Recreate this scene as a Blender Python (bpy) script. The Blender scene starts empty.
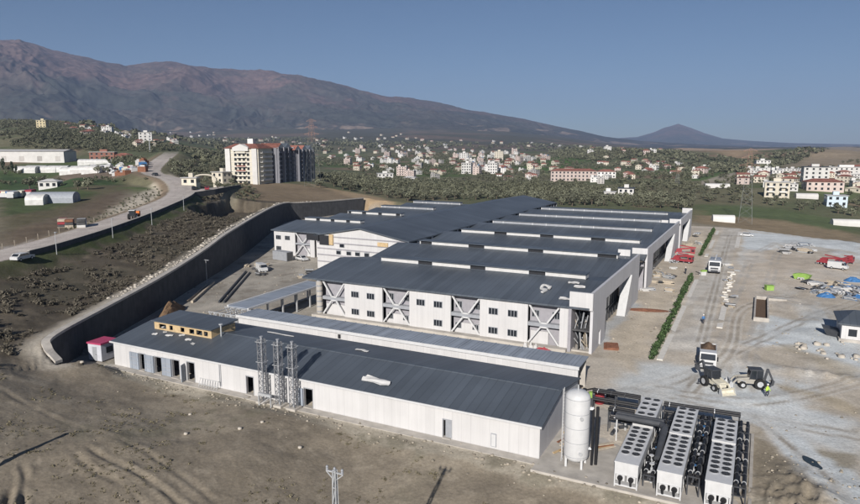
import bpy, bmesh, math, random
import numpy as np
from mathutils import Vector, Matrix

random.seed(11)
RNG = np.random.default_rng(11)
SC = bpy.context.scene
COL = SC.collection
R = math.radians

# ---------------------------------------------------------------- camera, sky, sun, exposure
CAM_H = 32.0
F_PX, PW, PH, HORIZON = 650.0, 860.0, 504.0, 147.0
PITCH = math.atan((PH/2-HORIZON)/F_PX)
A = R(27.0)                                  # the site's axes: u runs along the long walls, v away from the camera
cam_d = bpy.data.cameras.new('camera'); cam = bpy.data.objects.new('camera', cam_d); COL.objects.link(cam)
cam.location = (0, 0, CAM_H); cam.rotation_euler = (math.pi/2-PITCH, 0, 0)
cam_d.sensor_fit = 'HORIZONTAL'; cam_d.sensor_width = 36; cam_d.lens = 36*F_PX/PW
cam_d.clip_start = 0.5; cam_d.clip_end = 40000
SC.camera = cam
SUN_EL = R(26.5); SHADOW_UV = (-0.19, 1.0)    # ground direction in which shadows fall
sdx = SHADOW_UV[0]*math.cos(A)+SHADOW_UV[1]*math.sin(A); sdy = -SHADOW_UV[0]*math.sin(A)+SHADOW_UV[1]*math.cos(A)
sl = math.hypot(sdx, sdy); sdx /= sl; sdy /= sl
world = bpy.data.worlds.new('World'); SC.world = world; world.use_nodes = True
wn = world.node_tree; bg = wn.nodes['Background']
sky = wn.nodes.new('ShaderNodeTexSky'); sky.sky_type = 'NISHITA'; sky.sun_disc = False
sky.sun_elevation = SUN_EL; sky.sun_rotation = math.atan2(-sdx, -sdy)
sky.altitude = 100; sky.air_density = 0.75; sky.dust_density = 0.3; sky.ozone_density = 4.0
wn.links.new(sky.outputs[0], bg.inputs[0]); bg.inputs[1].default_value = 0.05
sun_d = bpy.data.lights.new('sun', 'SUN'); sun_d.energy = 5.0; sun_d.angle = R(0.5); sun_d.color = (1.0, 0.955, 0.90)
sun = bpy.data.objects.new('sun', sun_d); COL.objects.link(sun)
sun.rotation_euler = Vector((sdx*math.cos(SUN_EL), sdy*math.cos(SUN_EL), -math.sin(SUN_EL))).to_track_quat('-Z', 'Y').to_euler()
sun.location = (0, 0, 300)
vs = SC.view_settings
SC.display_settings.display_device = 'sRGB'
vs.view_transform = 'Standard'; vs.look = 'None'; vs.gamma = 1; vs.exposure = 0.12; vs.use_curve_mapping = False
SC.render.engine = 'CYCLES'
SC.cycles.use_denoising = True
SC.cycles.max_bounces = 5; SC.cycles.volume_bounces = 0; SC.cycles.diffuse_bounces = 2; SC.cycles.glossy_bounces = 2
SC.cycles.transparent_max_bounces = 8

# ---------------------------------------------------------------- plan helpers
def UV(u, v):
    return (u*math.cos(A)+v*math.sin(A), -u*math.sin(A)+v*math.cos(A))
def site(px, py, z=0.0):
    """ground plan: the point at height z seen at a surveyed pixel of the photo"""
    dx, dy, dz = px-PW/2, F_PX, -(py-PH/2)
    c, s = math.cos(PITCH), math.sin(PITCH)
    ry, rz = dy*c+dz*s, -dy*s+dz*c
    t = (z-CAM_H)/rz
    return (dx*t, ry*t, z)
def site_y(px, py, Y):
    dx, dy, dz = px-PW/2, F_PX, -(py-PH/2)
    c, s = math.cos(PITCH), math.sin(PITCH)
    ry, rz = dy*c+dz*s, -dy*s+dz*c
    t = Y/ry
    return (dx*t, Y, CAM_H+rz*t)
def s2uv(px, py, z=0.0):
    x, y, _ = site(px, py, z)
    return (x*math.cos(A)-y*math.sin(A), x*math.sin(A)+y*math.cos(A))

# ---------------------------------------------------------------- numpy noise
def _h(ix, iy, seed):
    n = (ix.astype(np.int64)*374761393+iy.astype(np.int64)*668265263+seed*1442695041) & 0x7fffffff
    n = ((n ^ (n >> 13))*1274126177) & 0x7fffffff
    return ((n ^ (n >> 16)) & 0xffff)/65535.0
def vnoise(x, y, seed=0):
    ix, iy = np.floor(x), np.floor(y); fx, fy = x-ix, y-iy
    fx = fx*fx*fx*(fx*(fx*6-15)+10); fy = fy*fy*fy*(fy*(fy*6-15)+10)
    a, b = _h(ix, iy, seed), _h(ix+1, iy, seed); c, d = _h(ix, iy+1, seed), _h(ix+1, iy+1, seed)
    return (a*(1-fx)+b*fx)*(1-fy)+(c*(1-fx)+d*fx)*fy
def fbm(x, y, s, oct=4, seed=0, gain=0.5):
    x, y = x/s, y/s; t = 0; a = 1; n = 0
    for i in range(oct):
        t = t+a*vnoise(x, y, seed+i*7); n += a; a *= gain
        x, y = x*1.97*0.8-y*1.97*0.6+3.1, x*1.97*0.6+y*1.97*0.8+1.7
    return t/n
def ridged(x, y, s, oct=5, seed=0):
    x, y = x/s, y/s; t = 0; a = 1; n = 0
    for i in range(oct):
        t = t+a*(1-np.abs(2*vnoise(x, y, seed+i*7)-1)); n += a; a *= 0.5
        x, y = x*2.03*0.8-y*2.03*0.6+3.1, x*2.03*0.6+y*2.03*0.8+1.7
    return t/n
def sstep(a, b, x):
    t = np.clip((x-a)/(b-a), 0, 1); return t*t*(3-2*t)
def poly_sd(X, Y, poly):
    """signed distance, inside negative"""
    inside = np.zeros(X.shape, bool); d = np.full(X.shape, 1e9)
    n = len(poly)
    for i in range(n):
        x0, y0 = poly[i]; x1, y1 = poly[(i+1) % n]
        ex, ey = x1-x0, y1-y0; L = ex*ex+ey*ey+1e-9
        t = np.clip(((X-x0)*ex+(Y-y0)*ey)/L, 0, 1)
        d = np.minimum(d, np.hypot(X-x0-t*ex, Y-y0-t*ey))
        if y0 != y1:
            c = ((y0 > Y) != (y1 > Y)) & (X < (x1-x0)*(Y-y0)/(y1-y0)+x0)
            inside ^= c
    return np.where(inside, -d, d)
def line_dist(X, Y, pts):
    """distance to a polyline of (x,y,z), z there, and the side (+1 right of the walking direction)"""
    D = np.full(X.shape, 1e9); Z = np.zeros(X.shape); S = np.zeros(X.shape)
    for (x0, y0, z0), (x1, y1, z1) in zip(pts[:-1], pts[1:]):
        ex, ey = x1-x0, y1-y0; L = ex*ex+ey*ey+1e-9
        t = np.clip(((X-x0)*ex+(Y-y0)*ey)/L, 0, 1)
        d = np.hypot(X-x0-t*ex, Y-y0-t*ey); m = d < D
        D = np.where(m, d, D); Z = np.where(m, z0+t*(z1-z0), Z)
        S = np.where(m, np.sign(ey*(X-x0)-ex*(Y-y0)), S)
    return D, Z, S
def smooth_line(pts, n=8):
    out = []
    P = [np.array(p, float) for p in pts]
    P = [2*P[0]-P[1]]+P+[2*P[-1]-P[-2]]
    for i in range(1, len(P)-2):
        p0, p1, p2, p3 = P[i-1:i+3]
        for k in range(n):
            t = k/n
            out.append(tuple(0.5*((2*p1)+(-p0+p2)*t+(2*p0-5*p1+4*p2-p3)*t*t+(-p0+3*p1-3*p2+p3)*t**3)))
    out.append(tuple(P[-2])); return out

# ---------------------------------------------------------------- materials
MATS = {}
def mat(name, col, rough=0.7, metal=0.0, var=0.12, scale=1.5, bump=0.0, bscale=None, coords='Object', spec=0.3, island=0.0, objrand=0.0, streak=0.0):
    if name in MATS: return MATS[name]
    m = bpy.data.materials.new(name); m.use_nodes = True; nt = m.node_tree; N = nt.nodes; L = nt.links
    b = N['Principled BSDF']; b.inputs['Roughness'].default_value = rough; b.inputs['Metallic'].default_value = metal
    b.inputs['Specular IOR Level'].default_value = spec
    tc = N.new('ShaderNodeTexCoord'); out = tc.outputs[coords]
    nz = N.new('ShaderNodeTexNoise'); nz.inputs['Scale'].default_value = scale; nz.inputs['Detail'].default_value = 6
    L.new(out, nz.inputs['Vector'])
    mr = N.new('ShaderNodeMapRange'); mr.inputs['From Min'].default_value = 0.25; mr.inputs['From Max'].default_value = 0.75
    mr.inputs['To Min'].default_value = 1-var; mr.inputs['To Max'].default_value = 1+var
    L.new(nz.outputs['Fac'], mr.inputs['Value'])
    val = mr.outputs[0]
    if streak:
        mp = N.new('ShaderNodeMapping'); mp.inputs['Scale'].default_value = (3.5, 3.5, 0.15); L.new(out, mp.inputs['Vector'])
        n2 = N.new('ShaderNodeTexNoise'); n2.inputs['Scale'].default_value = 1.0; n2.inputs['Detail'].default_value = 4; L.new(mp.outputs[0], n2.inputs['Vector'])
        r2 = N.new('ShaderNodeMapRange'); r2.inputs['From Min'].default_value = 0.3; r2.inputs['From Max'].default_value = 0.7
        r2.inputs['To Min'].default_value = 1-streak; r2.inputs['To Max'].default_value = 1.0; L.new(n2.outputs['Fac'], r2.inputs['Value'])
        mu = N.new('ShaderNodeMath'); mu.operation = 'MULTIPLY'; L.new(val, mu.inputs[0]); L.new(r2.outputs[0], mu.inputs[1]); val = mu.outputs[0]
    if island:
        g = N.new('ShaderNodeNewGeometry'); r3 = N.new('ShaderNodeMapRange'); r3.inputs['To Min'].default_value = 1-island; r3.inputs['To Max'].default_value = 1+island
        L.new(g.outputs['Random Per Island'], r3.inputs['Value'])
        mu = N.new('ShaderNodeMath'); mu.operation = 'MULTIPLY'; L.new(val, mu.inputs[0]); L.new(r3.outputs[0], mu.inputs[1]); val = mu.outputs[0]
    if objrand:
        g = N.new('ShaderNodeObjectInfo'); r3 = N.new('ShaderNodeMapRange'); r3.inputs['To Min'].default_value = 1-objrand; r3.inputs['To Max'].default_value = 1+objrand
        L.new(g.outputs['Random'], r3.inputs['Value'])
        mu = N.new('ShaderNodeMath'); mu.operation = 'MULTIPLY'; L.new(val, mu.inputs[0]); L.new(r3.outputs[0], mu.inputs[1]); val = mu.outputs[0]
    vm = N.new('ShaderNodeVectorMath'); vm.operation = 'SCALE'; vm.inputs[0].default_value = col[:3]; L.new(val, vm.inputs['Scale'])
    L.new(vm.outputs[0], b.inputs['Base Color'])
    if bump:
        bn = N.new('ShaderNodeTexNoise'); bn.inputs['Scale'].default_value = bscale or scale*4; bn.inputs['Detail'].default_value = 5; L.new(out, bn.inputs['Vector'])
        bp = N.new('ShaderNodeBump'); bp.inputs['Strength'].default_value = bump; bp.inputs['Distance'].default_value = 0.1
        L.new(bn.outputs['Fac'], bp.inputs['Height']); L.new(bp.outputs[0], b.inputs['Normal'])
    MATS[name] = m; return m

def seam_mat(name, col, rough, period, axis, width=0.06, dark=0.75, var=0.06, scale=0.3, spec=0.4, metal=0.0, patch=0.0):
    """painted sheet metal with seams at a fixed pitch along one object axis"""
    if name in MATS: return MATS[name]
    m = mat(name, col, rough=rough, var=var, scale=scale, spec=spec, metal=metal, streak=0.07 if 'white' in name else 0.0)
    nt = m.node_tree; N = nt.nodes; L = nt.links; b = N['Principled BSDF']
    src = b.inputs['Base Color'].links[0].from_socket
    tc = N.new('ShaderNodeTexCoord'); sp = N.new('ShaderNodeSeparateXYZ'); L.new(tc.outputs['Object'], sp.inputs[0])
    d = N.new('ShaderNodeMath'); d.operation = 'DIVIDE'; d.inputs[1].default_value = period; L.new(sp.outputs[axis], d.inputs[0])
    fr = N.new('ShaderNodeMath'); fr.operation = 'FRACT'; L.new(d.outputs[0], fr.inputs[0])
    lt = N.new('ShaderNodeMath'); lt.operation = 'LESS_THAN'; lt.inputs[1].default_value = width/period; L.new(fr.outputs[0], lt.inputs[0])
    fl = N.new('ShaderNodeMath'); fl.operation = 'FLOOR'; L.new(d.outputs[0], fl.inputs[0])
    wn_ = N.new('ShaderNodeTexWhiteNoise'); wn_.noise_dimensions = '1D'; L.new(fl.outputs[0], wn_.inputs['W'])
    r = N.new('ShaderNodeMapRange'); r.inputs['To Min'].default_value = 1-patch; r.inputs['To Max'].default_value = 1+patch; L.new(wn_.outputs['Value'], r.inputs['Value'])
    r2 = N.new('ShaderNodeMapRange'); r2.inputs['To Min'].default_value = 1; r2.inputs['To Max'].default_value = dark; L.new(lt.outputs[0], r2.inputs['Value'])
    mu = N.new('ShaderNodeMath'); mu.operation = 'MULTIPLY'; L.new(r.outputs[0], mu.inputs[0]); L.new(r2.outputs[0], mu.inputs[1])
    vm = N.new('ShaderNodeVectorMath'); vm.operation = 'SCALE'; L.new(src, vm.inputs[0]); L.new(mu.outputs[0], vm.inputs['Scale'])
    L.new(vm.outputs[0], b.inputs['Base Color'])
    return m

WHITE = seam_mat('white_panel', (0.565, 0.555, 0.55), 0.5, 1.1, 0, 0.05, 0.86, 0.05, 0.35, patch=0.03)
WHITE_V = seam_mat('white_panel_side', (0.55, 0.54, 0.55), 0.5, 1.1, 1, 0.05, 0.86, 0.06, 0.35, patch=0.03)
ROOF = seam_mat('roof_sheet', (0.082, 0.096, 0.115), 0.5, 1.0, 0, 0.10, 0.78, 0.26, 0.09, patch=0.10, spec=0.35)
ROOF_V = seam_mat('roof_sheet_side', (0.082, 0.096, 0.115), 0.5, 1.0, 1, 0.10, 0.78, 0.26, 0.09, patch=0.10, spec=0.35)
ROOF_PALE = seam_mat('pale_corrugated', (0.27, 0.30, 0.345), 0.5, 1.0, 0, 0.12, 0.72, 0.15, 0.4, patch=0.10)
ROOF_PALE_V = seam_mat('pale_corrugated_side', (0.27, 0.30, 0.345), 0.5, 1.0, 1, 0.12, 0.72, 0.15, 0.4, patch=0.10)
TRIM = mat('grey_trim', (0.30, 0.31, 0.33), 0.5)
DARK = mat('dark_interior', (0.025, 0.026, 0.03), 0.8)  # near-black, puts the unlit inside of openings into the colour
GLASS = mat('dark_glass', (0.02, 0.024, 0.03), 0.12, spec=0.6)
RECESS = mat('grey_wall', (0.30, 0.29, 0.31), 0.8, var=0.1)
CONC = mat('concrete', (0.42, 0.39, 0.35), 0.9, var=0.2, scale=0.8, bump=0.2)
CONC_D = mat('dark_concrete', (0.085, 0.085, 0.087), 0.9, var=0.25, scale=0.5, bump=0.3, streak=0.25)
PLY = mat('plywood', (0.50, 0.37, 0.21), 0.75, var=0.18, scale=2)
STEEL = mat('galvanised_steel', (0.52, 0.53, 0.54), 0.45, metal=0.35, var=0.15)
DARKSTEEL = mat('dark_steel', (0.055, 0.058, 0.065), 0.5, var=0.2)
WPAINT = mat('white_paint', (0.56, 0.56, 0.56), 0.4, var=0.06, spec=0.5, streak=0.06)
CREAM = mat('cream_paint', (0.62, 0.58, 0.47), 0.45, var=0.15, scale=2)
BLACKP = mat('black_plastic', (0.018, 0.018, 0.02), 0.5)
RUBBER = mat('rubber', (0.02, 0.02, 0.02), 0.85)
RED = mat('red_paint', (0.30, 0.045, 0.055), 0.45, var=0.15)
PINK = mat('magenta_trim', (0.40, 0.06, 0.13), 0.5)
ORANGE = mat('orange_paint', (0.62, 0.17, 0.03), 0.5)
GREENP = mat('lime_paint', (0.25, 0.40, 0.09), 0.6, var=0.2)
BLUE = mat('blue_tarp', (0.05, 0.15, 0.33), 0.5, var=0.25)
SOIL = mat('soil_load', (0.13, 0.085, 0.055), 0.95, var=0.35, scale=3, bump=0.8)
RUST = mat('rusty_sheet', (0.22, 0.10, 0.06), 0.85, var=0.3, scale=2)
TIMBER = mat('pale_timber', (0.44, 0.38, 0.30), 0.85, var=0.25, scale=2)
WOODP = mat('pole_timber', (0.30, 0.26, 0.21), 0.9, var=0.25, scale=3)
FOAM = mat('insulation_sheet', (0.53, 0.52, 0.505), 0.8, var=0.1)
TILE = mat('red_roof_tile', (0.25, 0.105, 0.08), 0.85, var=0.3, scale=0.6, objrand=0.3)
WALLW = mat('house_wall_white', (0.60, 0.585, 0.56), 0.85, var=0.1, scale=0.3, objrand=0.1)
WALLC = mat('house_wall_cream', (0.56, 0.51, 0.42), 0.85, var=0.1, scale=0.3, objrand=0.12)
WALLP = mat('house_wall_pink', (0.52, 0.43, 0.39), 0.85, var=0.1, scale=0.3, objrand=0.12)
WALLG = mat('house_wall_grey', (0.40, 0.38, 0.36), 0.9, var=0.15, scale=0.3, objrand=0.15)
FLATROOF = mat('flat_roof_grey', (0.45, 0.44, 0.43), 0.9, var=0.15, scale=0.4, objrand=0.15)
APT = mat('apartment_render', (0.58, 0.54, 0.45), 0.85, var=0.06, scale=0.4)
APT_SHADE = mat('apartment_shaded_side', (0.19, 0.19, 0.21), 0.85, var=0.10, scale=0.4)  # apartment render darkened, shade of the wings turned from the sun is in the colour
LEAF = mat('olive_leaf', (0.135, 0.138, 0.094), 0.75, var=0.2, scale=0.3, island=0.45, objrand=0.35, spec=0.25)
LEAF2 = mat('wood_leaf', (0.120, 0.122, 0.080), 0.75, var=0.35, scale=0.02, island=0.45, spec=0.2)
PINE = mat('dark_needle', (0.038, 0.055, 0.032), 0.75, var=0.2, scale=0.3, island=0.4, objrand=0.2)
HEDGE = mat('hedge_leaf', (0.050, 0.085, 0.030), 0.7, var=0.25, scale=0.5, island=0.5)
SCRUB = mat('dry_scrub', (0.105, 0.092, 0.070), 0.9, var=0.4, scale=0.05, island=0.5)
TUFT = mat('grass_tuft', (0.155, 0.135, 0.085), 0.9, var=0.3, scale=0.2, island=0.5)
BARK = mat('bark', (0.12, 0.095, 0.07), 0.9, var=0.3, scale=3)
ROCK = mat('pale_rock', (0.42, 0.38, 0.325), 0.9, var=0.25, scale=0.8, island=0.25, bump=0.4)
SKIN = mat('skin', (0.45, 0.27, 0.19), 0.6); HIVIS = mat('hi_vis_vest', (0.50, 0.75, 0.10), 0.6)
CLOTH = mat('dark_work_cloth', (0.03, 0.035, 0.05), 0.85); HELMET = mat('white_helmet', (0.75, 0.74, 0.70), 0.4)

# ---------------------------------------------------------------- mesh builder
class MB:
    def __init__(s): s.v = []; s.f = []; s.m = []; s.mats = []
    def mi(s, m):
        if m not in s.mats: s.mats.append(m)
        return s.mats.index(m)
    def face(s, pts, m):
        k = len(s.v); s.v += [tuple(p) for p in pts]; s.f.append(tuple(range(k, k+len(pts)))); s.m.append(s.mi(m)); return s
    def hexa(s, p, m):
        """8 points: bottom ring 0-3 (counter-clockwise from above), top ring 4-7"""
        k = len(s.v); s.v += [tuple(q) for q in p]; i = s.mi(m)
        for f in ((3, 2, 1, 0), (4, 5, 6, 7), (0, 1, 5, 4), (1, 2, 6, 5), (2, 3, 7, 6), (3, 0, 4, 7)):
            s.f.append(tuple(k+a for a in f)); s.m.append(i)
        return s
    def box(s, x0, x1, y0, y1, z0, z1, m):
        return s.hexa([(x0, y0, z0), (x1, y0, z0), (x1, y1, z0), (x0, y1, z0), (x0, y0, z1), (x1, y0, z1), (x1, y1, z1), (x0, y1, z1)], m)
    def cbox(s, c, d, m, rz=0, ry=0, rx=0):
        M = Matrix.Translation(c) @ Matrix.Rotation(rz, 4, 'Z') @ Matrix.Rotation(ry, 4, 'Y') @ Matrix.Rotation(rx, 4, 'X')
        x, y, z = d[0]/2, d[1]/2, d[2]/2
        return s.hexa([M @ Vector(p) for p in ((-x, -y, -z), (x, -y, -z), (x, y, -z), (-x, y, -z), (-x, -y, z), (x, -y, z), (x, y, z), (-x, y, z))], m)
    def bar(s, p, q, w, m, h=None):
        p, q = Vector(p), Vector(q); d = (q-p); L = d.length
        if L < 1e-6: return s
        M = Matrix.Translation((p+q)/2) @ d.to_track_quat('Z', 'Y').to_matrix().to_4x4()
        x, y, z = w/2, (h or w)/2, L/2
        return s.hexa([M @ Vector(a) for a in ((-x, -y, -z), (x, -y, -z), (x, y, -z), (-x, y, -z), (-x, -y, z), (x, -y, z), (x, y, z), (-x, y, z))], m)
    def tube(s, p, q, r, m, n=10, r2=None, caps=True):
        p, q = Vector(p), Vector(q); d = q-p
        M = d.to_track_quat('Z', 'Y').to_matrix(); k = len(s.v); i = s.mi(m); r2 = r if r2 is None else r2
        for a in range(n):
            c, t = math.cos(2*math.pi*a/n), math.sin(2*math.pi*a/n)
            s.v.append(tuple(p+M @ Vector((c*r, t*r, 0)))); s.v.append(tuple(q+M @ Vector((c*r2, t*r2, 0))))
        for a in range(n):
            b = (a+1) % n; s.f.append((k+2*a, k+2*b, k+2*b+1, k+2*a+1)); s.m.append(i)
        if caps:
            s.f.append(tuple(k+2*a for a in range(n))[::-1]); s.m.append(i); s.f.append(tuple(k+2*a+1 for a in range(n))); s.m.append(i)
        return s
    def lathe(s, prof, m, n=24, c=(0, 0, 0)):
        k = len(s.v); i = s.mi(m)
        for r, z in prof:
            for a in range(n): s.v.append((c[0]+r*math.cos(2*math.pi*a/n), c[1]+r*math.sin(2*math.pi*a/n), c[2]+z))
        for j in range(len(prof)-1):
            for a in range(n):
                b = (a+1) % n; s.f.append((k+j*n+a, k+j*n+b, k+(j+1)*n+b, k+(j+1)*n+a)); s.m.append(i)
        s.f.append(tuple(k+a for a in range(n))[::-1]); s.m.append(i)
        s.f.append(tuple(k+(len(prof)-1)*n+a for a in range(n))); s.m.append(i)
        return s
    def prism_y(s, prof, y0, y1, m, mcap=None):
        """outline in x,z extruded along y"""
        k = len(s.v); n = len(prof); i = s.mi(m); ic = s.mi(mcap or m)
        for y in (y0, y1): s.v += [(x, y, z) for x, z in prof]
        for a in range(n):
            b = (a+1) % n; s.f.append((k+a, k+b, k+n+b, k+n+a)); s.m.append(i)
        s.f.append(tuple(range(k, k+n))[::-1]); s.m.append(ic); s.f.append(tuple(range(k+n, k+2*n))); s.m.append(ic)
        return s
    def prism_x(s, prof, x0, x1, m, mcap=None):
        k = len(s.v); n = len(prof); i = s.mi(m); ic = s.mi(mcap or m)
        for x in (x0, x1): s.v += [(x, y, z) for y, z in prof]
        for a in range(n):
            b = (a+1) % n; s.f.append((k+a, k+b, k+n+b, k+n+a)); s.m.append(i)
        s.f.append(tuple(range(k, k+n))[::-1]); s.m.append(ic); s.f.append(tuple(range(k+n, k+2*n))); s.m.append(ic)
        return s
    def build(s, name, parent=None, loc=None, rz=0, smooth=False, bevel=0):
        me = bpy.data.meshes.new(name); me.from_pydata(s.v, [], s.f)
        for m in s.mats: me.materials.append(m)
        me.polygons.foreach_set('material_index', s.m)
        bm = bmesh.new(); bm.from_mesh(me); bmesh.ops.recalc_face_normals(bm, faces=bm.faces)
        if bevel: bmesh.ops.bevel(bm, geom=bm.edges[:], offset=bevel, segments=2, affect='EDGES', clamp_overlap=True)
        bm.to_mesh(me); bm.free()
        if smooth: me.polygons.foreach_set('use_smooth', [True]*len(me.polygons))
        o = bpy.data.objects.new(name, me); COL.objects.link(o)
        if parent: o.parent = parent
        if loc: o.location = loc
        o.rotation_euler.z = rz
        return o
def tag(o, label=None, cat=None, group=None, kind=None):
    if label: o['label'] = label
    if cat: o['category'] = cat
    if group: o['group'] = group
    if kind: o['kind'] = kind
    return o
def thing(name, label, cat, u=None, v=None, z=0.0, rz=0.0, group=None, xy=None):
    o = bpy.data.objects.new(name, None); COL.objects.link(o); o.empty_display_size = 0.5
    x, y = xy if xy else UV(u, v)
    o.location = (x, y, z); o.rotation_euler.z = rz-A
    return tag(o, label, cat, group)
def copy_tree(o, parent=None):
    c = o.copy(); COL.objects.link(c); c.parent = parent
    for ch in list(o.children): copy_tree(ch, c)
    return c
def place(o, u=None, v=None, z=0.0, rz=0.0, label=None, xy=None, s=None):
    x, y = xy if xy else UV(u, v)
    o.location = (x, y, z); o.rotation_euler.z = rz-A
    if label: o['label'] = label
    if s: o.scale = (s, s, s)
    return o
def np_mesh(name, V, Fq, mats, fm=None, smooth=False):
    """fast mesh from arrays; faces are quads"""
    me = bpy.data.meshes.new(name)
    V = np.asarray(V, np.float32); Fq = np.asarray(Fq, np.int32)
    me.vertices.add(len(V)); me.vertices.foreach_set('co', V.ravel())
    k = Fq.shape[1]
    me.loops.add(Fq.size); me.loops.foreach_set('vertex_index', Fq.ravel())
    me.polygons.add(len(Fq)); me.polygons.foreach_set('loop_start', np.arange(len(Fq), dtype=np.int32)*k)
    try: me.polygons.foreach_set('loop_total', np.full(len(Fq), k, np.int32))
    except Exception: pass
    for m in mats: me.materials.append(m)
    if fm is not None: me.polygons.foreach_set('material_index', np.asarray(fm, np.int32))
    if smooth: me.polygons.foreach_set('use_smooth', np.ones(len(Fq), bool))
    me.update(calc_edges=True); me.validate()
    return me
def np_obj(name, me, parent=None):
    o = bpy.data.objects.new(name, me); COL.objects.link(o); o.parent = parent; return o

# ---------------------------------------------------------------- terrain
# retaining wall: plan line from its near, curled end to the far corner, with the height of its top
WALL_LINE = smooth_line([(-51.6, 86.9, 2.6), (-53.6, 87.9, 4.3), (-54.6, 91, 5.1), (-54.6, 106, 5.5), (-54.4, 124, 6.0), (-54.8, 142, 6.6),
                         (-55.0, 158, 7.6), (-55.4, 174, 8.8), (-57.5, 208, 9.4), (-60.5, 243, 9.2), (-62.5, 268, 8.6), (-62.0, 281, 8.2), (-57.0, 290, 7.6), (-46, 309, 6.9), (-34, 330, 6.5)], 6)
# road from the lower left up over the crest, and the spur to the apartments
ROAD_LINE = smooth_line([(-128, 30, 9.0), (-112, 62, 9.5), (-95, 100, 10.0), (-86, 124, 10.6), (-85, 150, 11.0), (-87, 180, 11.6), (-91, 212, 12.2), (-97, 250, 13.2), (-108, 283, 14.6),
                         site_y(172, 180, 310)[:2]+(17.0,), site_y(151, 173, 335)[:2]+(19.2,), site_y(158, 163, 385)[:2]+(23.0,), site_y(170, 154, 440)[:2]+(27.5,), site_y(172, 150.5, 480)[:2]+(29.5,), site_y(176, 150, 520)[:2]+(29.6,), (-200, 600, 28)], 6)
SPUR_LINE = smooth_line([(-101, 262, 13.6), (-97, 272, 14.0), (-93, 284, 14.2), (-92, 300, 14.0)], 5)
NW = len(WALL_LINE)

def ctl():
    P = []
    def a(px, py, z): P.append(site(px, py, z))
    def y(px, py, Y): P.append(site_y(px, py, Y))
    # foreground
    for p in ((0, 504, 2.0), (120, 504, 1.2), (250, 504, 0.4), (430, 504, -0.6), (600, 504, -0.8), (760, 504, 0), (860, 504, 0), (0, 450, 3.2), (120, 445, 2.2), (250, 440, 0.9), (350, 450, -0.3),
              (0, 400, 3.6), (90, 395, 1.4), (0, 350, 5.0), (60, 376, 1.7), (180, 405, 0.0), (130, 385, 0.4), (-150, 504, 4), (-200, 400, 6), (1000, 504, 0), (1000, 380, 0), (960, 300, 0)): a(*p)
    for p in ((-60, 20, 2.5), (0, 20, 0), (60, 20, -0.5), (-30, 35, 1), (30, 35, -0.6), (120, 40, 0)): P.append(p)
    # bank and road surroundings
    for p in ((-100, 60, 8.5), (-70, 80, 5.6), (-75, 110, 7.5), (-72, 130, 7.8), (-70, 150, 8.2), (-72, 180, 9.4), (-74, 215, 9.8), (-78, 245, 9.8), (-75, 265, 9.0)): P.append(p)
    for p in ((-150, 70, 9), (-130, 120, 9.5), (-115, 160, 10), (-125, 200, 11), (-160, 200, 11.5), (-145, 250, 12.5), (-200, 280, 15), (-180, 330, 18)): P.append(p)
    # fields to the left, rising to a wooded hill
    y(0, 195, 300); y(60, 185, 330); y(110, 180, 340); y(0, 175, 400); y(80, 172, 420); y(0, 160, 520); y(78, 161, 520); y(120, 165, 430); y(200, 168, 420); y(200, 160, 560)
    y(0, 135, 760); y(40, 130, 720); y(90, 133, 820); y(140, 148, 620); y(60, 125, 1000); y(0, 122, 1100); y(110, 128, 1100); y(-150, 160, 500); y(-150, 125, 900); y(180, 146, 900); y(220, 150, 1000)
    # apartment and the field behind the works
    a(240, 190, 11.5); a(300, 190, 9.0); a(330, 195, 7.5); a(400, 203, 4); y(228, 187, 352); y(312, 188, 357); y(300, 175, 480)
    a(350, 201, 6.5)
    # plain behind, town, foothills
    y(420, 190, 470); y(340, 180, 540); y(500, 188, 500); y(560, 195, 420); y(620, 200, 380); y(400, 170, 800); y(480, 172, 760); y(560, 176, 700); y(620, 180, 560); y(680, 190, 460)
    y(330, 160, 1200); y(420, 158, 1250); y(500, 160, 1150); y(560, 158, 1250); y(260, 155, 1500); y(200, 143, 2000); y(320, 148, 2000); y(420, 148, 2200); y(520, 148, 2400)
    y(560, 151, 1700); y(600, 150, 1300); y(640, 151, 1250); y(660, 160, 1000); y(640, 170, 780); y(700, 168, 820); y(700, 157, 1700); y(740, 153, 2600); y(760, 157, 1500); y(800, 150.5, 1250); y(850, 151, 1200)
    y(860, 160, 850); y(800, 160, 950); y(775, 188, 440); y(840, 200, 390); y(860, 220, 320); y(740, 215, 320); y(720, 175, 620); y(950, 165, 800); y(1000, 200, 400)
    # far
    for px in (-200, 0, 200, 400, 560): y(px, 139 if px < 450 else 143, 3200)
    for px in (-200, 0, 200, 400, 560): y(px, 128 if px < 450 else 136, 5200)
    for px in (640, 760, 900, 1100): y(px, 148.5, 3200); y(px, 148, 5200)
    return np.array(P)
CP = ctl()
def pol(x, y): return np.stack([np.arctan2(x, y)*2.2, np.log(np.hypot(x, y))], -1)
def _tps_k(d2): return 0.5*d2*np.log(d2+1e-12)
_c = pol(CP[:, 0], CP[:, 1])
_K = _tps_k(((_c[:, None]-_c[None])**2).sum(-1))+np.eye(len(_c))*0.004
_P = np.concatenate([np.ones((len(_c), 1)), _c], 1)
_M = np.block([[_K, _P], [_P.T, np.zeros((3, 3))]])
# heights are fitted relative to distance, so that far hills and the near bank weigh alike
_rw = np.hypot(CP[:, 0], CP[:, 1])
_W = np.linalg.solve(_M, np.concatenate([(CP[:, 2]-CAM_H)/_rw, np.zeros(3)]))
def base_h(x, y):
    sh = x.shape; q = pol(x.ravel(), y.ravel()); out = np.empty(len(q))
    for i in range(0, len(q), 40000):
        b = q[i:i+40000]; k = _tps_k(((b[:, None]-_c[None])**2).sum(-1))
        out[i:i+40000] = k @ _W[:-3]+_W[-3]+b @ _W[-2:]
    return (out*np.hypot(x.ravel(), y.ravel())+CAM_H).reshape(sh)

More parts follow.
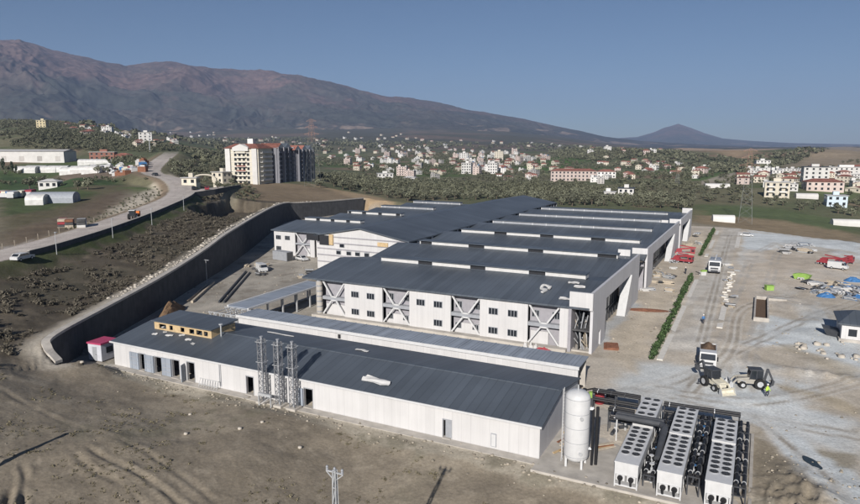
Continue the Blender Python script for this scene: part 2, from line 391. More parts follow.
def uvp(u, v): return UV(u, v)
PAD = [p[:2] for p in WALL_LINE]+[UV(-150, 290), UV(-110, 284), UV(-40, 285), UV(-8, 286), site(860, 243)[:2], (260, 225), (230, 60), (120, 45), (39, 50), UV(3, 58.6), UV(-18.5, 58.6), UV(-19, 59.6), UV(-84.5, 59.6), (-50.0, 88.0)]
MOUND = UV(4.2, 66)
def terrain(x, y):
    z = base_h(x, y)
    r = np.hypot(x, y)
    z = z+(fbm(x, y, 300, 4, 3)-0.5)*np.clip((r-500)/1200, 0, 1)*26+(fbm(x, y, 25, 3, 5)-0.5)*0.9*sstep(60, 130, r)
    dw, zw, sw = line_dist(x, y, WALL_LINE)
    k = 1-sstep(0.8, 9, dw); z = z*(1-k)+(zw-0.15)*k
    # excavated hollow with a steep face under the end of the spur road
    hol = poly_sd(x, y, [(-83, 224), (-74, 211), (-65, 212), (-63.5, 255), (-66, 274), (-86, 277)])
    k = 1-sstep(-0.7, 1.1, hol+(fbm(x, y, 6, 3, 8)-0.5)*3); z = z*(1-k)+np.minimum(z, 4.6+(fbm(x, y, 5, 3, 9)-0.5)*1.0)*k
    dr, zr, sr = line_dist(x, y, ROAD_LINE); ds, zs, ss = line_dist(x, y, SPUR_LINE)
    near = np.exp(-np.maximum(r-500, 0)/60)
    for d, zz, hw in ((ds, zs, 5.0), (dr, zr, 5.2)):
        k = (1-sstep(hw, hw+4.5+14*sstep(285, 330, y), d))*near; z = z*(1-k)+zz*k
    sd = poly_sd(x, y, PAD)
    wallside = (dw < 3.0)
    k = np.where(wallside, 1-sstep(-0.5, 0.4, sd-0.0062*np.clip(r-60, 0, 400)), 1-sstep(-0.3, 2.6, sd))
    z = z*(1-k)+(-0.02)*k
    rough = (fbm(x, y, 1.6, 4, 21, 0.5)-0.5)*0.20+(fbm(x, y, 9, 3, 23)-0.5)*0.7
    z = z+rough*sstep(0.0, 4.0, sd)*(1-sstep(200, 400, r))*np.clip((np.minimum(dr, ds)-5)/3, 0.08, 1)
    # low spoil and wheel ruts inside the yard
    u, v = x*math.cos(A)-y*math.sin(A), x*math.sin(A)+y*math.cos(A)
    yard = sstep(-17, -14, u)*k
    z = z+yard*((fbm(x, y, 2.6, 4, 31, 0.5)-0.5)*0.10+np.maximum(fbm(x, y, 11, 3, 33)-0.56, 0)*1.4)
    m = np.exp(-(((u-MOUND_UV[0])/3.3)**2+((v-MOUND_UV[1])/6.0)**2)); z = z+m*(1.0+2.2*(ridged(x, y, 2.6, 4, 41)-0.55))
    m2 = np.exp(-(((u-9)/7.0)**2+((v-104)/1.6)**2)); z = z+m2*(0.5+0.7*(fbm(x, y, 1.2, 3, 43)-0.5))
    # ruts in the near field
    for pts in RUTS:
        d, _, _ = line_dist(x, y, pts)
        z = z-DEPTH[id(pts)]*(np.exp(-(d/0.28)**2)-0.6*np.exp(-((d-0.6)/0.3)**2))*np.clip(fbm(x, y, 3.0, 3, 25)*2.6-0.7, 0, 1)
    return z
MOUND_UV = (5.0, 63.5)
RUTS = [smooth_line([site(0, 472, 2), site(12, 480, 2), site(11, 492, 2), site(4, 506, 2)], 5), smooth_line([site(22, 470, 2), site(26, 485, 2), site(22, 506, 2)], 5),
        smooth_line([site(70, 443, 2), site(105, 458, 2), site(150, 480, 1.4), site(190, 508, 1)], 5), smooth_line([site(60, 446, 2), site(90, 468, 2), site(120, 485, 1.4), site(150, 510, 1)], 5),
        smooth_line([site(-10, 385, 4), site(60, 415, 3), site(150, 455, 1.6), site(230, 510, 0.6)], 5)]

DEPTH = {id(p): d for p, d in zip(RUTS, (0.30, 0.26, 0.16, 0.12, 0.10))}
def zone_poly(pts, z=0): return [site(px, py, z)[:2] for px, py in pts]
def paint(x, y, z):
    """ground cover by place: soil, gravel, dust, grass"""
    r = np.hypot(x, y)
    C = np.empty(x.shape+(3,))
    def mix(w, col):
        w = np.clip(w, 0, 1)[..., None]; C[:] = C*(1-w)+np.array(col)*w
    n1, n2, n3 = fbm(x, y, 14, 4, 51), fbm(x, y, 3.5, 4, 52, 0.6), fbm(x, y, 80, 4, 53)
    jx, jy = x+(fbm(x, y, 5, 4, 61)-0.5)*5, y+(fbm(x, y, 5, 4, 62)-0.5)*5
    C[:] = (0.245, 0.208, 0.158)                                  # worked brown soil
    mix(sstep(0.45, 0.7, n1), (0.295, 0.253, 0.194)); mix(sstep(0.5, 0.72, fbm(x, y, 22, 4, 54))*0.75, (0.215, 0.192, 0.145))
    mix(sstep(0.56, 0.68, n2)*sstep(0.46, 0.62, n1)*0.45, (0.165, 0.155, 0.105))
    mix(sstep(0.62, 0.7, fbm(x, y, 1.2, 3, 55))*0.35, (0.36, 0.31, 0.24))
    # far plain and hills
    far = sstep(285, 330, r)
    mix(far, (0.155, 0.145, 0.090)); mix(far*sstep(0.45, 0.6, n3), (0.110, 0.120, 0.066)); mix(far*sstep(0.58, 0.66, fbm(x, y, 120, 3, 56)), (0.085, 0.115, 0.045)); mix(far*sstep(0.62, 0.7, fbm(x, y, 90, 4, 57)), (0.19, 0.145, 0.10))
    vf = sstep(1500, 2600, r); mix(vf, (0.085, 0.082, 0.058)); mix(vf*sstep(0.5, 0.65, fbm(x, y, 420, 4, 58)), (0.15, 0.115, 0.085))
    def poly(pts, zz, col, soft=3, w=1.0, j=1.0):
        sd = poly_sd(x+(jx-x)*j, y+(jy-y)*j, zone_poly(pts, zz)); mix((1-sstep(-soft, soft, sd))*w, col)
    # left fields
    poly([(0, 235), (70, 214), (110, 204), (130, 190), (60, 187), (0, 192)], 11, (0.115, 0.102, 0.062), 5)
    poly([(0, 214), (60, 206), (100, 196), (60, 192), (0, 198)], 12, (0.072, 0.094, 0.040), 4)
    poly([(0, 246), (50, 232), (110, 213), (130, 195), (105, 200), (40, 222), (0, 230)], 11, (0.135, 0.105, 0.075), 4)
    poly([(0, 190), (120, 186), (122, 181), (60, 180), (0, 176)], 14, (0.055, 0.085, 0.036), 5)
    poly([(40, 181), (150, 181), (150, 176), (60, 175)], 15, (0.20, 0.155, 0.115), 6)
    poly([(105, 213), (125, 203), (150, 192), (172, 186), (176, 192), (150, 203), (115, 214)], 12, (0.52, 0.46, 0.37), 3, 0.95)
    poly([(0, 262), (30, 250), (36, 240), (0, 246)], 10, (0.34, 0.31, 0.29), 2)
    # tan field behind the works
    poly([(225, 189), (300, 188), (380, 196), (412, 204), (380, 206), (330, 202), (280, 205), (250, 206)], 8, (0.215, 0.165, 0.110), 5)
    poly([(300, 190), (380, 196), (412, 204), (370, 201)], 6, (0.33, 0.245, 0.155), 4)
    # beyond the yard: strips of dry and green field
    poly([(690, 222), (735, 226), (860, 241), (860, 224), (780, 214), (700, 210)], 0, (0.25, 0.195, 0.125), 5)
    poly([(700, 214), (780, 216), (860, 226), (860, 215), (780, 207), (700, 205)], 0, (0.10, 0.125, 0.058), 6)
    poly([(690, 186), (730, 187), (740, 176), (655, 172)], 0, (0.095, 0.135, 0.052), 8); poly([(745, 186), (830, 200), (860, 203), (860, 192), (790, 188)], 0, (0.11, 0.14, 0.06), 8)
    poly([(690, 190), (728, 189), (745, 178), (736, 177)], 0, (0.33, 0.29, 0.23), 3, 0.9)
    poly([(520, 164), (560, 165), (580, 160), (545, 158)], 10, (0.075, 0.13, 0.035), 12)
    poly([(675, 151), (780, 151), (770, 157), (735, 160), (700, 157)], 12, (0.36, 0.26, 0.17), 30); poly([(790, 158), (830, 149), (870, 150), (870, 163), (800, 165)], 18, (0.30, 0.24, 0.17), 25)
    # bank and verges
    dr, zr, sr = line_dist(x, y, ROAD_LINE); dw, zw, sw = line_dist(x, y, WALL_LINE); ds, zs, ss = line_dist(x, y, SPUR_LINE)
    nr = 1-sstep(420, 520, r)
    bank = poly_sd(jx, jy, [(-112, 40), (-100, 72), (-86, 105), (-79, 150), (-81, 185), (-85, 215), (-90, 250), (-80, 285), (-62, 285), (-60, 243), (-57, 208), (-55, 174), (-54, 142), (-54.6, 100), (-53, 85), (-62, 78), (-72, 60)])
    mix(1-sstep(-2, 2, bank), (0.088, 0.074, 0.056)); mix((1-sstep(-2, 2, bank))*sstep(0.50, 0.66, n2)*0.8, (0.15, 0.125, 0.092)); mix((1-sstep(-2, 2, bank))*sstep(0.55, 0.68, n1)*0.8, (0.085, 0.076, 0.055))
    verge = sstep(4.6, 5.4, dr)*(1-sstep(7, 10.5, dr+(n2-0.5)*7))*(sr > 0)*sstep(95, 140, y)*(1-sstep(270, 300, y))
    mix(verge*0.9, (0.075, 0.092, 0.036))
    mix((sr < 0)*sstep(5, 5.6, dr)*(1-sstep(7, 10, dr))*nr, (0.22, 0.17, 0.12))
    mix((1-sstep(1.0, 4.2, dw+(n2-0.5)*2))*(sw <= 0)*0.95, (0.40, 0.36, 0.30))
    # ---- the levelled site
    sd = poly_sd(x, y, PAD); ins = 1-sstep(-0.4, 0.4, sd)
    u, v = x*math.cos(A)-y*math.sin(A), x*math.sin(A)+y*math.cos(A)
    mix(ins, (0.38, 0.335, 0.275)); mix(ins*sstep(0.42, 0.62, n1)*0.8, (0.44, 0.395, 0.335)); mix(ins*sstep(0.55, 0.7, n2)*0.5, (0.31, 0.265, 0.21))
    lf = ins*(1-sstep(-76, -72, u)); mix(lf, (0.27, 0.245, 0.21)); mix(lf*sstep(0.48, 0.66, n1), (0.34, 0.31, 0.265)); mix(lf*sstep(0.55, 0.68, n2)*0.6, (0.16, 0.14, 0.115))
    # grey blue crushed stone in the yard, tan tracks through it
    ju, jv = u+(fbm(x, y, 7, 4, 71)-0.5)*7, v+(fbm(x, y, 7, 4, 72)-0.5)*12
    g = ins*sstep(-5.0, -3.0, u)
    mix(g*0.85*sstep(0.47, 0.66, fbm(ju, jv*0.45, 14, 4, 73)), (0.47, 0.485, 0.48))
    st = fbm(u*0.55+v*0.12, v*0.13-u*0.1, 1.3, 4, 74, 0.6); mix(g*sstep(0.52, 0.70, st)*0.40, (0.40, 0.355, 0.29)); mix(g*sstep(0.62, 0.74, st)*0.35, (0.33, 0.285, 0.23))
    def yp(pts, col, soft=1.2, w=1.0):
        sdp = poly_sd(x+(jx-x)*0.9, y+(jy-y)*0.9, zone_poly(pts)); mix(ins*(1-sstep(-soft, soft, sdp))*w, col)
    STONE = (0.47, 0.49, 0.49)
    yp([(770, 316), (860, 330), (860, 380), (800, 350), (745, 345)], STONE); yp([(745, 236), (770, 240), (765, 262), (738, 268)], STONE); yp([(745, 232), (860, 243), (860, 252), (760, 240)], STONE)
    yp([(640, 362), (700, 368), (780, 400), (860, 420), (860, 455), (745, 420), (600, 395)], STONE, 2.0, 0.85); yp([(745, 416), (810, 440), (860, 470), (860, 520), (800, 470)], STONE)
    yp([(775, 345), (860, 385), (860, 372), (800, 345)], (0.34, 0.295, 0.225), 1.2, 0.8); yp([(780, 392), (860, 415), (860, 405), (770, 382)], (0.33, 0.28, 0.205), 1.0, 0.9)
    yp([(745, 250), (860, 262), (860, 285), (790, 285), (735, 330), (725, 300)], (0.43, 0.37, 0.30), 3, 0.75)
    yp([(748, 425), (760, 440), (800, 470), (840, 520), (745, 520)], (0.24, 0.205, 0.155), 1.0); yp([(825, 450), (860, 452), (860, 470), (838, 466)], (0.27, 0.24, 0.19), 0.8)
    yp([(600, 356), (640, 320), (670, 270), (690, 235), (706, 228), (700, 250), (652, 335), (640, 372)], (0.42, 0.365, 0.29), 1.5)
    yp([(596, 350), (642, 306), (632, 300), (592, 340)], (0.37, 0.375, 0.375), 0.8, 0.9)
    lane = ins*sstep(-12.6, -12.0, u)*(1-sstep(-6.6, -6.0, u))*sstep(105, 108, v); mix(lane*0.75, (0.42, 0.40, 0.365)); mix(lane*sstep(0.5, 0.62, fbm(u, v*0.3, 2.2, 3, 75))*0.55, (0.33, 0.29, 0.24))
    # beige strip at the foot of the long front
    mix(ins*(1-sstep(1.0, 1.6, np.abs(v-96.5)))*(u > -76)*(u < -24), (0.42, 0.385, 0.31))
    edge = (1-sstep(2.0, 3.2, np.abs(v-59.9+(n2-0.5)*3)))*(u > -86)*(u < 3); mix(edge*0.8, (0.40, 0.36, 0.29)); mix(edge*sstep(0.5, 0.62, n2), (0.24, 0.215, 0.165))
    C[:] = C*(1+0.20*ins[..., None])
    # tracks in the courtyard
    cy = ins*(1-sstep(-78, -76, u))*sstep(0.5, 0.6, np.sin(u*1.6+fbm(x, y, 15, 2, 77)*9)*0.5+0.5); mix(cy*0.35, (0.32, 0.30, 0.26))
    tr = np.zeros(x.shape)
    for off in (-1.1, 1.1, 7.2, 9.4):
        d, _, _ = line_dist(x, y, [(p[0]+off, p[1]+off*0.3, 0) for p in TRACK]); tr = np.maximum(tr, 1-sstep(0.2, 0.7, d))
    mix(ins*tr*0.6*sstep(0.35, 0.55, n2), (0.40, 0.375, 0.34))
    for tr_ in YTR:
        for o_ in (-1.0, 1.0):
            d, _, _ = line_dist(x, y, [(p[0], p[1]+o_*1.1, 0) for p in tr_]); mix(ins*(1-sstep(0.15, 0.45, d))*(0.25+0.5*sstep(0.4, 0.6, n2)), (0.30, 0.265, 0.22)); mix(ins*(1-sstep(0.1, 0.3, np.abs(d-0.55)))*0.4, (0.55, 0.53, 0.49))
    C[:] = np.minimum(C, 0.62)
    # road
    dust = fbm(x, y, 6, 3, 81)
    for d, zz, hw in ((dr, zr, 4.6), (ds, zs, 4.4)):
        w = (1-sstep(hw-0.1, hw+0.5, d+(n2-0.5)*0.5))*nr
        mix(w, (0.45, 0.40, 0.365)); mix(w*sstep(0.45, 0.65, dust)*0.6, (0.49, 0.445, 0.40)); mix(w*(1-sstep(0.5, 0.9, np.abs(d-1.9)))*0.30, (0.34, 0.30, 0.27))
    return C
TRACK = smooth_line([site(690, 400), site(705, 360), site(725, 315), site(742, 280), site(755, 255), site(775, 243)], 6)

YTR = [smooth_line([site(*p) for p in q], 6) for q in ([(600, 398), (680, 378), (750, 345), (800, 322), (862, 300)], [(640, 392), (720, 412), (790, 425), (862, 436)], [(655, 388), (740, 402), (800, 395), (862, 380)], [(690, 390), (730, 350), (742, 310), (790, 296)], [(760, 420), (790, 446), (830, 480), (850, 510)], [(700, 345), (712, 300), (724, 255), (730, 235)])]
def polar_grid(az0, az1, na, r0, r1, nr):
    az = np.linspace(R(az0), R(az1), na); rr = np.exp(np.linspace(math.log(r0), math.log(r1), nr))
    RR, AZ = np.meshgrid(rr, az, indexing='ij'); return RR*np.sin(AZ), RR*np.cos(AZ)
def grid_faces(n, m):
    i = np.arange(n-1)[:, None]*m+np.arange(m-1)[None]
    return np.stack([i, i+1, i+m+1, i+m], -1).reshape(-1, 4)

# ground shader: painted cover broken up with fine procedural grain
gm = bpy.data.materials.new('ground_cover'); gm.use_nodes = True
N, L = gm.node_tree.nodes, gm.node_tree.links; gb = N['Principled BSDF']; gb.inputs['Roughness'].default_value = 0.95; gb.inputs['Specular IOR Level'].default_value = 0.15
at_ = N.new('ShaderNodeAttribute'); at_.attribute_name = 'cover'
geo = N.new('ShaderNodeNewGeometry')
def nz(scale, det, lo, hi, f0=0.3, f1=0.7):
    t = N.new('ShaderNodeTexNoise'); t.inputs['Scale'].default_value = scale; t.inputs['Detail'].default_value = det; t.inputs['Roughness'].default_value = 0.65; L.new(geo.outputs['Position'], t.inputs['Vector'])
    m = N.new('ShaderNodeMapRange'); m.inputs['From Min'].default_value = f0; m.inputs['From Max'].default_value = f1; m.inputs['To Min'].default_value = lo; m.inputs['To Max'].default_value = hi; L.new(t.outputs['Fac'], m.inputs['Value']); return m.outputs[0], t
a1, _ = nz(3.0, 8, 0.78, 1.20); a2, _ = nz(0.25, 6, 0.82, 1.18); a3, _ = nz(0.03, 6, 0.82, 1.16)
mu1 = N.new('ShaderNodeMath'); mu1.operation = 'MULTIPLY'; L.new(a1, mu1.inputs[0]); L.new(a2, mu1.inputs[1])
mu2 = N.new('ShaderNodeMath'); mu2.operation = 'MULTIPLY'; L.new(mu1.outputs[0], mu2.inputs[0]); L.new(a3, mu2.inputs[1])
sc_ = N.new('ShaderNodeVectorMath'); sc_.operation = 'SCALE'; L.new(at_.outputs['Color'], sc_.inputs[0]); L.new(mu2.outputs[0], sc_.inputs['Scale']); L.new(sc_.outputs[0], gb.inputs['Base Color'])
_, bt = nz(2.2, 8, 0, 1); bp = N.new('ShaderNodeBump'); bp.inputs['Strength'].default_value = 0.45; bp.inputs['Distance'].default_value = 0.15; L.new(bt.outputs['Fac'], bp.inputs['Height']); L.new(bp.outputs[0], gb.inputs['Normal'])

gx, gy = polar_grid(-56, 56, 1120, 26, 5200, 760)
gz = terrain(gx, gy)
gc = paint(gx, gy, gz)
me = np_mesh('ground', np.stack([gx, gy, gz], -1).reshape(-1, 3), grid_faces(*gx.shape), [gm], smooth=True)
ca = me.color_attributes.new('cover', 'FLOAT_COLOR', 'POINT')
ca.data.foreach_set('color', np.concatenate([gc.reshape(-1, 3), np.ones((gc.size//3, 1))], 1).astype(np.float32).ravel())
ground = tag(np_obj('ground', me), kind='structure')
def gh(x, y): return float(terrain(np.array([x], float), np.array([y], float))[0])
def ghv(x, y): return terrain(np.asarray(x, float), np.asarray(y, float))
GMIN = float(gz.min())

# ---------------------------------------------------------------- mountains
mm = bpy.data.materials.new('mountain_slope'); mm.use_nodes = True
N, L = mm.node_tree.nodes, mm.node_tree.links; b = N['Principled BSDF']; b.inputs['Roughness'].default_value = 0.95; b.inputs['Specular IOR Level'].default_value = 0.1
a = N.new('ShaderNodeAttribute'); a.attribute_name = 'cover'
geo = N.new('ShaderNodeNewGeometry'); t = N.new('ShaderNodeTexNoise'); t.inputs['Scale'].default_value = 0.02; t.inputs['Detail'].default_value = 10; t.inputs['Roughness'].default_value = 0.7; L.new(geo.outputs['Position'], t.inputs['Vector'])
m = N.new('ShaderNodeMapRange'); m.inputs['From Min'].default_value = 0.3; m.inputs['From Max'].default_value = 0.7; m.inputs['To Min'].default_value = 0.45; m.inputs['To Max'].default_value = 1.5; L.new(t.outputs['Fac'], m.inputs['Value'])
s_ = N.new('ShaderNodeVectorMath'); s_.operation = 'SCALE'; L.new(a.outputs['Color'], s_.inputs[0]); L.new(m.outputs[0], s_.inputs['Scale']); L.new(s_.outputs[0], b.inputs['Base Color'])
def mountain(name, prof, rr0, rr1, depth_back, az0, az1, na, nr, seed, spur, cols):
    """prof: skyline as (pixel x, pixel y); the ridge stands at distance rr1, its foot at rr0"""
    px = np.array([p[0] for p in prof]); py = np.array([p[1] for p in prof])
    az = np.linspace(R(az0), R(az1), na); rr = np.linspace(rr0, rr1+depth_back, nr)
    RR, AZ = np.meshgrid(rr, az, indexing='ij'); X, Y = RR*np.sin(AZ), RR*np.cos(AZ)
    ppx = PW/2+np.tan(AZ)*math.hypot(F_PX, PH/2-HORIZON)
    sky_y = np.interp(ppx, px, py)
    ridge = CAM_H+(HORIZON-sky_y)/F_PX*rr1*np.cos(AZ)*0.985
    t = (RR-rr0)/(rr1-rr0)
    up = np.clip(t, 0, 1); body = 0.30*up+0.70*sstep(0.0, 1.12, up)/sstep(0, 1.12, 1.0)
    dn = np.where(t > 1, np.clip(1-(t-1)*(rr1-rr0)/depth_back*0.9, 0, 1), 1)
    H = ridge*body*dn
    w1, w2 = X+(fbm(X, Y, 900, 3, seed)-0.5)*700, Y+(fbm(X, Y, 900, 3, seed+1)-0.5)*700
    # spurs running down from the ridge
    sp = ridged(w1, w2*0.55, spur, 5, seed+2)-0.62
    amp = ridge*np.clip(up*(1.02-up)*4, 0, 1)
    H = H+sp*amp*0.46+(ridged(w1, w2, spur*0.28, 4, seed+3)-0.6)*amp*0.12
    H = H+(ridged(w1, w2, spur*0.10, 4, seed+7)-0.6)*amp*0.045+(fbm(X, Y, 130, 5, seed+4, 0.6)-0.5)*ridge*0.035
    H = np.where(t <= 0.0, -60, H); H = np.maximum(H, -60)
    hn = H/np.maximum(ridge.max(), 1)
    n = fbm(X, Y, 700, 5, seed+5, 0.6); n2 = fbm(X, Y, 260, 5, seed+6, 0.6)
    C = np.empty(X.shape+(3,)); C[:] = cols[0]
    def mix(w, c): w_ = np.clip(w, 0, 1)[..., None]; C[:] = C*(1-w_)+np.array(c)*w_
    mix(sstep(0.30, 0.62, hn+(n-0.5)*0.75), cols[1]); mix(sstep(0.54, 0.66, n2)*sstep(0.2, 0.6, hn), cols[2]); mix(sstep(0.50, 0.62, fbm(w1, w2, 500, 5, seed+8, 0.6))*(1-sstep(0.5, 0.95, hn))*0.8, cols[3])
    mix(sstep(0.66, 0.72, fbm(X, Y, 200, 4, seed+9))*(1-sstep(0.1, 0.3, hn)), (0.26, 0.20, 0.16))
    me = np_mesh(name, np.stack([X, Y, H], -1).reshape(-1, 3), grid_faces(*X.shape), [mm], smooth=True)
    ca = me.color_attributes.new('cover', 'FLOAT_COLOR', 'POINT')
    ca.data.foreach_set('color', np.concatenate([C.reshape(-1, 3), np.ones((C.size//3, 1))], 1).astype(np.float32).ravel())
    return tag(np_obj(name, me), kind='structure')
SKY1 = [(-400, 40), (-200, 34), (-60, 46), (0, 46), (14, 46), (30, 45), (45, 49), (62, 55), (82, 59), (100, 63), (122, 67), (133, 69), (150, 66), (170, 64.5), (185, 66), (215, 71), (245, 75), (275, 75), (300, 78), (330, 85), (360, 92), (385, 97),
        (410, 99), (440, 104), (470, 111), (500, 116), (525, 120), (550, 126), (580, 132), (605, 137), (640, 141), (700, 144.5), (760, 147), (1300, 149)]
mountain('mountain_range', SKY1, 3600, 7800, 1500, -46, 30, 900, 330, 100, 1500, [(0.070, 0.066, 0.056), (0.122, 0.081, 0.072), (0.148, 0.099, 0.086), (0.050, 0.054, 0.047)])
SKY2 = [(380, 149), (480, 146), (560, 141), (610, 138.5), (636, 137), (652, 133), (664, 128), (677, 124), (690, 128), (703, 133), (722, 138.5), (750, 141), (790, 143), (840, 144), (900, 145), (1300, 146)]
mountain('distant_hill', SKY2, 9500, 13500, 1500, -10, 48, 420, 120, 140, 1800, [(0.075, 0.072, 0.062), (0.13, 0.09, 0.078), (0.15, 0.11, 0.09), (0.055, 0.058, 0.052)])

# ================================================================ the works: main building
def offset_builder(root, u0, v0):
    def part(mb, name, parent=None, **kw):
        o = mb.build(name, parent or root, **kw)
        if parent is None: o.location = (-u0, -v0, 0)
        return o
    return part
fac = thing('factory_building', 'large white factory with dark gabled roofs and white roof monitors, partly clad', 'factory', -50, 98.5)
fp = offset_builder(fac, -50, 98.5)
V0 = 98.5
PANELS = [(-68.1, -59.9), (-54.3, -46.2), (-40.8, -32.4), (-27.1, -25.75)]
BAYS = [(-73.3, -68.1), (-59.9, -54.3), (-46.2, -40.8), (-32.4, -27.1)]
def add_window(u, z, v=V0-0.02, w=1.7, h=1.15, parent=None):
    m = MB()
    m.box(u-w/2, u+w/2, v-0.05, v+0.10, z-h/2, z+h/2, TRIM)
    for i in range(3):
        a = u-w/2+0.08+i*(w-0.1)/3
        m.box(a, a+(w-0.1)/3-0.1, v-0.09, v, z-h/2+0.08, z+h/2-0.08, GLASS)
    return fp(m, 'window', parent)
for i, (a, b) in enumerate(PANELS):
    m = MB(); m.box(a, b, V0, V0+0.35, 0.5, 7.15, WHITE)
    fp(m, 'wall_panel')
    if i < 3:
        c = (a+b)/2
        for k, du in enumerate((-1.75, 1.65)):
            add_window(c+du, 5.05)
            if not (i == 1 and k == 0): add_window(c+du, 1.75)
for i, (a, b) in enumerate(BAYS):
    m = MB(); m.box(a, b, V0+1.3, V0+1.6, 0.0, 7.15, RECESS)
    m.box(a, b, V0+0.2, V0+1.3, 3.35, 3.95, TRIM)                # floor edge
    m.box(a, b, V0+0.15, V0+1.3, 6.85, 7.15, TRIM)
    w0 = (a+0.4, b-0.4) if i != 3 else (a+0.3, (a+b)/2+0.6)
    m.box(w0[0], w0[1], V0+0.9, V0+1.3, 0.0, 2.1 if i in (1, 2) else 2.4, WHITE)
    fp(m, 'recessed_wall')
    c = (a+b)/2; x = MB()
    for (z0, zt) in ((4.0, 6.95), (3.3, 0.55)):
        x.bar((a+0.12, V0+0.25, zt), (c-0.5, V0+0.25, z0), 0.26, WPAINT); x.bar((b-0.12, V0+0.25, zt), (c+0.5, V0+0.25, z0), 0.26, WPAINT)
        x.bar((c-0.6, V0+0.25, z0), (c+0.6, V0+0.25, z0), 0.26, WPAINT)
    fp(x, 'cross_brace')
    for du in ((-1.7, 1.7) if i else ()):
        add_window(c+du, 5.2, V0+1.28, 1.3, 1.2)
        if i in (1, 2): add_window(c+du*0.95, 1.6, V0+0.88, 1.2, 1.0)
m = MB()
for zz in range(0, 7):
    m.tube((-74.1, V0+0.3, zz), (-74.1, V0+0.3, zz+0.72), 0.62, CONC, 12); m.tube((-74.1, V0+0.3, zz+0.72), (-74.1, V0+0.3, zz+1.0), 0.5, TRIM, 12)
fp(m, 'corner_column')
m = MB(); m.box(-75, -25.7, V0-1.2, V0+0.3, 0, 0.5, CONC); fp(m, 'plinth')
m = MB(); m.box(-77.2, -25.6, V0-0.35, V0+0.0, 7.12, 7.34, WPAINT); fp(m, 'gutter')
m = MB(); m.box(-75, -74.6, V0+0.5, 139, 0, 7.2, WHITE_V); m.box(-75, -25.6, V0+4.2, V0+4.4, 0, 7, DARK); fp(m, 'side_wall')

def bays(name, u0, u1, v_start, v_end, zlo, zhi, half=12.0, first=12.7, thick=0.28):
    """a run of gables along v"""
    m = MB(); pts = [(v_start, zlo)]; v = v_start+first; up = True
    while v < v_end-1:
        pts.append((v, zhi if up else zlo+0.2)); up = not up; v += half
    pts.append((v_end, zlo+0.2 if not up else (zlo+zhi)/2))
    for (a, za), (b, zb) in zip(pts[:-1], pts[1:]):
        m.hexa([(u0, a, za-thick), (u1, a, za-thick), (u1, b, zb-thick), (u0, b, zb-thick), (u0, a, za), (u1, a, za), (u1, b, zb), (u0, b, zb)], ROOF)
    fp(m, name); return pts
zA = 7.36
pts = bays('roof', -77.6, -22.4, 98.05, 147.0, zA, 9.25, 12.1, 12.9)
bays('roof', -77.6, -22.0, 147.0, 252.5, 7.56, 9.25, 12.1, 12.3)
# roof monitors on the ridges
MON = [(111.0, -67.5, -26.3, 9.25), (135.2, -71.5, -25.6, 9.25), (159.3, -71.5, -25.2, 9.25), (183.5, -72, -26, 9.25), (207.7, -72, -27, 9.25), (231.9, -72, -28, 9.25)]
def monitor(v, u0, u1, z, n, dark_first=False):
    m = MB(); m.box(u0, u1, v-0.05, v+2.3, z-0.9, z+0.05, ROOF)
    m.box(u0-0.2, u1+0.2, v-0.35, v+2.6, z+0.80, z+0.92, ROOF)
    m.box(u0+0.1, u1-0.1, v+0.25, v+2.0, z, z+0.80, DARK)
    L = (u1-u0); segs = []
    t = 0.0; k = 0
    pat = [0.20, 0.08, 0.19, 0.08, 0.20, 0.08, 0.17] if n % 2 == 0 else [0.07, 0.20, 0.09, 0.22, 0.08, 0.25, 0.09]
    for i, p in enumerate(pat):
        a, b = u0+L*t, u0+L*(t+p); t += p
        if (i % 2 == 0) != (n % 2 == 1) or n >= 3: m.box(a+0.03, b-0.03, v, v+0.15, z+0.05, z+0.78, FOAM if n < 3 else TRIM)
        m.box(a-0.1, a+0.1, v-0.03, v+0.2, z, z+0.80, WPAINT)
    m.box(u0-0.1, u0+0.12, v-0.02, v+2.3, z, z+0.80, FOAM); m.box(u1-0.12, u1+0.1, v-0.02, v+2.3, z, z+0.80, FOAM)
    fp(m, 'roof_monitor')
for n, (v, a, b, z) in enumerate(MON): monitor(v, a, b, z, n)
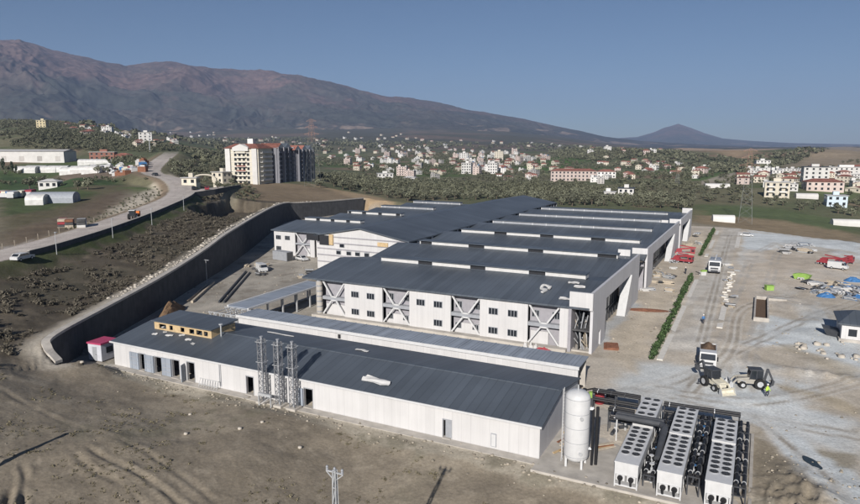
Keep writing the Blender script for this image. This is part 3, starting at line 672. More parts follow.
# portal, parapets and the right-hand wall
m = MB()
m.box(-25.55, -21.9, 98.2, 98.6, 7.0, 9.75, WHITE); fp(m, 'portal_head')
m = MB(); m.box(-25.7, -25.2, 98.25, 102.4, 0, 7.2, RECESS); m.box(-25.2, -22.3, 102.2, 102.5, 0, 7.0, DARK); m.box(-25.2, -22.3, 98.9, 102.2, 3.35, 3.6, CONC_D); m.box(-25.2, -22.3, 98.9, 102.2, 0, 0.25, CONC)
for k in range(26):
    a = random.uniform(-25, -23); zz = random.choice((0.3, 3.6))
    m.bar((a, random.uniform(99.2, 101.8), zz), (a+random.uniform(-0.8, 0.8), random.uniform(99.2, 101.8), zz+random.uniform(0.8, 3.2)), 0.14, random.choice((STEEL, TIMBER, CONC_D, TRIM)))
fp(m, 'loading_bay')
def side_wall(v0, v1, o0, o1, fin, z1, door=None, ztop=7.0):
    m = MB(); ua, ub = -22.35, -21.9
    if door:
        m.box(ua, ub, v0, door[0], 0, ztop, WHITE_V); m.box(ua, ub, door[0], door[1], 2.6, ztop, WHITE_V); m.box(ua, ub, door[1], o0, 0, ztop, WHITE_V)
    else: m.box(ua, ub, v0, o0, 0, ztop, WHITE_V)
    m.box(ua, ub, o1, v1, 0, ztop, WHITE_V); m.box(ua, ub, v0, v1, ztop, z1, WHITE_V)
    fp(m, 'side_wall')
    f = MB(); f.prism_x([(o1-fin, 0), (o1, 0), (o1, ztop), (o1-0.5, ztop)], ua-0.9, ub+0.25, WPAINT); fp(f, 'slanted_fin')
    g = MB(); g.box(ua-1.9, ua-1.75, v0+0.6, o1, 0, ztop, GLASS)
    vv = o0
    while vv < o1: g.box(ua-1.72, ua-1.6, vv, vv+0.12, 0, ztop, DARKSTEEL); vv += 2.4
    for zz in (2.3, 4.6): g.box(ua-1.71, ua-1.62, o0, o1, zz, zz+0.1, DARKSTEEL)
    fp(g, 'curtain_wall')
side_wall(98.6, 140.5, 108, 131, 6.5, 9.75, (103.2, 104.6))
side_wall(151.0, 213.0, 160, 200, 8, 9.4)
side_wall(216.5, 252.0, 222, 244, 7, 9.6)
for bx in ((-25.3, -22.35, 150.9, 151.3, 6.4, 9.4), (-28.0, -25.31, 148.6, 149, 7.7, 9.2), (-25.3, -22.35, 216.3, 216.7, 7, 9.6), (-30, -25.5, 214.6, 215, 8, 9.3), (-25.3, -21.9, 251.8, 252.2, 6.6, 10.1)):
    m = MB(); m.box(*bx, WHITE); fp(m, 'parapet')
for bx, q in (((-26.2, -25.9, 140.5, 151.0, 0, 7.6), WHITE_V), ((-25.89, -22.4, 149.6, 150.0, 0, 6.4), RECESS), ((-25.88, -22.4, 141, 149.5, 5.2, 5.5), CONC_D), ((-26.2, -25.9, 213, 216.5, 0, 7.6), WHITE_V)):
    m = MB(); m.box(*bx, q); fp(m, 'recessed_wall')
m = MB(); m.box(-112, -22.4, 251.9, 252.3, 0, 7.6, WHITE); fp(m, 'rear_wall')
# central hall
HL, HR, HP, HV0, HV1 = -104.6, -77.0, -90.8, 139.0, 267.0
m = MB(); m.prism_y([(HL, 0), (HR, 0), (HR, 9.0), (HP, 11.2), (HL, 9.0)], HV0, HV0+0.35, WHITE); gable = fp(m, 'gable_wall')
m = MB()
for z in (1.9, 3.7, 5.4, 7.0, 8.6): m.box(HL+0.1, HR-0.1 if z < 8.9 else HP+9, HV0-0.16, HV0-0.02, z, z+0.26, RECESS)
fp(m, 'cladding_rail')
for du, z in ((7.4, 6.2), (6.3, 4.3), (9.5, 4.3), (12.2, 4.3), (15, 4.3)):
    m = MB(); m.box(HL+du, HL+du+1.3, HV0-0.2, HV0-0.03, z, z+0.80, GLASS); m.box(HL+du-0.1, HL+du+1.4, HV0-0.12, HV0-0.01, z-0.1, z+1.05, TRIM); fp(m, 'window')
for bx, q in (((HL+1.0, HL+4.2, HV0-0.3, HV0-0.04, 6.5, 9.0), DARK), ((HL+4.2, HL+5.4, HV0-0.45, HV0-0.05, 6.6, 9.35), PLY), ((HL+19, HL+22, HV0-0.3, HV0-0.05, 7.2, 8.2), PLY), ((HL-3.0, HL+0.9, HV0-0.6, HV0, 7.5, 9.2), DARK)):  # plywood pieces, and dark boxes that paint the shade of the unclad gaps
    m = MB(); m.box(*bx, q); fp(m, 'unfinished_cladding')
m = MB(); m.hexa([(HL-0.7, HV0-0.6, 8.75), (HP, HV0-0.6, 11.3), (HP, HV1, 11.3), (HL-0.7, HV1, 8.75), (HL-0.7, HV0-0.6, 9.05), (HP, HV0-0.6, 11.6), (HP, HV1, 11.6), (HL-0.7, HV1, 9.05)], ROOF_V)
m.hexa([(HP, HV0-0.6, 11.3), (HR+0.7, HV0-0.6, 8.75), (HR+0.7, HV1, 8.75), (HP, HV1, 11.3), (HP, HV0-0.6, 11.6), (HR+0.7, HV0-0.6, 9.05), (HR+0.7, HV1, 9.05), (HP, HV1, 11.6)], ROOF_V)
fp(m, 'hall_roof')
m = MB()
vv = HV0+1
while vv < HV1-2:
    m.box(HR+0.2, HR+0.35, vv, vv+3.2, 7.6, 8.75, DARK); m.box(HR+0.15, HR+0.5, vv+3.2, vv+4.0, 7.4, 8.78, TRIM); vv += 4.0  # dark strips paint in the shadow band under the hall eave
m.box(HR-0.1, HR+0.2, HV0+0.4, HV1-0.5, 0, 8.7, RECESS); m.box(HL-0.2, HL+0.1, HV0+0.4, HV1-0.5, 0, 8.7, WHITE_V); m.box(HL, HR-0.11, HV1-0.5, HV1-0.2, 0, 8.9, WHITE)
fp(m, 'hall_side_wall')
# left wing
LW0, LW1, LV = -130.3, -105.0, 152.0
m = MB(); m.box(LW0, -122.4, LV, LV+0.3, 0, 7.3, WHITE); m.box(-116.9, -115.4, LV, LV+0.3, 0, 7.3, WHITE); m.box(LW0, LW0+0.3, LV+0.3, 250, 0, 7.3, WHITE_V); m.box(LW0+0.35, LW1, 249.6, 250, 0, 7.3, WHITE); fp(m, 'wing_wall')
m = MB(); m.box(-122.4, -116.9, LV+1.0, LV+1.3, 0, 7.3, RECESS); m.box(-115.4, -104.8, LV+1.0, LV+1.3, 0, 7.3, WHITE); m.box(-118.6, -117.6, LV+0.8, LV+0.98, 0, 2.4, WPAINT); m.box(-122.4, -116.9, LV+0.3, LV+1, 3.4, 3.9, TRIM); fp(m, 'recessed_wall')
m = MB(); a, b, c = -122.4, -116.9, -119.65
for (z0, zt) in ((4.2, 7.0), (3.2, 0.4)):
    m.bar((a+0.1, LV+0.2, zt), (c-0.3, LV+0.2, z0), 0.3, WPAINT); m.bar((b-0.1, LV+0.2, zt), (c+0.3, LV+0.2, z0), 0.3, WPAINT); m.bar((c-0.4, LV+0.2, z0), (c+0.4, LV+0.2, z0), 0.3, WPAINT)
fp(m, 'cross_brace')
for u, z in ((-128.6, 5.2), (-125.2, 5.2), (-128.6, 1.9)): add_window(u, z, LV-0.02, 1.9, 1.3)
bays('wing_roof', LW0-0.8, LW1+0.2, LV-0.5, 250, 7.45, 9.2, 12.0, 12.5)
for n, (v, a, b) in enumerate(((164.4, -128, -107.5), (188.3, -128, -107), (212.3, -129, -107), (236.3, -128, -107))): monitor(v, a, b, 9.2, n+(1 if n > 1 else 0))

# ================================================================ long low plant building in front
plant = thing('plant_building', 'long low white plant building with a dark shallow roof and a row of open doors', 'building', -51, 61.5)
pp = offset_builder(plant, -51, 61.5)
PU0, PU1, PV0, PV1 = -84.0, -18.6, 61.5, 76.8
DOORS = [(-78.5, -77.3, 2.5), (-75.4, -73.9, 2.5), (-71.9, -70.5, 2.6), (-69.0, -67.6, 2.7), (-58.3, -57.1, 2.4), (-48.9, -47.6, 2.4), (-29.7, -28.7, 2.1)]
m = MB(); u = PU0
for a, b, h in DOORS:
    m.box(u, a, PV0, PV0+0.3, 0, 3.55, WHITE); m.box(a, b, PV0, PV0+0.3, h+0.15, 3.55, WHITE); u = b
m.box(u, PU1, PV0, PV0+0.3, 0, 3.55, WHITE)
m.box(PU0, PU0+0.3, PV0+0.3, PV1, 0, 3.55, WHITE_V); m.box(PU0, PU1, PV1-0.3, PV1, 0, 3.5, WHITE)
pp(m, 'wall')
m = MB(); m.prism_x([(PV0+0.301, 0), (PV1-0.301, 0), (PV1-0.301, 3.55), (68.6, 4.85), (PV0+0.301, 3.55)], PU1-0.3, PU1, WHITE_V); pp(m, 'end_wall')
m = MB(); m.box(PU0+0.3, PU1-0.3, PV0+2.2, PV0+2.3, 0.1, 3.5, DARK); pp(m, 'shade_backing')  # near-black sheet painted as the shade behind the open doors
m = MB()
for s in ((PV0-0.35, 3.52, 68.6, 4.95), (68.6, 4.95, PV1+0.35, 3.6)):
    m.hexa([(PU0-0.3, s[0], s[1]), (PU1+0.3, s[0], s[1]), (PU1+0.3, s[2], s[3]), (PU0-0.3, s[2], s[3]), (PU0-0.3, s[0], s[1]+0.16), (PU1+0.3, s[0], s[1]+0.16), (PU1+0.3, s[2], s[3]+0.16), (PU0-0.3, s[2], s[3]+0.16)], ROOF)
m.box(PU0, PU1, 68.4, 68.8, 5.08, 5.16, ROOF)
pp(m, 'roof')
m = MB(); m.box(PU0-0.3, PU1+0.3, PV0-0.45, PV0-0.34, 3.5, 3.72, WPAINT); pp(m, 'gutter')
for i, (a, b, h) in enumerate(DOORS):
    m = MB(); m.box(a-0.08, a, PV0-0.04, PV0+0.2, 0.1, h+0.15, TRIM); m.box(b, b+0.08, PV0-0.04, PV0+0.2, 0.1, h+0.15, TRIM); m.box(a-0.08, b+0.08, PV0-0.05, PV0+0.2, h+0.05, h+0.17, TRIM); m.box(a, b, PV0-0.3, PV0+0.4, 0.0, 0.12, CONC)
    fr = pp(m, 'door_frame')
    m = MB()
    if i < 3:
        w = 1.9
        m.box(a-w, a-0.1, PV0-0.22, PV0-0.08, 0.12, h+0.1, ROOF_PALE)
        for z in (0.7, 1.3, 1.9): m.box(a-w+0.15, a-0.25, PV0-0.25, PV0-0.21, z, z+0.08, TRIM)
    elif i == 3: m.cbox((a-0.25, PV0-0.55, 1.3), (0.08, 1.0, 2.4), ROOF_PALE, rz=R(20))
    elif i == 5: m.box(a-1.1, a-0.1, PV0-0.2, PV0-0.08, 0.12, h, ROOF_PALE)
    elif i == 6: m.box(a+0.25, b-0.02, PV0+0.1, PV0+0.16, 0.12, h, TRIM)
    if m.v: lf = m.build('door_leaf', fr)
m = MB(); m.box(-24.0, -23.35, PV0-0.06, PV0, 0.25, 1.75, TRIM); m.box(-23.92, -23.43, PV0-0.09, PV0-0.02, 0.33, 1.67, WPAINT); pp(m, 'window')
m = MB(); m.box(-63.0, -62.9, PV0-0.08, PV0-0.01, 0.3, 3.5, TRIM); m.box(-62.75, -62.68, PV0-0.08, PV0-0.01, 0.3, 3.5, TRIM); pp(m, 'downpipe')
# raised plywood fronted roof light
m = MB(); a, b = -80.9, -69.2
m.box(a, b, 66.4, 66.55, 4.35, 4.9, PLY); m.box(a, b, 66.4, 66.55, 5.6, 5.95, PLY)
holes = [(-79.9, -78.4), (-77.7, -77.0), (-75.4, -74.6), (-73.6, -72.6), (-72.2, -71.0), (-70.7, -69.9)]; u = a
for h0, h1 in holes: m.box(u, h0, 66.4, 66.55, 4.9, 5.6, PLY); u = h1
m.box(u, b, 66.4, 66.55, 4.9, 5.6, PLY); m.box(b-0.15, b, 66.55, 71.2, 4.4, 5.9, PLY); m.box(a, a+0.15, 66.55, 71.2, 4.4, 5.9, PLY); m.box(a+0.2, b-0.2, 67.4, 67.5, 4.5, 5.8, DARK)
rl = pp(m, 'roof_light')
m = MB(); m.hexa([(a-0.3, 66.1, 5.92), (b+0.3, 66.1, 5.92), (b+0.3, 71.6, 6.25), (a-0.3, 71.6, 6.25), (a-0.3, 66.1, 6.06), (b+0.3, 66.1, 6.06), (b+0.3, 71.6, 6.4), (a-0.3, 71.6, 6.4)], ROOF); m.build('roof_light_cover', rl)
m = MB(); m.tube((-68.4, 67.5, 4.8), (-68.4, 67.5, 6.6), 0.10, STEEL, 8); m.tube((-68.4, 67.5, 6.6), (-68.4, 67.5, 6.75), 0.28, STEEL, 8); pp(m, 'vent_pipe')

def roof_z(v): return 3.68+(v-PV0+0.35)/(68.6-PV0+0.35)*1.43 if v < 68.6 else 5.11-(v-68.6)/(PV1+0.35-68.6)*1.35
def sheet(u, v, w, d, rz, label, group='white insulation scraps left on the dark roof', zz=None, crumple=0.05):
    me = bmesh.new(); n = 5
    zz = zz or roof_z
    g = [[me.verts.new((((i/(n-1))-0.5)*w*(1-0.25*abs(j/(n-1)-0.4)), ((j/(n-1))-0.5)*d, random.uniform(0.03, 0.03+crumple*2))) for i in range(n)] for j in range(n)]
    for j in range(n-1):
        for i in range(n-1): me.faces.new((g[j][i], g[j][i+1], g[j+1][i+1], g[j+1][i]))
    ex = bmesh.ops.extrude_face_region(me, geom=me.faces[:]); bmesh.ops.translate(me, vec=(0, 0, 0.05), verts=[q for q in ex['geom'] if isinstance(q, bmesh.types.BMVert)])
    bmesh.ops.recalc_face_normals(me, faces=me.faces)
    d_ = bpy.data.meshes.new('insulation_scrap'); me.to_mesh(d_); me.free(); d_.materials.append(FOAM)
    o = bpy.data.objects.new('insulation_scrap', d_); COL.objects.link(o)
    s = (zz(v+0.2)-zz(v-0.2))/0.4
    place(o, u, v, zz(v)+0.02, rz); o.rotation_euler.x = math.atan(s)
    tag(o, label, 'sheet', group); return o
G_ = 'scraps beside the plywood roof light'
for (u, v, w, d, rz) in ((-79.1, 64.9, 0.9, 0.5, .3), (-78.0, 65.8, 0.6, 0.4, 1), (-76.4, 65.2, 1.3, 0.45, .2), (-74.5, 65.8, 0.9, 0.4, .9), (-72.3, 65.0, 1.0, 0.5, .4), (-70.6, 64.2, 0.7, 0.5, 2), (-80.0, 67.0, 0.9, 0.4, .1)):
    sheet(u, v, w, d, rz, 'small white scrap lying below the plywood fronted roof light', G_)
sheet(-39.6, 63.6, 4.2, 1.1, -0.12, 'longest white sheet lying crumpled low on the dark roof', crumple=0.12); sheet(-46.8, 71.6, 2.2, 0.6, -0.05, 'thin white sheet lying high on the dark roof right of the masts', crumple=0.06)
sheet(-62.5, 73.5, 5.4, 0.35, -0.05, 'long pale strip lying along the back slope of the dark roof', crumple=0.03)
# curl of sheeting left on the big roof
def fz(v): return 7.36+(v-98.05)/12.9*1.89
m = MB(); prev = None
for k in range(15):
    t = k/14; ang = -0.6+t*5.2; r = 0.95
    p = (math.cos(ang)*r*0.8, math.sin(ang)*r+1.2, 0.35+0.15*math.sin(k)) if t < 0.8 else (0.55-(t-0.8)*2.5, 0.7-(t-0.8)*9, 0.3)
    if prev: m.bar(prev, p, 0.42, FOAM, 0.25)
    prev = p
o = m.build('insulation_roll'); place(o, -31.3, 103.3, fz(103.3), 0); o.rotation_euler.x = R(8); tag(o, 'curled white insulation strip lying on the large dark roof', 'sheet')
for u, v in ((-27.6, 108.6), (-26.2, 106.9), (-27.0, 100.9)): sheet(u, v, 2.0, 0.8, 0.1, 'white scrap lying near the right edge of the large roof', 'scraps near the right edge of the large roof', fz, 0.08)

# corridor behind the plant building, and the covered gallery to the works
cor = thing('service_corridor', 'long low corridor with white wall and pale corrugated roof between two dark roofs', 'building', -48, 80)
cp_ = offset_builder(cor, -48, 80)
m = MB(); m.box(-77, -19.4, 80, 80.3, 0, 4.0, WHITE); m.box(-77, -19.4, 84.2, 84.4, 0, 3.9, CONC); cp_(m, 'wall')
m = MB(); m.box(-77.2, -19.2, 79.85, 84.8, 4.0, 4.14, ROOF_PALE); u = -76.5
while u < -20: m.box(u, u+0.12, 79.9, 84.7, 4.14, 4.24, ROOF_PALE); u += 2.0
cp_(m, 'roof')
m = MB(); m.box(-77.2, -19.2, 79.7, 79.84, 3.75, 4.2, WPAINT); cp_(m, 'fascia')
m = MB(); m.box(-56.6, -56.2, 79.8, 79.98, 2.9, 3.5, DARK); cp_(m, 'outlet_opening')
m = MB()
for k in range(5):
    u = -77.3-k*1.3
    for z in (2.1, 3.9): m.bar((u, 80.1, z), (u-1.3, 80.1, z), 0.12, STEEL); m.bar((u, 83.9, z), (u-1.3, 83.9, z), 0.12, STEEL)
    m.bar((u, 80.1, 2.1), (u-1.3, 80.1, 3.9), 0.1, STEEL); m.bar((u-0.65, 80.1, 3.9), (u-1.3, 80.1, 2.1), 0.1, STEEL); m.bar((u, 83.9, 2.1), (u-1.3, 83.9, 3.9), 0.1, STEEL); m.bar((u, 80.1, 3.9), (u, 83.9, 3.9), 0.1, STEEL)
    for vv in (80.1, 83.9): m.bar((u, vv, 0), (u, vv, 3.9), 0.16, STEEL)
cp_(m, 'open_truss')
gal = thing('covered_gallery', 'covered walkway on posts with pale corrugated roof leading to the factory corner', 'gallery', -82, 96)
gp = offset_builder(gal, -82, 96)
m = MB(); m.hexa([(-83.6, 84.5, 3.85), (-79.0, 84.5, 3.85), (-79.6, 108.5, 3.85), (-84.2, 108.5, 3.85), (-83.6, 84.5, 4.0), (-79.0, 84.5, 4.0), (-79.6, 108.5, 4.0), (-84.2, 108.5, 4.0)], ROOF_PALE_V); gp(m, 'roof')
m = MB(); m.bar((-78.95, 84.5, 3.9), (-79.55, 108.5, 3.9), 0.3, WPAINT); m.bar((-83.65, 84.5, 3.95), (-84.25, 108.5, 3.95), 0.36, WPAINT); gp(m, 'fascia')
for k in range(6):
    v = 86+k*4.3; m = MB()
    for du in (-79.4, -83.2):
        m.box(du-0.13-k*0.1, du+0.13-k*0.1, v-0.13, v+0.13, 0, 3.85, STEEL)
    m.bar((-79.4-k*0.1, v, 3.7), (-83.2-k*0.1, v, 3.7), 0.2, STEEL); gp(m, 'post_frame')
m = MB(); m.bar((-83.3, 85, 0), (-83.9, 108, 0), 0.2, CONC, 0.8); gp(m, 'kerb_wall')

# ================================================================ retaining wall
m = MB(); i_ = 0; T = 0.75
Wp = [np.array(p) for p in WALL_LINE]; nr_ = []
for i, p in enumerate(Wp):
    d = Wp[min(i+1, NW-1)]-Wp[max(i-1, 0)]; d = d[:2]/np.hypot(*d[:2]); nr_.append(np.array([d[1], -d[0]]))
for i in range(NW-1):
    a, b = Wp[i], Wp[i+1]; na, nb = nr_[i], nr_[i+1]
    f0, f1 = a[:2]+na*0.35, b[:2]+nb*0.35; b0, b1 = a[:2]-na*0.45, b[:2]-nb*0.45
    za, zb = a[2]+0.12, b[2]+0.12
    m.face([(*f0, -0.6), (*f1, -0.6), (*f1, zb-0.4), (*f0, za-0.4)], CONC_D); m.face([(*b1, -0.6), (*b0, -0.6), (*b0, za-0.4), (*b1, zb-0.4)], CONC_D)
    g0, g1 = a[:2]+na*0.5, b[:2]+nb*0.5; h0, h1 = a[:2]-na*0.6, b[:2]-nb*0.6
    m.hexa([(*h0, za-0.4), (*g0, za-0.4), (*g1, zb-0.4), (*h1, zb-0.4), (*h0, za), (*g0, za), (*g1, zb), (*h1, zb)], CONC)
rw = m.build('retaining_wall'); tag(rw, 'tall dark concrete retaining wall curving along the left edge of the yard', 'retaining wall')

# ================================================================ masts against the plant building
MASTM = mat('weathered_zinc', (0.26, 0.265, 0.28), 0.5, metal=0.3)
def lattice(m, u, v, w, z0, z1, mat_, step=0.9, t=0.07):
    c = [(-w/2, -w/2), (w/2, -w/2), (w/2, w/2), (-w/2, w/2)]
    for a, b in c: m.bar((u+a, v+b, z0), (u+a, v+b, z1), t*1.3, mat_)
    z = z0; k = 0
    while z < z1-0.1:
        zn = min(z+step, z1)
        for i in range(4):
            p, q = c[i], c[(i+1) % 4]
            m.bar((u+p[0], v+p[1], zn), (u+q[0], v+q[1], zn), t, mat_)
            if k % 2: p, q = q, p
            m.bar((u+p[0], v+p[1], z), (u+q[0], v+q[1], zn), t, mat_)
        z = zn; k += 1
for i, (u, lab) in enumerate(((-54.4, 'leftmost of the three steel lattice masts before the white wall'), (-51.8, 'middle one of the three steel lattice masts before the white wall'), (-49.6, 'rightmost of the three steel lattice masts before the white wall'))):
    t = thing('lattice_mast', lab, 'mast', u, 60.3, group='lattice masts by the plant building')
    m = MB(); lattice(m, 0, 0, 0.72, 0.3, 8.3, MASTM, 0.8, 0.055); m.build('lattice_shaft', t)
    m = MB(); m.tube((0, 0, 0.3), (0, 0, 8.6), 0.13, TRIM, 10); m.tube((0, 0, 8.6), (0, 0, 8.7), 0.22, TRIM, 10); m.build('flue', t)
    m = MB(); m.box(-0.7, 0.7, -0.7, 0.7, 0, 0.3, CONC); m.build('footing', t)
    for z in (8.0, 5.4):
        m = MB(); m.box(-0.55, 0.55, -0.55, -0.5, z, z+0.06, STEEL); m.box(-0.55, 0.55, 0.5, 0.55, z, z+0.06, STEEL); m.box(-0.55, -0.5, -0.5, 0.5, z, z+0.06, STEEL); m.box(0.5, 0.55, -0.5, 0.5, z, z+0.06, STEEL); m.build('collar', t)
m = MB(); m.bar((-1.6, 0, 1.6), (0.4, 0, 1.6), 0.3, STEEL); m.bar((-1.6, 0, 0), (-1.6, 0, 1.6), 0.12, STEEL); m.bar((0.3, 0, 0), (0.3, 0, 1.6), 0.12, STEEL); m.bar((-1.6, 0.0, 0.1), (0.3, 0, 1.5), 0.06, STEEL)
o = m.build('pipe_support'); place(o, -52.6, 59.2, 0); tag(o, 'low steel pipe support between the lattice masts', 'pipe support')
m = MB()
for k in range(8): m.bar((-1.6+k*0.46, 0, 0), (-1.6+k*0.46, 0.35, 1.1), 0.05, STEEL)
for t_ in (0.3, 0.98): m.bar((-1.7, 0.35*t_, 1.1*t_), (1.7, 0.35*t_, 1.1*t_), 0.06, STEEL)
o = m.build('leaning_railing'); place(o, -64.4, 60.6, 0.02); tag(o, 'thin metal railing leaning against the white plant wall', 'railing')
# site cabin and barrel by the left end
cab = thing('site_cabin', 'small grey cabin with magenta roof edge beside the white plant building', 'cabin', -88.0, 62.6, rz=R(6))
m = MB(); m.box(-1.3, 1.3, -1.5, 1.5, 0.15, 2.7, mat('cabin_grey', (0.50, 0.51, 0.55), 0.5)); m.build('cabin_body', cab)
m = MB(); m.box(-1.42, 1.42, -1.62, 1.62, 2.7, 2.95, PINK); m.build('roof', cab)
m = MB(); m.box(-0.4, 0.4, -1.55, -1.5, 0.2, 2.3, TRIM); d = m.build('door', cab); m = MB(); m.box(0.22, 0.3, -1.6, -1.55, 1.1, 1.2, DARK); m.build('handle', d)
m = MB(); m.box(1.3, 1.34, -0.6, 0.6, 1.2, 2.1, GLASS); m.build('window', cab)
m = MB(); m.lathe([(0.5, 0), (0.62, 0.15), (0.62, 0.9), (0.66, 1.0), (0.6, 1.15), (0.3, 1.3)], ORANGE, 16)
o = m.build('water_drum', smooth=False); place(o, -88.6, 76.0, 0); tag(o, 'round orange drum behind the end of the plant building', 'drum')

# ================================================================ tank and chiller plant
tank = thing('storage_tank', 'tall white cylindrical tank on short legs at the plant building corner', 'tank', -14.9, 61.9)
m = MB(); m.lathe([(0.3, 0.62), (0.9, 0.75), (1.2, 1.05), (1.24, 1.3), (1.24, 7.3), (1.15, 7.62), (0.85, 7.9), (0.4, 8.05), (0.12, 8.08)], WPAINT, 40); o = m.build('tank_shell', tank, smooth=True)
for k in range(4):
    a = math.pi/4+k*math.pi/2; m = MB(); m.bar((math.cos(a)*1.12, math.sin(a)*1.12, 0), (math.cos(a)*1.12, math.sin(a)*1.12, 1.4), 0.2, WPAINT); m.cbox((math.cos(a)*1.12, math.sin(a)*1.12, 0.03), (0.4, 0.4, 0.06), WPAINT); m.build('leg', tank)
m = MB()
for a, z in ((-60, 5.6), (-60, 1.9), (10, 6.3), (15, 2.0), (120, 4.0)):
    c, s = math.cos(R(a)), math.sin(R(a)); m.tube((c*1.2, s*1.2, z), (c*1.5, s*1.5, z), 0.11, WPAINT, 10); m.tube((c*1.5, s*1.5, z), (c*1.56, s*1.56, z), 0.19, STEEL, 10)
m.tube((0, 0, 8.05), (0, 0, 8.6), 0.08, STEEL, 8); m.build('nozzle', tank)
for z in (1.3, 2.8, 4.3, 5.8, 7.3): m = MB(); m.tube((0, 0, z), (0, 0, z+0.05), 1.255, TRIM, 40, caps=False); m.build('weld_seam', tank)
m = MB(); m.tube((1.55, 0.2, 0.3), (1.55, 0.2, 6.2), 0.13, BLACKP, 10); m.tube((1.9, 0.5, 0.3), (1.9, 0.5, 6.4), 0.16, BLACKP, 10); m.tube((1.55, 0.2, 2.0), (1.2, 0.1, 2.0), 0.1, STEEL, 8); m.tube((1.5, 0.2, 6.2), (1.2, 0.1, 6.2), 0.1, STEEL, 8); m.build('riser_pipe', tank)
m = MB()
for sx in (-1.45,):
    m.bar((sx, -0.18, 0.2), (sx, -0.18, 8.0), 0.05, WPAINT); m.bar((sx, 0.22, 0.2), (sx, 0.22, 8.0), 0.05, WPAINT)
    for k in range(22): m.bar((sx, -0.18, 0.5+k*0.34), (sx, 0.22, 0.5+k*0.34), 0.035, WPAINT)
m.build('ladder', tank)
m = MB(); m.box(-18.6, 1.2, 58.9, 77.6, -0.35, 0.10, CONC); m.box(-18.6, 1.2, 58.6, 58.9, -0.9, 0.22, CONC); m.box(0.9, 1.2, 58.9, 77.6, 0.10, 0.3, CONC)
slab = m.build('equipment_slab'); slab.location = (*UV(0, 0), 0); slab.rotation_euler.z = -A; tag(slab, kind='structure')
m = MB(); m.box(-84.8, -18.62, 60.1, 61.45, -0.9, 0.04, CONC); o = m.build('pavement_strip'); o.rotation_euler.z = -A; tag(o, kind='structure')

FANB = mat('fan_well', (0.03, 0.031, 0.034), 0.6)
def fan_mesh():
    m = MB(); n = 14
    m.tube((0, 0, 0), (0, 0, 0.16), 0.42, TRIM, n, caps=False); m.tube((0, 0, 0.155), (0, 0, 0.16), 0.37, FANB, n)
    for k in range(5):
        a = k*2*math.pi/5; m.bar((0.08*math.cos(a), 0.08*math.sin(a), 0.18), (0.36*math.cos(a), 0.36*math.sin(a), 0.18), 0.09, DARKSTEEL, 0.02)
    m.tube((0, 0, 0.15), (0, 0, 0.22), 0.09, DARKSTEEL, 8); return m
FAN = None
def chiller(u, v0, v1, rows, label, near_end, z=2.5, w=2.15, apron=0.0):
    global FAN
    L = v1-v0; t = thing('chiller', label, 'chiller', u, (v0+v1)/2, 0.1, group='rows of rooftop style chillers on the slab')
    m = MB(); m.box(-w/2, w/2, -L/2, L/2, 1.25, z, WPAINT); m.box(-w/2-0.04, w/2+0.04, -L/2-0.04, L/2+0.04, z-0.12, z+0.02, WPAINT)
    m.build('casing', t)
    m = MB()
    for s in (-1, 1): m.box(s*w/2*0.93-0.03, s*w/2*0.93+0.03, -L/2+0.1, L/2-0.1, 0.35, 1.25, DARKSTEEL)
    k = -L/2+0.02
    while k < L/2+0.01:
        for s in (-1, 1): m.box(s*(w/2-0.06)-0.06, s*(w/2-0.06)+0.06, k-0.06, k+0.06, 0, 1.25, WPAINT)
        k += (L-0.04)/4
    m.box(-w/2, w/2, -L/2, L/2, 0.1, 0.28, WPAINT); m.build('base_frame', t)
    m = MB()
    for s in (-0.5, 0.5):
        m.tube((s, -L/2+0.5, 0.75), (s, L/2-0.5, 0.75), 0.28, DARKSTEEL, 10)
    m.build('compressor', t)
    y0, y1 = -L/2+0.55+apron, L/2-0.55
    for r in range(rows):
        for s in (-1, 1):
            if FAN is None: f = fan_mesh().build('fan', t); FAN = f.data
            else: f = bpy.data.objects.new('fan', FAN); COL.objects.link(f); f.parent = t
            f.location = (s*0.50, y0+(y1-y0)*r/(rows-1), z-0.06)
    if near_end:
        for s in (-0.5, 0.5):
            m = MB(); m.tube((s, -L/2-0.06, 1.0), (s, -L/2-0.28, 1.0), 0.26, BLACKP, 12); m.box(s-0.4, s+0.4, -L/2-0.1, -L/2-0.02, 0.7, 1.3, WPAINT); m.tube((s, -L/2-0.28, 1.0), (s, -L/2-0.28, 0.4), 0.1, BLACKP, 8); m.build('pipe_flange', t)
    return t
chiller(-9.5, 59.4, 68.3, 7, 'longer chiller nearest the white tank, under the bent black duct', True, apron=1.6)
chiller(-9.7, 70.0, 77.2, 5, 'shorter chiller behind the bent black duct, back row nearest the tank', False)
chiller(-5.65, 59.4, 68.0, 7, 'longer front chiller in the middle row of three', True, apron=1.3)
chiller(-5.7, 68.5, 76.0, 6, 'shorter back chiller in the middle row of three', False)
chiller(-1.55, 59.5, 68.0, 7, 'longer front chiller in the row beside the brown spoil heap', True, apron=1.3)
chiller(-1.6, 68.6, 74.6, 5, 'shorter back chiller in the row beside the brown spoil heap', False)
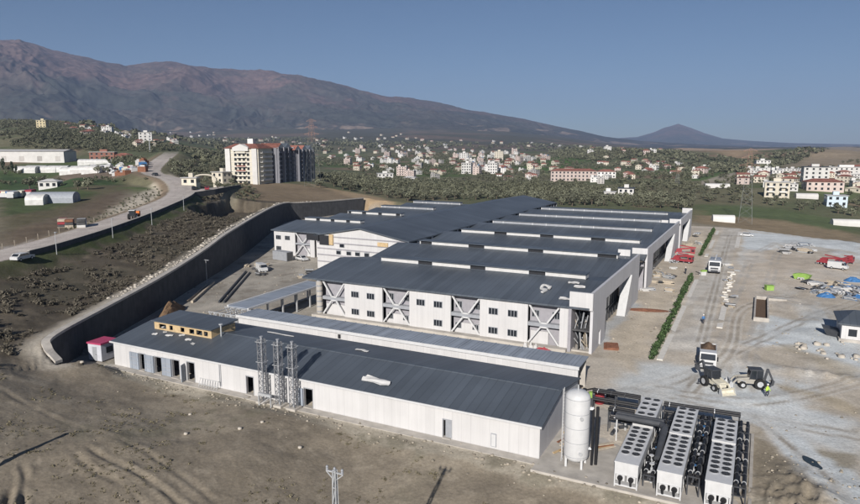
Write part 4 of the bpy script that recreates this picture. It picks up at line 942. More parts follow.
def rack(u0, v0, u1, v1, z, label, name='pipe_rack', npipe=2, r=0.16, post=2.6, mat_p=BLACKP):
    d = math.hypot(u1-u0, v1-v0); ang = math.atan2(v1-v0, u1-u0)
    t = thing(name, label, 'pipe rack', u0, v0, 0.1, rz=ang, group='black pipe racks around the chillers')
    n = max(1, round(d/post))
    for k in range(n+1):
        x = d*k/n; m = MB()
        for y in (-0.5, 0.5): m.bar((x, y, 0), (x, y, z), 0.12, DARKSTEEL)
        m.bar((x, -0.5, z-0.05), (x, 0.5, z-0.05), 0.12, DARKSTEEL); m.bar((x, -0.5, z*0.55), (x, 0.5, z*0.55), 0.1, DARKSTEEL); m.build('support_frame', t)
    for k in range(npipe):
        y = -0.32+0.64*k/max(1, npipe-1); m = MB(); m.tube((-0.1, y, z+r), (d+0.1, y, z+r), r, mat_p, 10)
        for q in range(int(d/1.6)): m.tube((0.5+q*1.6, y, z+r), (0.56+q*1.6, y, z+r), r*1.3, STEEL if q % 3 == 0 else DARKSTEEL, 10)
        m.build('pipe', t)
        m = MB(); m.tube((0, y, z*0.55+r), (d, y, z*0.55+r), r*0.9, mat_p, 8); m.build('pipe', t)
    return t
rack(-16.6, 76.9, -11.2, 77.0, 2.3, 'black pipe rack starting behind the white tank'); rack(-8.3, 76.6, -0.4, 77.0, 2.2, 'black pipe rack along the back of the chiller slab')
rack(-3.7, 60.8, -3.7, 75.5, 1.9, 'long pipe rack with valves between the middle and outer chillers'); rack(0.15, 60.5, 0.15, 75.5, 2.0, 'black pipe rack along the outer edge of the slab'); rack(-7.6, 60.6, -7.6, 76.0, 1.2, 'low pipe rack between the tank side and middle chillers')
rack(-13.6, 71.6, -11.0, 71.6, 2.5, 'short pipe rack with valves left of the bent duct')
dt = thing('bent_duct', 'thick black duct bending over the longer chiller near the tank', 'duct', -12.4, 68.9, 0.1, group=None)
m = MB(); m.tube((0, 0, 3.0), (4.7, 0, 3.0), 0.34, DARKSTEEL, 14); m.tube((4.7, 0, 3.0), (5.15, -0.6, 2.9), 0.34, DARKSTEEL, 14); m.tube((5.15, -0.6, 2.9), (5.15, -5.4, 1.6), 0.34, DARKSTEEL, 14); m.tube((0, 0.75, 3.0), (4.9, 0.75, 3.0), 0.28, DARKSTEEL, 14); m.build('duct_run', dt)
for x, y, z in ((0.1, 0.3, 3.0), (4.6, 0.3, 3.0), (5.15, -3.2, 2.0), (5.15, -5.2, 1.5)):
    m = MB(); m.bar((x, y, 0), (x, y, z-0.3), 0.12, WPAINT); m.bar((x-0.35, y, z-0.35), (x+0.35, y, z-0.35), 0.1, WPAINT); m.build('duct_support', dt)
for i, (u, v) in enumerate(((-3.9, 63.2), (-3.6, 65.8), (-3.8, 68.4), (-3.5, 70.6), (-7.5, 61.6), (-7.8, 63.4), (-7.5, 65.4), (-12.6, 70.6), (-11.9, 72.3), (-3.7, 73.0))):
    t = thing('valve_set', 'steel pump and valve set standing among the chiller pipes', 'valve set', u, v, 0.1, rz=random.uniform(0, 3), group='valve sets between the chillers')
    m = MB(); m.tube((0, 0, 0), (0, 0, 1.5), 0.14, STEEL, 10); m.tube((0, 0, 0.5), (0, 0, 0.7), 0.26, DARKSTEEL, 10); m.tube((-0.5, 0, 1.1), (0.5, 0, 1.1), 0.13, STEEL, 10); m.build('valve_body', t)
    m = MB(); m.tube((0, 0, 1.5), (0, 0, 1.9), 0.05, STEEL, 8); m.tube((0, 0, 1.9), (0, 0, 1.95), 0.24, BLUE if i % 3 == 0 else WPAINT, 14); m.build('handwheel', t)
    m = MB(); m.tube((-0.6, 0.3, 0.35), (0.4, 0.3, 0.35), 0.2, DARKSTEEL, 12); m.box(-0.6, 0.5, 0.1, 0.5, 0, 0.12, CONC); m.build('pump', t)
for u, v, c, lab in ((-16.4, 79.4, RED, 'red drum standing behind the top of the white tank'), (-15.2, 80.4, DARKSTEEL, 'dark drum standing behind the tank beside the red one')):
    m = MB(); m.lathe([(0.55, 0), (0.62, 0.1), (0.62, 0.75), (0.58, 0.8), (0.62, 0.85), (0.62, 1.5), (0.5, 1.6)], c, 16); o = m.build('drum'); place(o, u, v, 0); tag(o, lab, 'drum')
m = MB(); m.box(-0.7, 0.7, -0.5, 0.5, 0, 0.9, DARKSTEEL); m.tube((-0.4, 0, 0.9), (-0.4, 0, 1.9), 0.25, BLACKP, 12); m.tube((0.4, 0, 0.9), (0.4, 0, 1.6), 0.3, GREENP, 12); m.bar((-0.4, 0, 1.7), (0.9, 0.2, 2.1), 0.16, BLACKP); o = m.build('pump_skid'); place(o, -17.7, 78.6, 0); tag(o, 'dark pump skid by the corridor end behind the tank', 'pump')
for u, v, a in ((-17.0, 66.3, 1.2), (-17.2, 69.2, 1.5), (-13.2, 66.8, 0.8), (-16.8, 64.2, 1.4)):
    m = MB()
    for k in range(5): m.cbox((random.uniform(-.4, .4), random.uniform(-.4, .4), 0.08+k*0.1), (2.2, 0.22, 0.08), random.choice((TIMBER, PLY, RUST)), rz=random.uniform(-.3, .3))
    o = m.build('timber_offcuts'); place(o, u, v, 0.1, a); tag(o, 'loose pile of timber offcuts near the white tank', 'timber pile', 'timber offcuts by the tank')

# ================================================================ foliage
def leaf_cloud(n, rx, ry, rz, size, lobes=7, seed=0, flat=0.5, z0=0.0):
    r = np.random.default_rng(seed)
    lc = r.normal(size=(lobes, 3)); lc /= np.linalg.norm(lc, axis=1)[:, None]; lc *= r.uniform(0.25, 0.75, (lobes, 1))
    ls = r.uniform(0.30, 0.62, lobes)
    k = r.integers(0, lobes, n); d = r.normal(size=(n, 3)); d /= np.linalg.norm(d, axis=1)[:, None]
    c = lc[k]+d*ls[k][:, None]*r.uniform(0.72, 1.08, (n, 1))
    nrm = d+r.normal(size=(n, 3))*0.5; nrm /= np.linalg.norm(nrm, axis=1)[:, None]
    t = np.cross(nrm, r.normal(size=(n, 3))); t /= np.linalg.norm(t, axis=1)[:, None]; b = np.cross(nrm, t)
    s = size*r.uniform(0.6, 1.3, (n, 1))
    c = c*np.array([rx, ry, rz]); c[:, 2] += z0
    V = np.stack([c-t*s-b*s*0.6, c+t*s-b*s*0.7, c+t*s*0.8+b*s*0.7, c-t*s*0.9+b*s*0.6], 1).reshape(-1, 3)
    return V, np.arange(4*n).reshape(n, 4)
def tube_quads(p, q, r0, r1, n=6):
    p, q = np.array(p, float), np.array(q, float); d = q-p; d /= np.linalg.norm(d); a = np.cross(d, [0.3, 0.9, 0.1]); a /= np.linalg.norm(a); b = np.cross(d, a)
    an = np.arange(n)*2*np.pi/n; ring = np.cos(an)[:, None]*a+np.sin(an)[:, None]*b
    V = np.concatenate([p+ring*r0, q+ring*r1]); i = np.arange(n); j = (i+1) % n
    return V, np.stack([i, j, j+n, i+n], 1)
def join(parts):
    V = []; Fq = []; k = 0
    for v, f in parts: V.append(v); Fq.append(f+k); k += len(v)
    return np.concatenate(V), np.concatenate(Fq)
def trunk_mesh(h, r, seed):
    q = random.Random(seed); P = [tube_quads((0, 0, -0.3), (0.1, 0.05, h*0.55), r, r*0.7)]
    for k in range(4):
        a = q.uniform(0, 6.28); P.append(tube_quads((0.1, 0.05, h*0.5), (math.cos(a)*h*0.35, math.sin(a)*h*0.35, h*q.uniform(0.8, 1.05)), r*0.55, r*0.2, 5))
    return join(P)
def proj(P):
    P = np.asarray(P, float); c, s = math.cos(PITCH), math.sin(PITCH); dz = P[..., 2]-CAM_H
    fy = P[..., 1]*c-dz*s; up = P[..., 1]*s+dz*c
    return PW/2+F_PX*P[..., 0]/fy, PH/2-F_PX*up/fy
def hit(pts, y0=60, y1=4800, n=420):
    """where surveyed sight lines meet the ground"""
    pts = np.asarray(pts, float); c, s = math.cos(PITCH), math.sin(PITCH)
    dx, dz = pts[:, 0]-PW/2, -(pts[:, 1]-PH/2); ry = F_PX*c+dz*s; rz = -F_PX*s+dz*c
    Y = np.exp(np.linspace(math.log(y0), math.log(y1), n))[None]
    X = (dx/ry)[:, None]*Y; Z = CAM_H+(rz/ry)[:, None]*Y; T = terrain(X, np.broadcast_to(Y, X.shape).copy())
    h = T >= Z; i = np.where(h.any(1), h.argmax(1), n-1)
    k = np.arange(len(pts)); return np.stack([X[k, i], np.broadcast_to(Y, X.shape)[k, i], T[k, i]], 1)
def in_px(P, poly):
    x, y = proj(P); return poly_sd(x, y, poly) < 0
def grid_pts(x0, x1, y0, y1, step, jit, seed):
    r = np.random.default_rng(seed); X, Y = np.meshgrid(np.arange(x0, x1, step), np.arange(y0, y1, step)); X = X.ravel()+r.uniform(-jit, jit, X.size); Y = Y.ravel()+r.uniform(-jit, jit, Y.size)
    k = np.abs(np.arctan2(X, Y)) < R(40); X, Y = X[k], Y[k]
    return np.stack([X, Y, ghv(X, Y)], 1)
KEEP_OUT = []          # (x, y, radius): no tree inside a house or on the road
def clear(P):
    ok = np.ones(len(P), bool)
    for x, y, r in KEEP_OUT: ok &= np.hypot(P[:, 0]-x, P[:, 1]-y) > r
    d, _, _ = line_dist(P[:, 0], P[:, 1], ROAD_LINE); ok &= d > 7
    return ok
def scatter(name, protos, P, scales, mat_, seed=0, label=None, cat=None):
    r = np.random.default_rng(seed); Vs = []; Fs = []; k = 0
    which = r.integers(0, len(protos), len(P)); ang = r.uniform(0, 2*np.pi, len(P))
    for w, (pv, pf) in enumerate(protos):
        idx = np.where(which == w)[0]
        if not len(idx): continue
        c, s = np.cos(ang[idx])[:, None], np.sin(ang[idx])[:, None]; sc = np.asarray(scales)[idx][:, None]
        X = (pv[:, 0]*c-pv[:, 1]*s)*sc+P[idx, 0:1]; Y = (pv[:, 0]*s+pv[:, 1]*c)*sc+P[idx, 1:2]; Z = pv[:, 2]*sc+P[idx, 2:3]
        Vs.append(np.stack([X, Y, Z], -1).reshape(-1, 3)); Fs.append((pf[None]+(np.arange(len(idx))*len(pv))[:, None, None]).reshape(-1, 4)+k); k += len(idx)*len(pv)
    o = np_obj(name, np_mesh(name, np.concatenate(Vs), np.concatenate(Fs), [mat_])); tag(o, label, cat, kind='stuff'); return o

# ================================================================ vehicles
def wheel(parent, x, y, r, w, loc_z=None, name='wheel'):
    m = MB(); m.tube((-w/2, 0, 0), (w/2, 0, 0), r, RUBBER, 16); o = m.build(name, parent, loc=(x, y, loc_z or r))
    m = MB(); m.tube((-w/2-0.02, 0, 0), (w/2+0.02, 0, 0), r*0.55, STEEL, 12); m.build('rim', o); return o
def make_car(label, paint, u=None, v=None, z=0, rz=0, xy=None, group=None, van=False):
    t = thing('parked_van' if van else 'parked_car', label, 'van' if van else 'car', u, v, z, rz, group, xy)
    m = MB(); L, w = 4.4, 1.75
    if van: prof = [(-2.3, 0.35), (2.4, 0.35), (2.4, 1.95), (-1.3, 1.98), (-1.75, 1.15), (-2.3, 0.95)]
    else: prof = [(-2.2, 0.32), (2.2, 0.32), (2.2, 0.85), (1.9, 0.95), (1.35, 1.42), (-0.45, 1.45), (-1.15, 0.95), (-2.15, 0.78)]
    m.prism_x(prof, -w/2, w/2, paint); m.build('body', t, bevel=0.05)
    m = MB()
    if van: m.prism_x([(-1.33, 1.85), (-1.72, 1.2), (-1.0, 1.2), (-1.0, 1.85)], -w/2-0.01, w/2+0.01, GLASS); m.face([(-w/2+0.1, -1.79, 1.2), (w/2-0.1, -1.79, 1.2), (w/2-0.1, -1.39, 1.88), (-w/2+0.1, -1.39, 1.88)], GLASS)
    else:
        m.prism_x([(-0.95, 0.97), (1.7, 0.97), (1.28, 1.36), (-0.42, 1.38)], -w/2-0.01, w/2+0.01, GLASS)
        m.face([(-0.7, -1.16, 0.99), (0.7, -1.16, 0.99), (0.65, -0.5, 1.44), (-0.65, -0.5, 1.44)], GLASS); m.face([(-0.7, 1.9, 0.99), (0.7, 1.9, 0.99), (0.65, 1.4, 1.4), (-0.65, 1.4, 1.4)], GLASS)
    m.build('windows', t)
    for y in (-1.35, 1.35):
        for x in (-0.8, 0.8): wheel(t, x, y, 0.32, 0.22)
    m = MB()
    for x in (-0.62, 0.62):
        m = MB(); m.box(x-0.18, x+0.18, -2.33 if van else -2.22, -2.24 if van else -2.1, 0.62, 0.78, WPAINT); m.build('headlight', t)
    return t
def make_truck(label, u, v, rz, kind, cab_paint, z=0, name='truck', xy=None):
    t = thing(name, label, 'truck', u, v, z, rz, xy=xy)
    L = 7.6 if kind == 'tipper' else 9.5
    m = MB(); m.box(-0.45, 0.45, -L/2+0.3, L/2, 0.75, 1.05, DARKSTEEL); m.build('chassis', t)
    m = MB(); f = -L/2
    m.prism_x([(f, 0.55), (f+2.1, 0.55), (f+2.1, 2.95), (f+0.35, 2.95), (f+0.05, 1.75)], -1.22, 1.22, cab_paint); cabo = m.build('cab', t, bevel=0.06)
    m = MB(); m.face([(-1.1, f+0.035, 1.85), (1.1, f+0.035, 1.85), (1.05, f+0.29, 2.75), (-1.05, f+0.29, 2.75)], GLASS); m.box(-1.235, 1.235, f+0.6, f+1.6, 1.8, 2.6, GLASS); m.build('windscreen', cabo)
    m = MB(); m.box(-1.15, 1.15, f-0.06, f+0.02, 0.5, 0.95, DARKSTEEL); m.box(-0.8, 0.8, f-0.03, f+0.02, 1.15, 1.5, DARKSTEEL); m.build('bumper', cabo)
    for x in (-0.9, 0.9): m = MB(); m.box(x-0.18, x+0.18, f-0.09, f-0.04, 0.68, 0.86, WPAINT); m.build('headlight', cabo)
    for x in (-1.38, 1.38): m = MB(); m.box(x-0.1, x+0.1, f+0.2, f+0.3, 1.7, 2.4, BLACKP); m.build('mirror', cabo)
    ys = (f+1.1, L/2-2.3, L/2-0.95)
    for y in ys:
        for x in (-1.02, 1.02): wheel(t, x, y, 0.5, 0.36)
    if kind == 'tipper':
        m = MB(); b0, b1 = f+2.5, L/2+0.2
        m.hexa([(-1.1, b0, 1.1), (1.1, b0, 1.1), (1.1, b1, 1.1), (-1.1, b1, 1.1), (-1.25, b0-0.1, 1.25), (1.25, b0-0.1, 1.25), (1.25, b1, 1.25), (-1.25, b1, 1.25)], cab_paint)
        for a in (-1.25, 1.17): m.box(a, a+0.08, b0-0.1, b1, 1.25, 2.4, cab_paint)
        m.box(-1.17, 1.17, b0-0.1, b0-0.02, 1.25, 2.6, cab_paint); m.box(-1.17, 1.17, b1-0.08, b1, 1.25, 2.4, cab_paint); bed = m.build('tipper_body', t)
        m = MB(); n = 7
        g = [[(-1.15+2.3*i/(n-1), b0+(b1-b0-0.1)*j/(n-1), 2.2+1.1*math.sin(math.pi*i/(n-1))*math.sin(math.pi*j/(n-1))+random.uniform(-.08, .08)) for i in range(n)] for j in range(n)]
        for j in range(n-1):
            for i in range(n-1): m.face([g[j][i], g[j][i+1], g[j+1][i+1], g[j+1][i]], SOIL)
        m.build('soil_load', bed)
    else:
        m = MB(); b0, b1 = f+2.5, L/2+0.3; m.box(-1.25, 1.25, b0, b1, 1.1, 1.3, STEEL)
        for a in (-1.25, 1.19): m.box(a, a+0.06, b0, b1, 1.3, 1.9, WPAINT)
        m.box(-1.19, 1.19, b0, b0+0.06, 1.3, 2.4, WPAINT); m.box(-1.19, 1.19, b1-0.06, b1, 1.3, 1.9, WPAINT); m.box(-1.1, 1.1, b0+0.3, b1-2.5, 1.31, 2.5, ROOF_PALE); m.build('flatbed', t)
        m = MB(); m.box(-0.4, 0.4, b0-0.4, b0-0.05, 1.0, 2.9, DARKSTEEL); m.bar((0, b0-0.2, 2.9), (0.2, b0+3.5, 3.3), 0.3, WPAINT); m.build('loader_crane', t)
    return t
def make_loader(label, u, v, rz, paint, raise_back):
    """backhoe loader, bucket towards -y"""
    t = thing('backhoe_loader', label, 'backhoe loader', u, v, 0, rz, group='backhoe loaders working in the yard')
    m = MB(); m.prism_x([(-2.0, 0.65), (1.6, 0.65), (1.6, 1.3), (0.4, 1.35), (-0.5, 1.45), (-1.9, 1.35), (-2.05, 0.9)], -0.6, 0.6, paint); m.build('body', t, bevel=0.05)
    m = MB(); m.box(-0.78, 0.78, -0.55, 1.35, 2.72, 2.86, DARKSTEEL); m.prism_x([(-0.5, 1.4), (1.3, 1.4), (1.3, 2.72), (-0.3, 2.72)], -0.72, 0.72, GLASS)
    for x in (-0.74, 0.74):
        for y0, y1 in ((-0.5, -0.3), (1.3, 1.3), (0.45, 0.45)): m.bar((x, y0, 1.35), (x, y1, 2.75), 0.09, DARKSTEEL)
    m.build('cab', t)
    for x in (-0.85, 0.85): wheel(t, x, 0.95, 0.78, 0.46); wheel(t, x, -1.35, 0.5, 0.34)
    m = MB()
    for x in (-0.7, 0.7): m.bar((x, -0.45, 1.55), (x, -2.2, 1.25), 0.16, paint, 0.26); m.bar((x, -2.2, 1.25), (x, -2.75, 0.55), 0.16, paint, 0.24); m.bar((x, -0.9, 0.95), (x, -1.9, 1.2), 0.09, STEEL)
    m.bar((-0.7, -2.1, 1.2), (0.7, -2.1, 1.2), 0.14, paint); arm = m.build('loader_arm', t)
    m = MB(); prof = [(-2.75, 0.12), (-3.5, 0.05), (-3.52, 0.12), (-2.92, 0.3), (-2.85, 0.62), (-3.1, 0.98), (-3.0, 1.02), (-2.7, 0.7)]; m.prism_x(prof, -1.12, 1.12, CREAM if paint is CREAM else STEEL)
    for x in (-1.13, 1.09): m.prism_x([(-2.72, 0.1), (-3.5, 0.05), (-3.1, 1.0), (-2.7, 0.75)], x, x+0.04, STEEL)
    m.build('front_bucket', arm)
    m = MB(); m.box(-0.9, 0.9, 1.6, 1.78, 0.5, 1.2, DARKSTEEL); e = (0.2, 4.3, 2.2) if raise_back else (0.2, 2.75, 1.3); kn = (0.15, 3.0, 3.1) if raise_back else (0.1, 2.05, 2.9); m.bar((0, 1.7, 1.0), kn, 0.26, DARKSTEEL, 0.34); m.bar(kn, e, 0.22, DARKSTEEL, 0.28); boom = m.build('rear_boom', t)
    m = MB(); m.prism_x([(e[1]-0.1, e[2]+0.15), (e[1]+0.25, e[2]-0.1), (e[1]+0.1, e[2]-0.75), (e[1]-0.5, e[2]-0.85), (e[1]-0.15, e[2]-0.45)], e[0]-0.3, e[0]+0.3, DARKSTEEL); m.build('rear_bucket', boom)
    for x in (-0.95, 0.95): m = MB(); m.bar((x, 1.75, 1.1), (x*1.3, 1.9, 0.05), 0.12, DARKSTEEL); m.cbox((x*1.3, 1.9, 0.04), (0.4, 0.4, 0.08), DARKSTEEL); m.build('stabiliser', t)
    return t
make_truck('white tipper truck with brown soil load facing the camera near the loaders', -5.4, 101.8, R(4), 'tipper', WPAINT).scale = (0.92,)*3
make_truck('long white flatbed truck parked on the lane between the kerbs', -9.6, 185, R(2), 'flatbed', WPAINT).scale = (1.15, 1.5, 1.1)
make_loader('cream backhoe loader with bucket toward the camera, nearest the tipper truck', -3.9, 91.8, R(40), CREAM, True).scale = (0.92,)*3
make_loader('second backhoe loader with dark cab, beside the worker in the yellow vest', 0.6, 94.4, R(-75), mat('loader_grey', (0.34, 0.32, 0.28), 0.5), False).scale = (0.92,)*3

def person(label, u, v, rz, top, pose=0.0):
    o0 = bpy.data.objects
    me = bpy.data.meshes.new('person'); a = pose
    Vv = [(0, 0, .95), (0, 0, 1.15), (0, 0, 1.38), (0, 0, 1.50), (0, -.01, 1.62), (0, -.015, 1.74),
          (.10, 0, .90), (.11, -.10*a-.02, .50), (.11, .05*a, .08), (.11, -.14+.05*a, .04), (-.10, 0, .90), (-.11, .10*a-.02, .50), (-.11, .16*a, .08), (-.11, -.14+.16*a, .04),
          (.19, 0, 1.40), (.26, -.06*a, 1.14), (.27, -.22*a-.05, .90), (.27, -.25*a-.06, .80), (-.19, 0, 1.40), (-.26, .08*a, 1.14), (-.27, -.02, .90), (-.27, -.04, .80)]
    E_ = [(0, 1), (1, 2), (2, 3), (3, 4), (4, 5), (0, 6), (6, 7), (7, 8), (8, 9), (0, 10), (10, 11), (11, 12), (12, 13), (2, 14), (14, 15), (15, 16), (16, 17), (2, 18), (18, 19), (19, 20), (20, 21)]
    rad = [.14, .14, .15, .06, .085, .06, .10, .07, .045, .04, .10, .07, .045, .04, .065, .05, .037, .03, .065, .05, .037, .03]
    me.from_pydata(Vv, E_, []); o = bpy.data.objects.new('person', me); COL.objects.link(o)
    sm = o.modifiers.new('skin', 'SKIN'); o.modifiers.new('sub', 'SUBSURF').levels = 1
    for i, q in enumerate(me.skin_vertices[0].data): q.radius = (rad[i]*1.15, rad[i]*0.9); q.use_root = (i == 0)
    bpy.context.view_layer.update(); dg = bpy.context.evaluated_depsgraph_get(); m2 = bpy.data.meshes.new_from_object(o.evaluated_get(dg))
    o.modifiers.clear(); o.data = m2; m2.materials.clear()
    for mm_ in (CLOTH, top, SKIN): m2.materials.append(mm_)
    for p in m2.polygons:
        z = p.center.z; x = abs(p.center.x); p.material_index = 2 if (z > 1.50 or (x > .22 and z < .86)) else (1 if (z > .92 and not (x < .2 and z < .95)) else 0); p.use_smooth = True
    place(o, u, v, 0, rz); tag(o, label, 'person')
    m = MB(); m.lathe([(0.13, 0), (0.13, 0.03), (0.115, 0.05), (0.10, 0.11), (0.05, 0.15), (0.01, 0.16)], HELMET, 14); m.build('helmet', o, loc=(0, -.015, 1.70), smooth=True)
    return o
person('worker in a yellow hi-vis vest walking beside the backhoe loaders', 2.5, 91.2, R(60), HIVIS, 1.0)
person('worker in blue clothes standing on the lane between the kerbs', *s2uv(703, 324), R(20), BLUE, 0.4)
person('person in dark clothes standing at the hedge gap beyond the large building', *s2uv(685.5, 274), R(-30), CLOTH, 0.3)

# red machines, far off
def crane(label, u, v, rz, boom_h, z=0):
    t = thing('mobile_crane', label, 'crane truck', u, v, z, rz); t.scale = (0.66, 0.66, 0.66)
    m = MB(); m.box(-1.2, 1.2, -4.5, 4.5, 0.8, 1.5, RED); m.box(-1.2, 1.2, -4.5, -2.6, 1.5, 2.8, RED); m.build('chassis', t, bevel=0.04)
    m = MB(); m.box(-1.1, 1.1, -4.53, -4.4, 1.8, 2.6, GLASS); m.box(-1.22, 1.22, -4.2, -3.0, 1.8, 2.6, GLASS); m.build('cab_window', t)
    for y in (-3.4, 1.2, 2.6, 3.8):
        for x in (-1.0, 1.0): wheel(t, x, y, 0.5, 0.35)
    m = MB(); m.box(-0.9, 0.9, 1.0, 3.4, 1.5, 2.5, RED); m.build('turntable', t)
    m = MB(); m.bar((0, 3.0, 2.6), (0, -4.8, boom_h), 0.55, RED, 0.6); m.bar((0, -4.8, boom_h), (0, 2.0, boom_h+0.7), 0.4, RED, 0.4); m.build('boom', t)
    for x, y in ((-2.2, -1.5), (2.2, -1.5), (-2.2, 4), (2.2, 4)): m = MB(); m.bar((0.0 if x > 0 else -0.0, y, 0.9), (x, y, 0.8), 0.2, RED); m.bar((x, y, 0.8), (x, y, 0.03), 0.16, STEEL); m.build('outrigger', t)
    return t
crane('red crane truck with folded boom, nearer of two beside the side wall', *s2uv(682, 262.5), R(75), 3.2)
crane('red crane truck farther of two beside the side wall of the large building', *s2uv(684, 255), R(95), 3.6)
crane('red crane truck standing beyond the material piles at the right edge', *s2uv(829, 265), R(60), 3.4)
crane('small red machine beside the crane at the right edge of the yard', *s2uv(846, 264), R(150), 3.0)
make_car('white van parked beside the red crane at the far right', WPAINT, *s2uv(838, 269), 0, R(70), van=True)
make_car('small white car parked alone at the far end of the yard', WPAINT, *s2uv(747, 236.5), 0, R(85))
make_car('white car parked in the courtyard below the unfinished gable', WPAINT, *s2uv(302, 260.5), 0, R(70))
make_car('white pick-up van among stacked materials in the courtyard', WPAINT, *s2uv(262, 271), 0, R(60), van=True)
ct = thing('freight_container', 'grey freight container standing below the white wing windows', 'container', *s2uv(283, 260), 0, R(80))
m = MB(); m.box(-1.22, 1.22, -3, 3, 0.1, 2.6, TRIM)
for k in range(20): m.box(-1.26, 1.26, -2.9+k*0.3, -2.8+k*0.3, 0.2, 2.5, TRIM)
m.build('body', ct); m = MB(); m.box(-1.0, 1.0, -3.06, -3.0, 0.2, 2.5, CONC_D); m.build('door', ct)

# ================================================================ yard furniture: kerbs, hedges, piles
def strip(name, label, pts, w, h, m_, cat='kerb', group=None):
    m = MB(); lift = 0.0
    for (a, b) in zip(pts[:-1], pts[1:]):
        dx, dy = b[0]-a[0], b[1]-a[1]; d = math.hypot(dx, dy); nx, ny = -dy/d*w/2, dx/d*w/2
        m.hexa([(a[0]-nx, a[1]-ny, -0.05), (b[0]-nx, b[1]-ny, -0.05), (b[0]+nx, b[1]+ny, -0.05), (a[0]+nx, a[1]+ny, -0.05), (a[0]-nx, a[1]-ny, h), (b[0]-nx, b[1]-ny, h), (b[0]+nx, b[1]+ny, h), (a[0]+nx, a[1]+ny, h)], m_)
    o = m.build(name); o.rotation_euler.z = -A; return tag(o, label, cat, group)
KW = mat('kerb_concrete', (0.62, 0.59, 0.54), 0.9, var=0.15)
strip('kerb', 'pale kerb beside the nearer hedge', [(-12.0, 100.5), (-12.6, 168)], 0.9, 0.14, KW); strip('kerb', 'pale kerb beside the farther hedge', [(-13.3, 206), (-14.0, 272)], 1.0, 0.14, KW)
strip('kerb', 'pale kerb on the yard side of the lane, nearest piece', [(-5.0, 124), (-5.1, 142)], 1.0, 0.14, KW); strip('kerb', 'pale kerb on the yard side of the lane, farthest piece', [(-5.8, 216), (-6.3, 272)], 1.3, 0.14, KW)
m = MB()
for k in range(16): m.cbox((-5.3+random.uniform(-.5, .5), 146+k*2.4, 0.15), (random.uniform(.5, 1.4), random.uniform(.4, 1.3), 0.3), KW, rz=random.uniform(0, 3))
o = m.build('kerb_rubble'); o.rotation_euler.z = -A; tag(o, kind='stuff', label='broken kerb blocks along the yard side of the lane', cat='rubble')
for lab, va, vb, u0, u1 in (('nearer dark green hedge beside the pale kerb', 100.5, 171, -13.1, -14.1), ('farther dark green hedge beyond the white truck', 207, 272, -14.9, -15.5)):
    P = []; n = int((vb-va)/1.25)
    for k in range(n):
        t_ = k/(n-1); V, Fq = leaf_cloud(150, 0.95, 1.0, 0.95, 0.17, 6, 300+k, z0=0.75)
        sc = random.uniform(0.8, 1.2); sc *= 0.72; V = V*np.array([sc, sc*1.1, sc*random.uniform(0.7, 1.35)])+np.array([u0+(u1-u0)*t_+random.uniform(-.15, .15), va+(vb-va)*t_, 0]); P.append((V, Fq))
    V, Fq = join(P); o = np_obj('hedge', np_mesh('hedge', V, Fq, [HEDGE])); o.rotation_euler.z = -A; tag(o, lab, 'hedge')
def heap(name, label, u, v, w, d, h, m_, cat='heap', group=None, n=12, rz=0):
    bm = bmesh.new(); g = []
    for j in range(n):
        row = []
        for i in range(n):
            x, y = i/(n-1)*2-1, j/(n-1)*2-1; k = max(0, 1-math.hypot(x, y))**0.8
            row.append(bm.verts.new((x*w/2, y*d/2, h*k*random.uniform(.75, 1.2)-0.05)))
        g.append(row)
    for j in range(n-1):
        for i in range(n-1): bm.faces.new((g[j][i], g[j][i+1], g[j+1][i+1], g[j+1][i]))
    me = bpy.data.meshes.new(name); bm.to_mesh(me); bm.free(); me.materials.append(m_)
    o = bpy.data.objects.new(name, me); COL.objects.link(o); place(o, u, v, 0, rz); tag(o, label, cat, group); return o
m = MB(); m.cbox((0, 0, 0.1), (2.3, 3.4, 0.2), RUST); m.cbox((0.2, 0.1, 0.25), (1.9, 3.1, 0.1), RUST, rz=0.06); o = m.build('rusty_panels'); place(o, *s2uv(611, 347), 0, R(12)); tag(o, 'flat pile of rusty brown panels on the ground by the portal', 'panels'); heap('soil_strip', 'low rusty soil strip beside the side wall', *s2uv(646, 310), 3.0, 9, 0.35, RUST, rz=R(-75))
heap('red_tarp_heap', 'crumpled red tarpaulin at the foot of the long front', -28.8, 95.6, 4.6, 1.6, 1.1, RED); heap('grey_tarp_heap', 'crumpled grey tarpaulin at the foot of the long front', -35.3, 95.3, 5.5, 1.4, 0.7, CONC_D)
for u in (-31.9, -31.0, -30.2): heap('white_sack', 'white sack standing beside the red tarpaulin', u, 96.2, 1.1, 1.1, 1.5, FOAM, 'sack', 'white sacks by the front wall', 7)
heap('earth_heap', 'earth heap at the foot of the retaining wall behind the orange drum', -100.5, 86.5, 3.4, 13, 2.6, mat('red_earth', (0.19, 0.12, 0.07), 0.95, var=0.3, bump=0.6), rz=R(32)); heap('earth_heap', 'grey rubble heap beside the small grey cabin', -93.5, 64.5, 4.2, 6.0, 1.3, mat('grey_rubble', (0.20, 0.185, 0.16), 0.95, var=0.4, scale=3, bump=0.9))
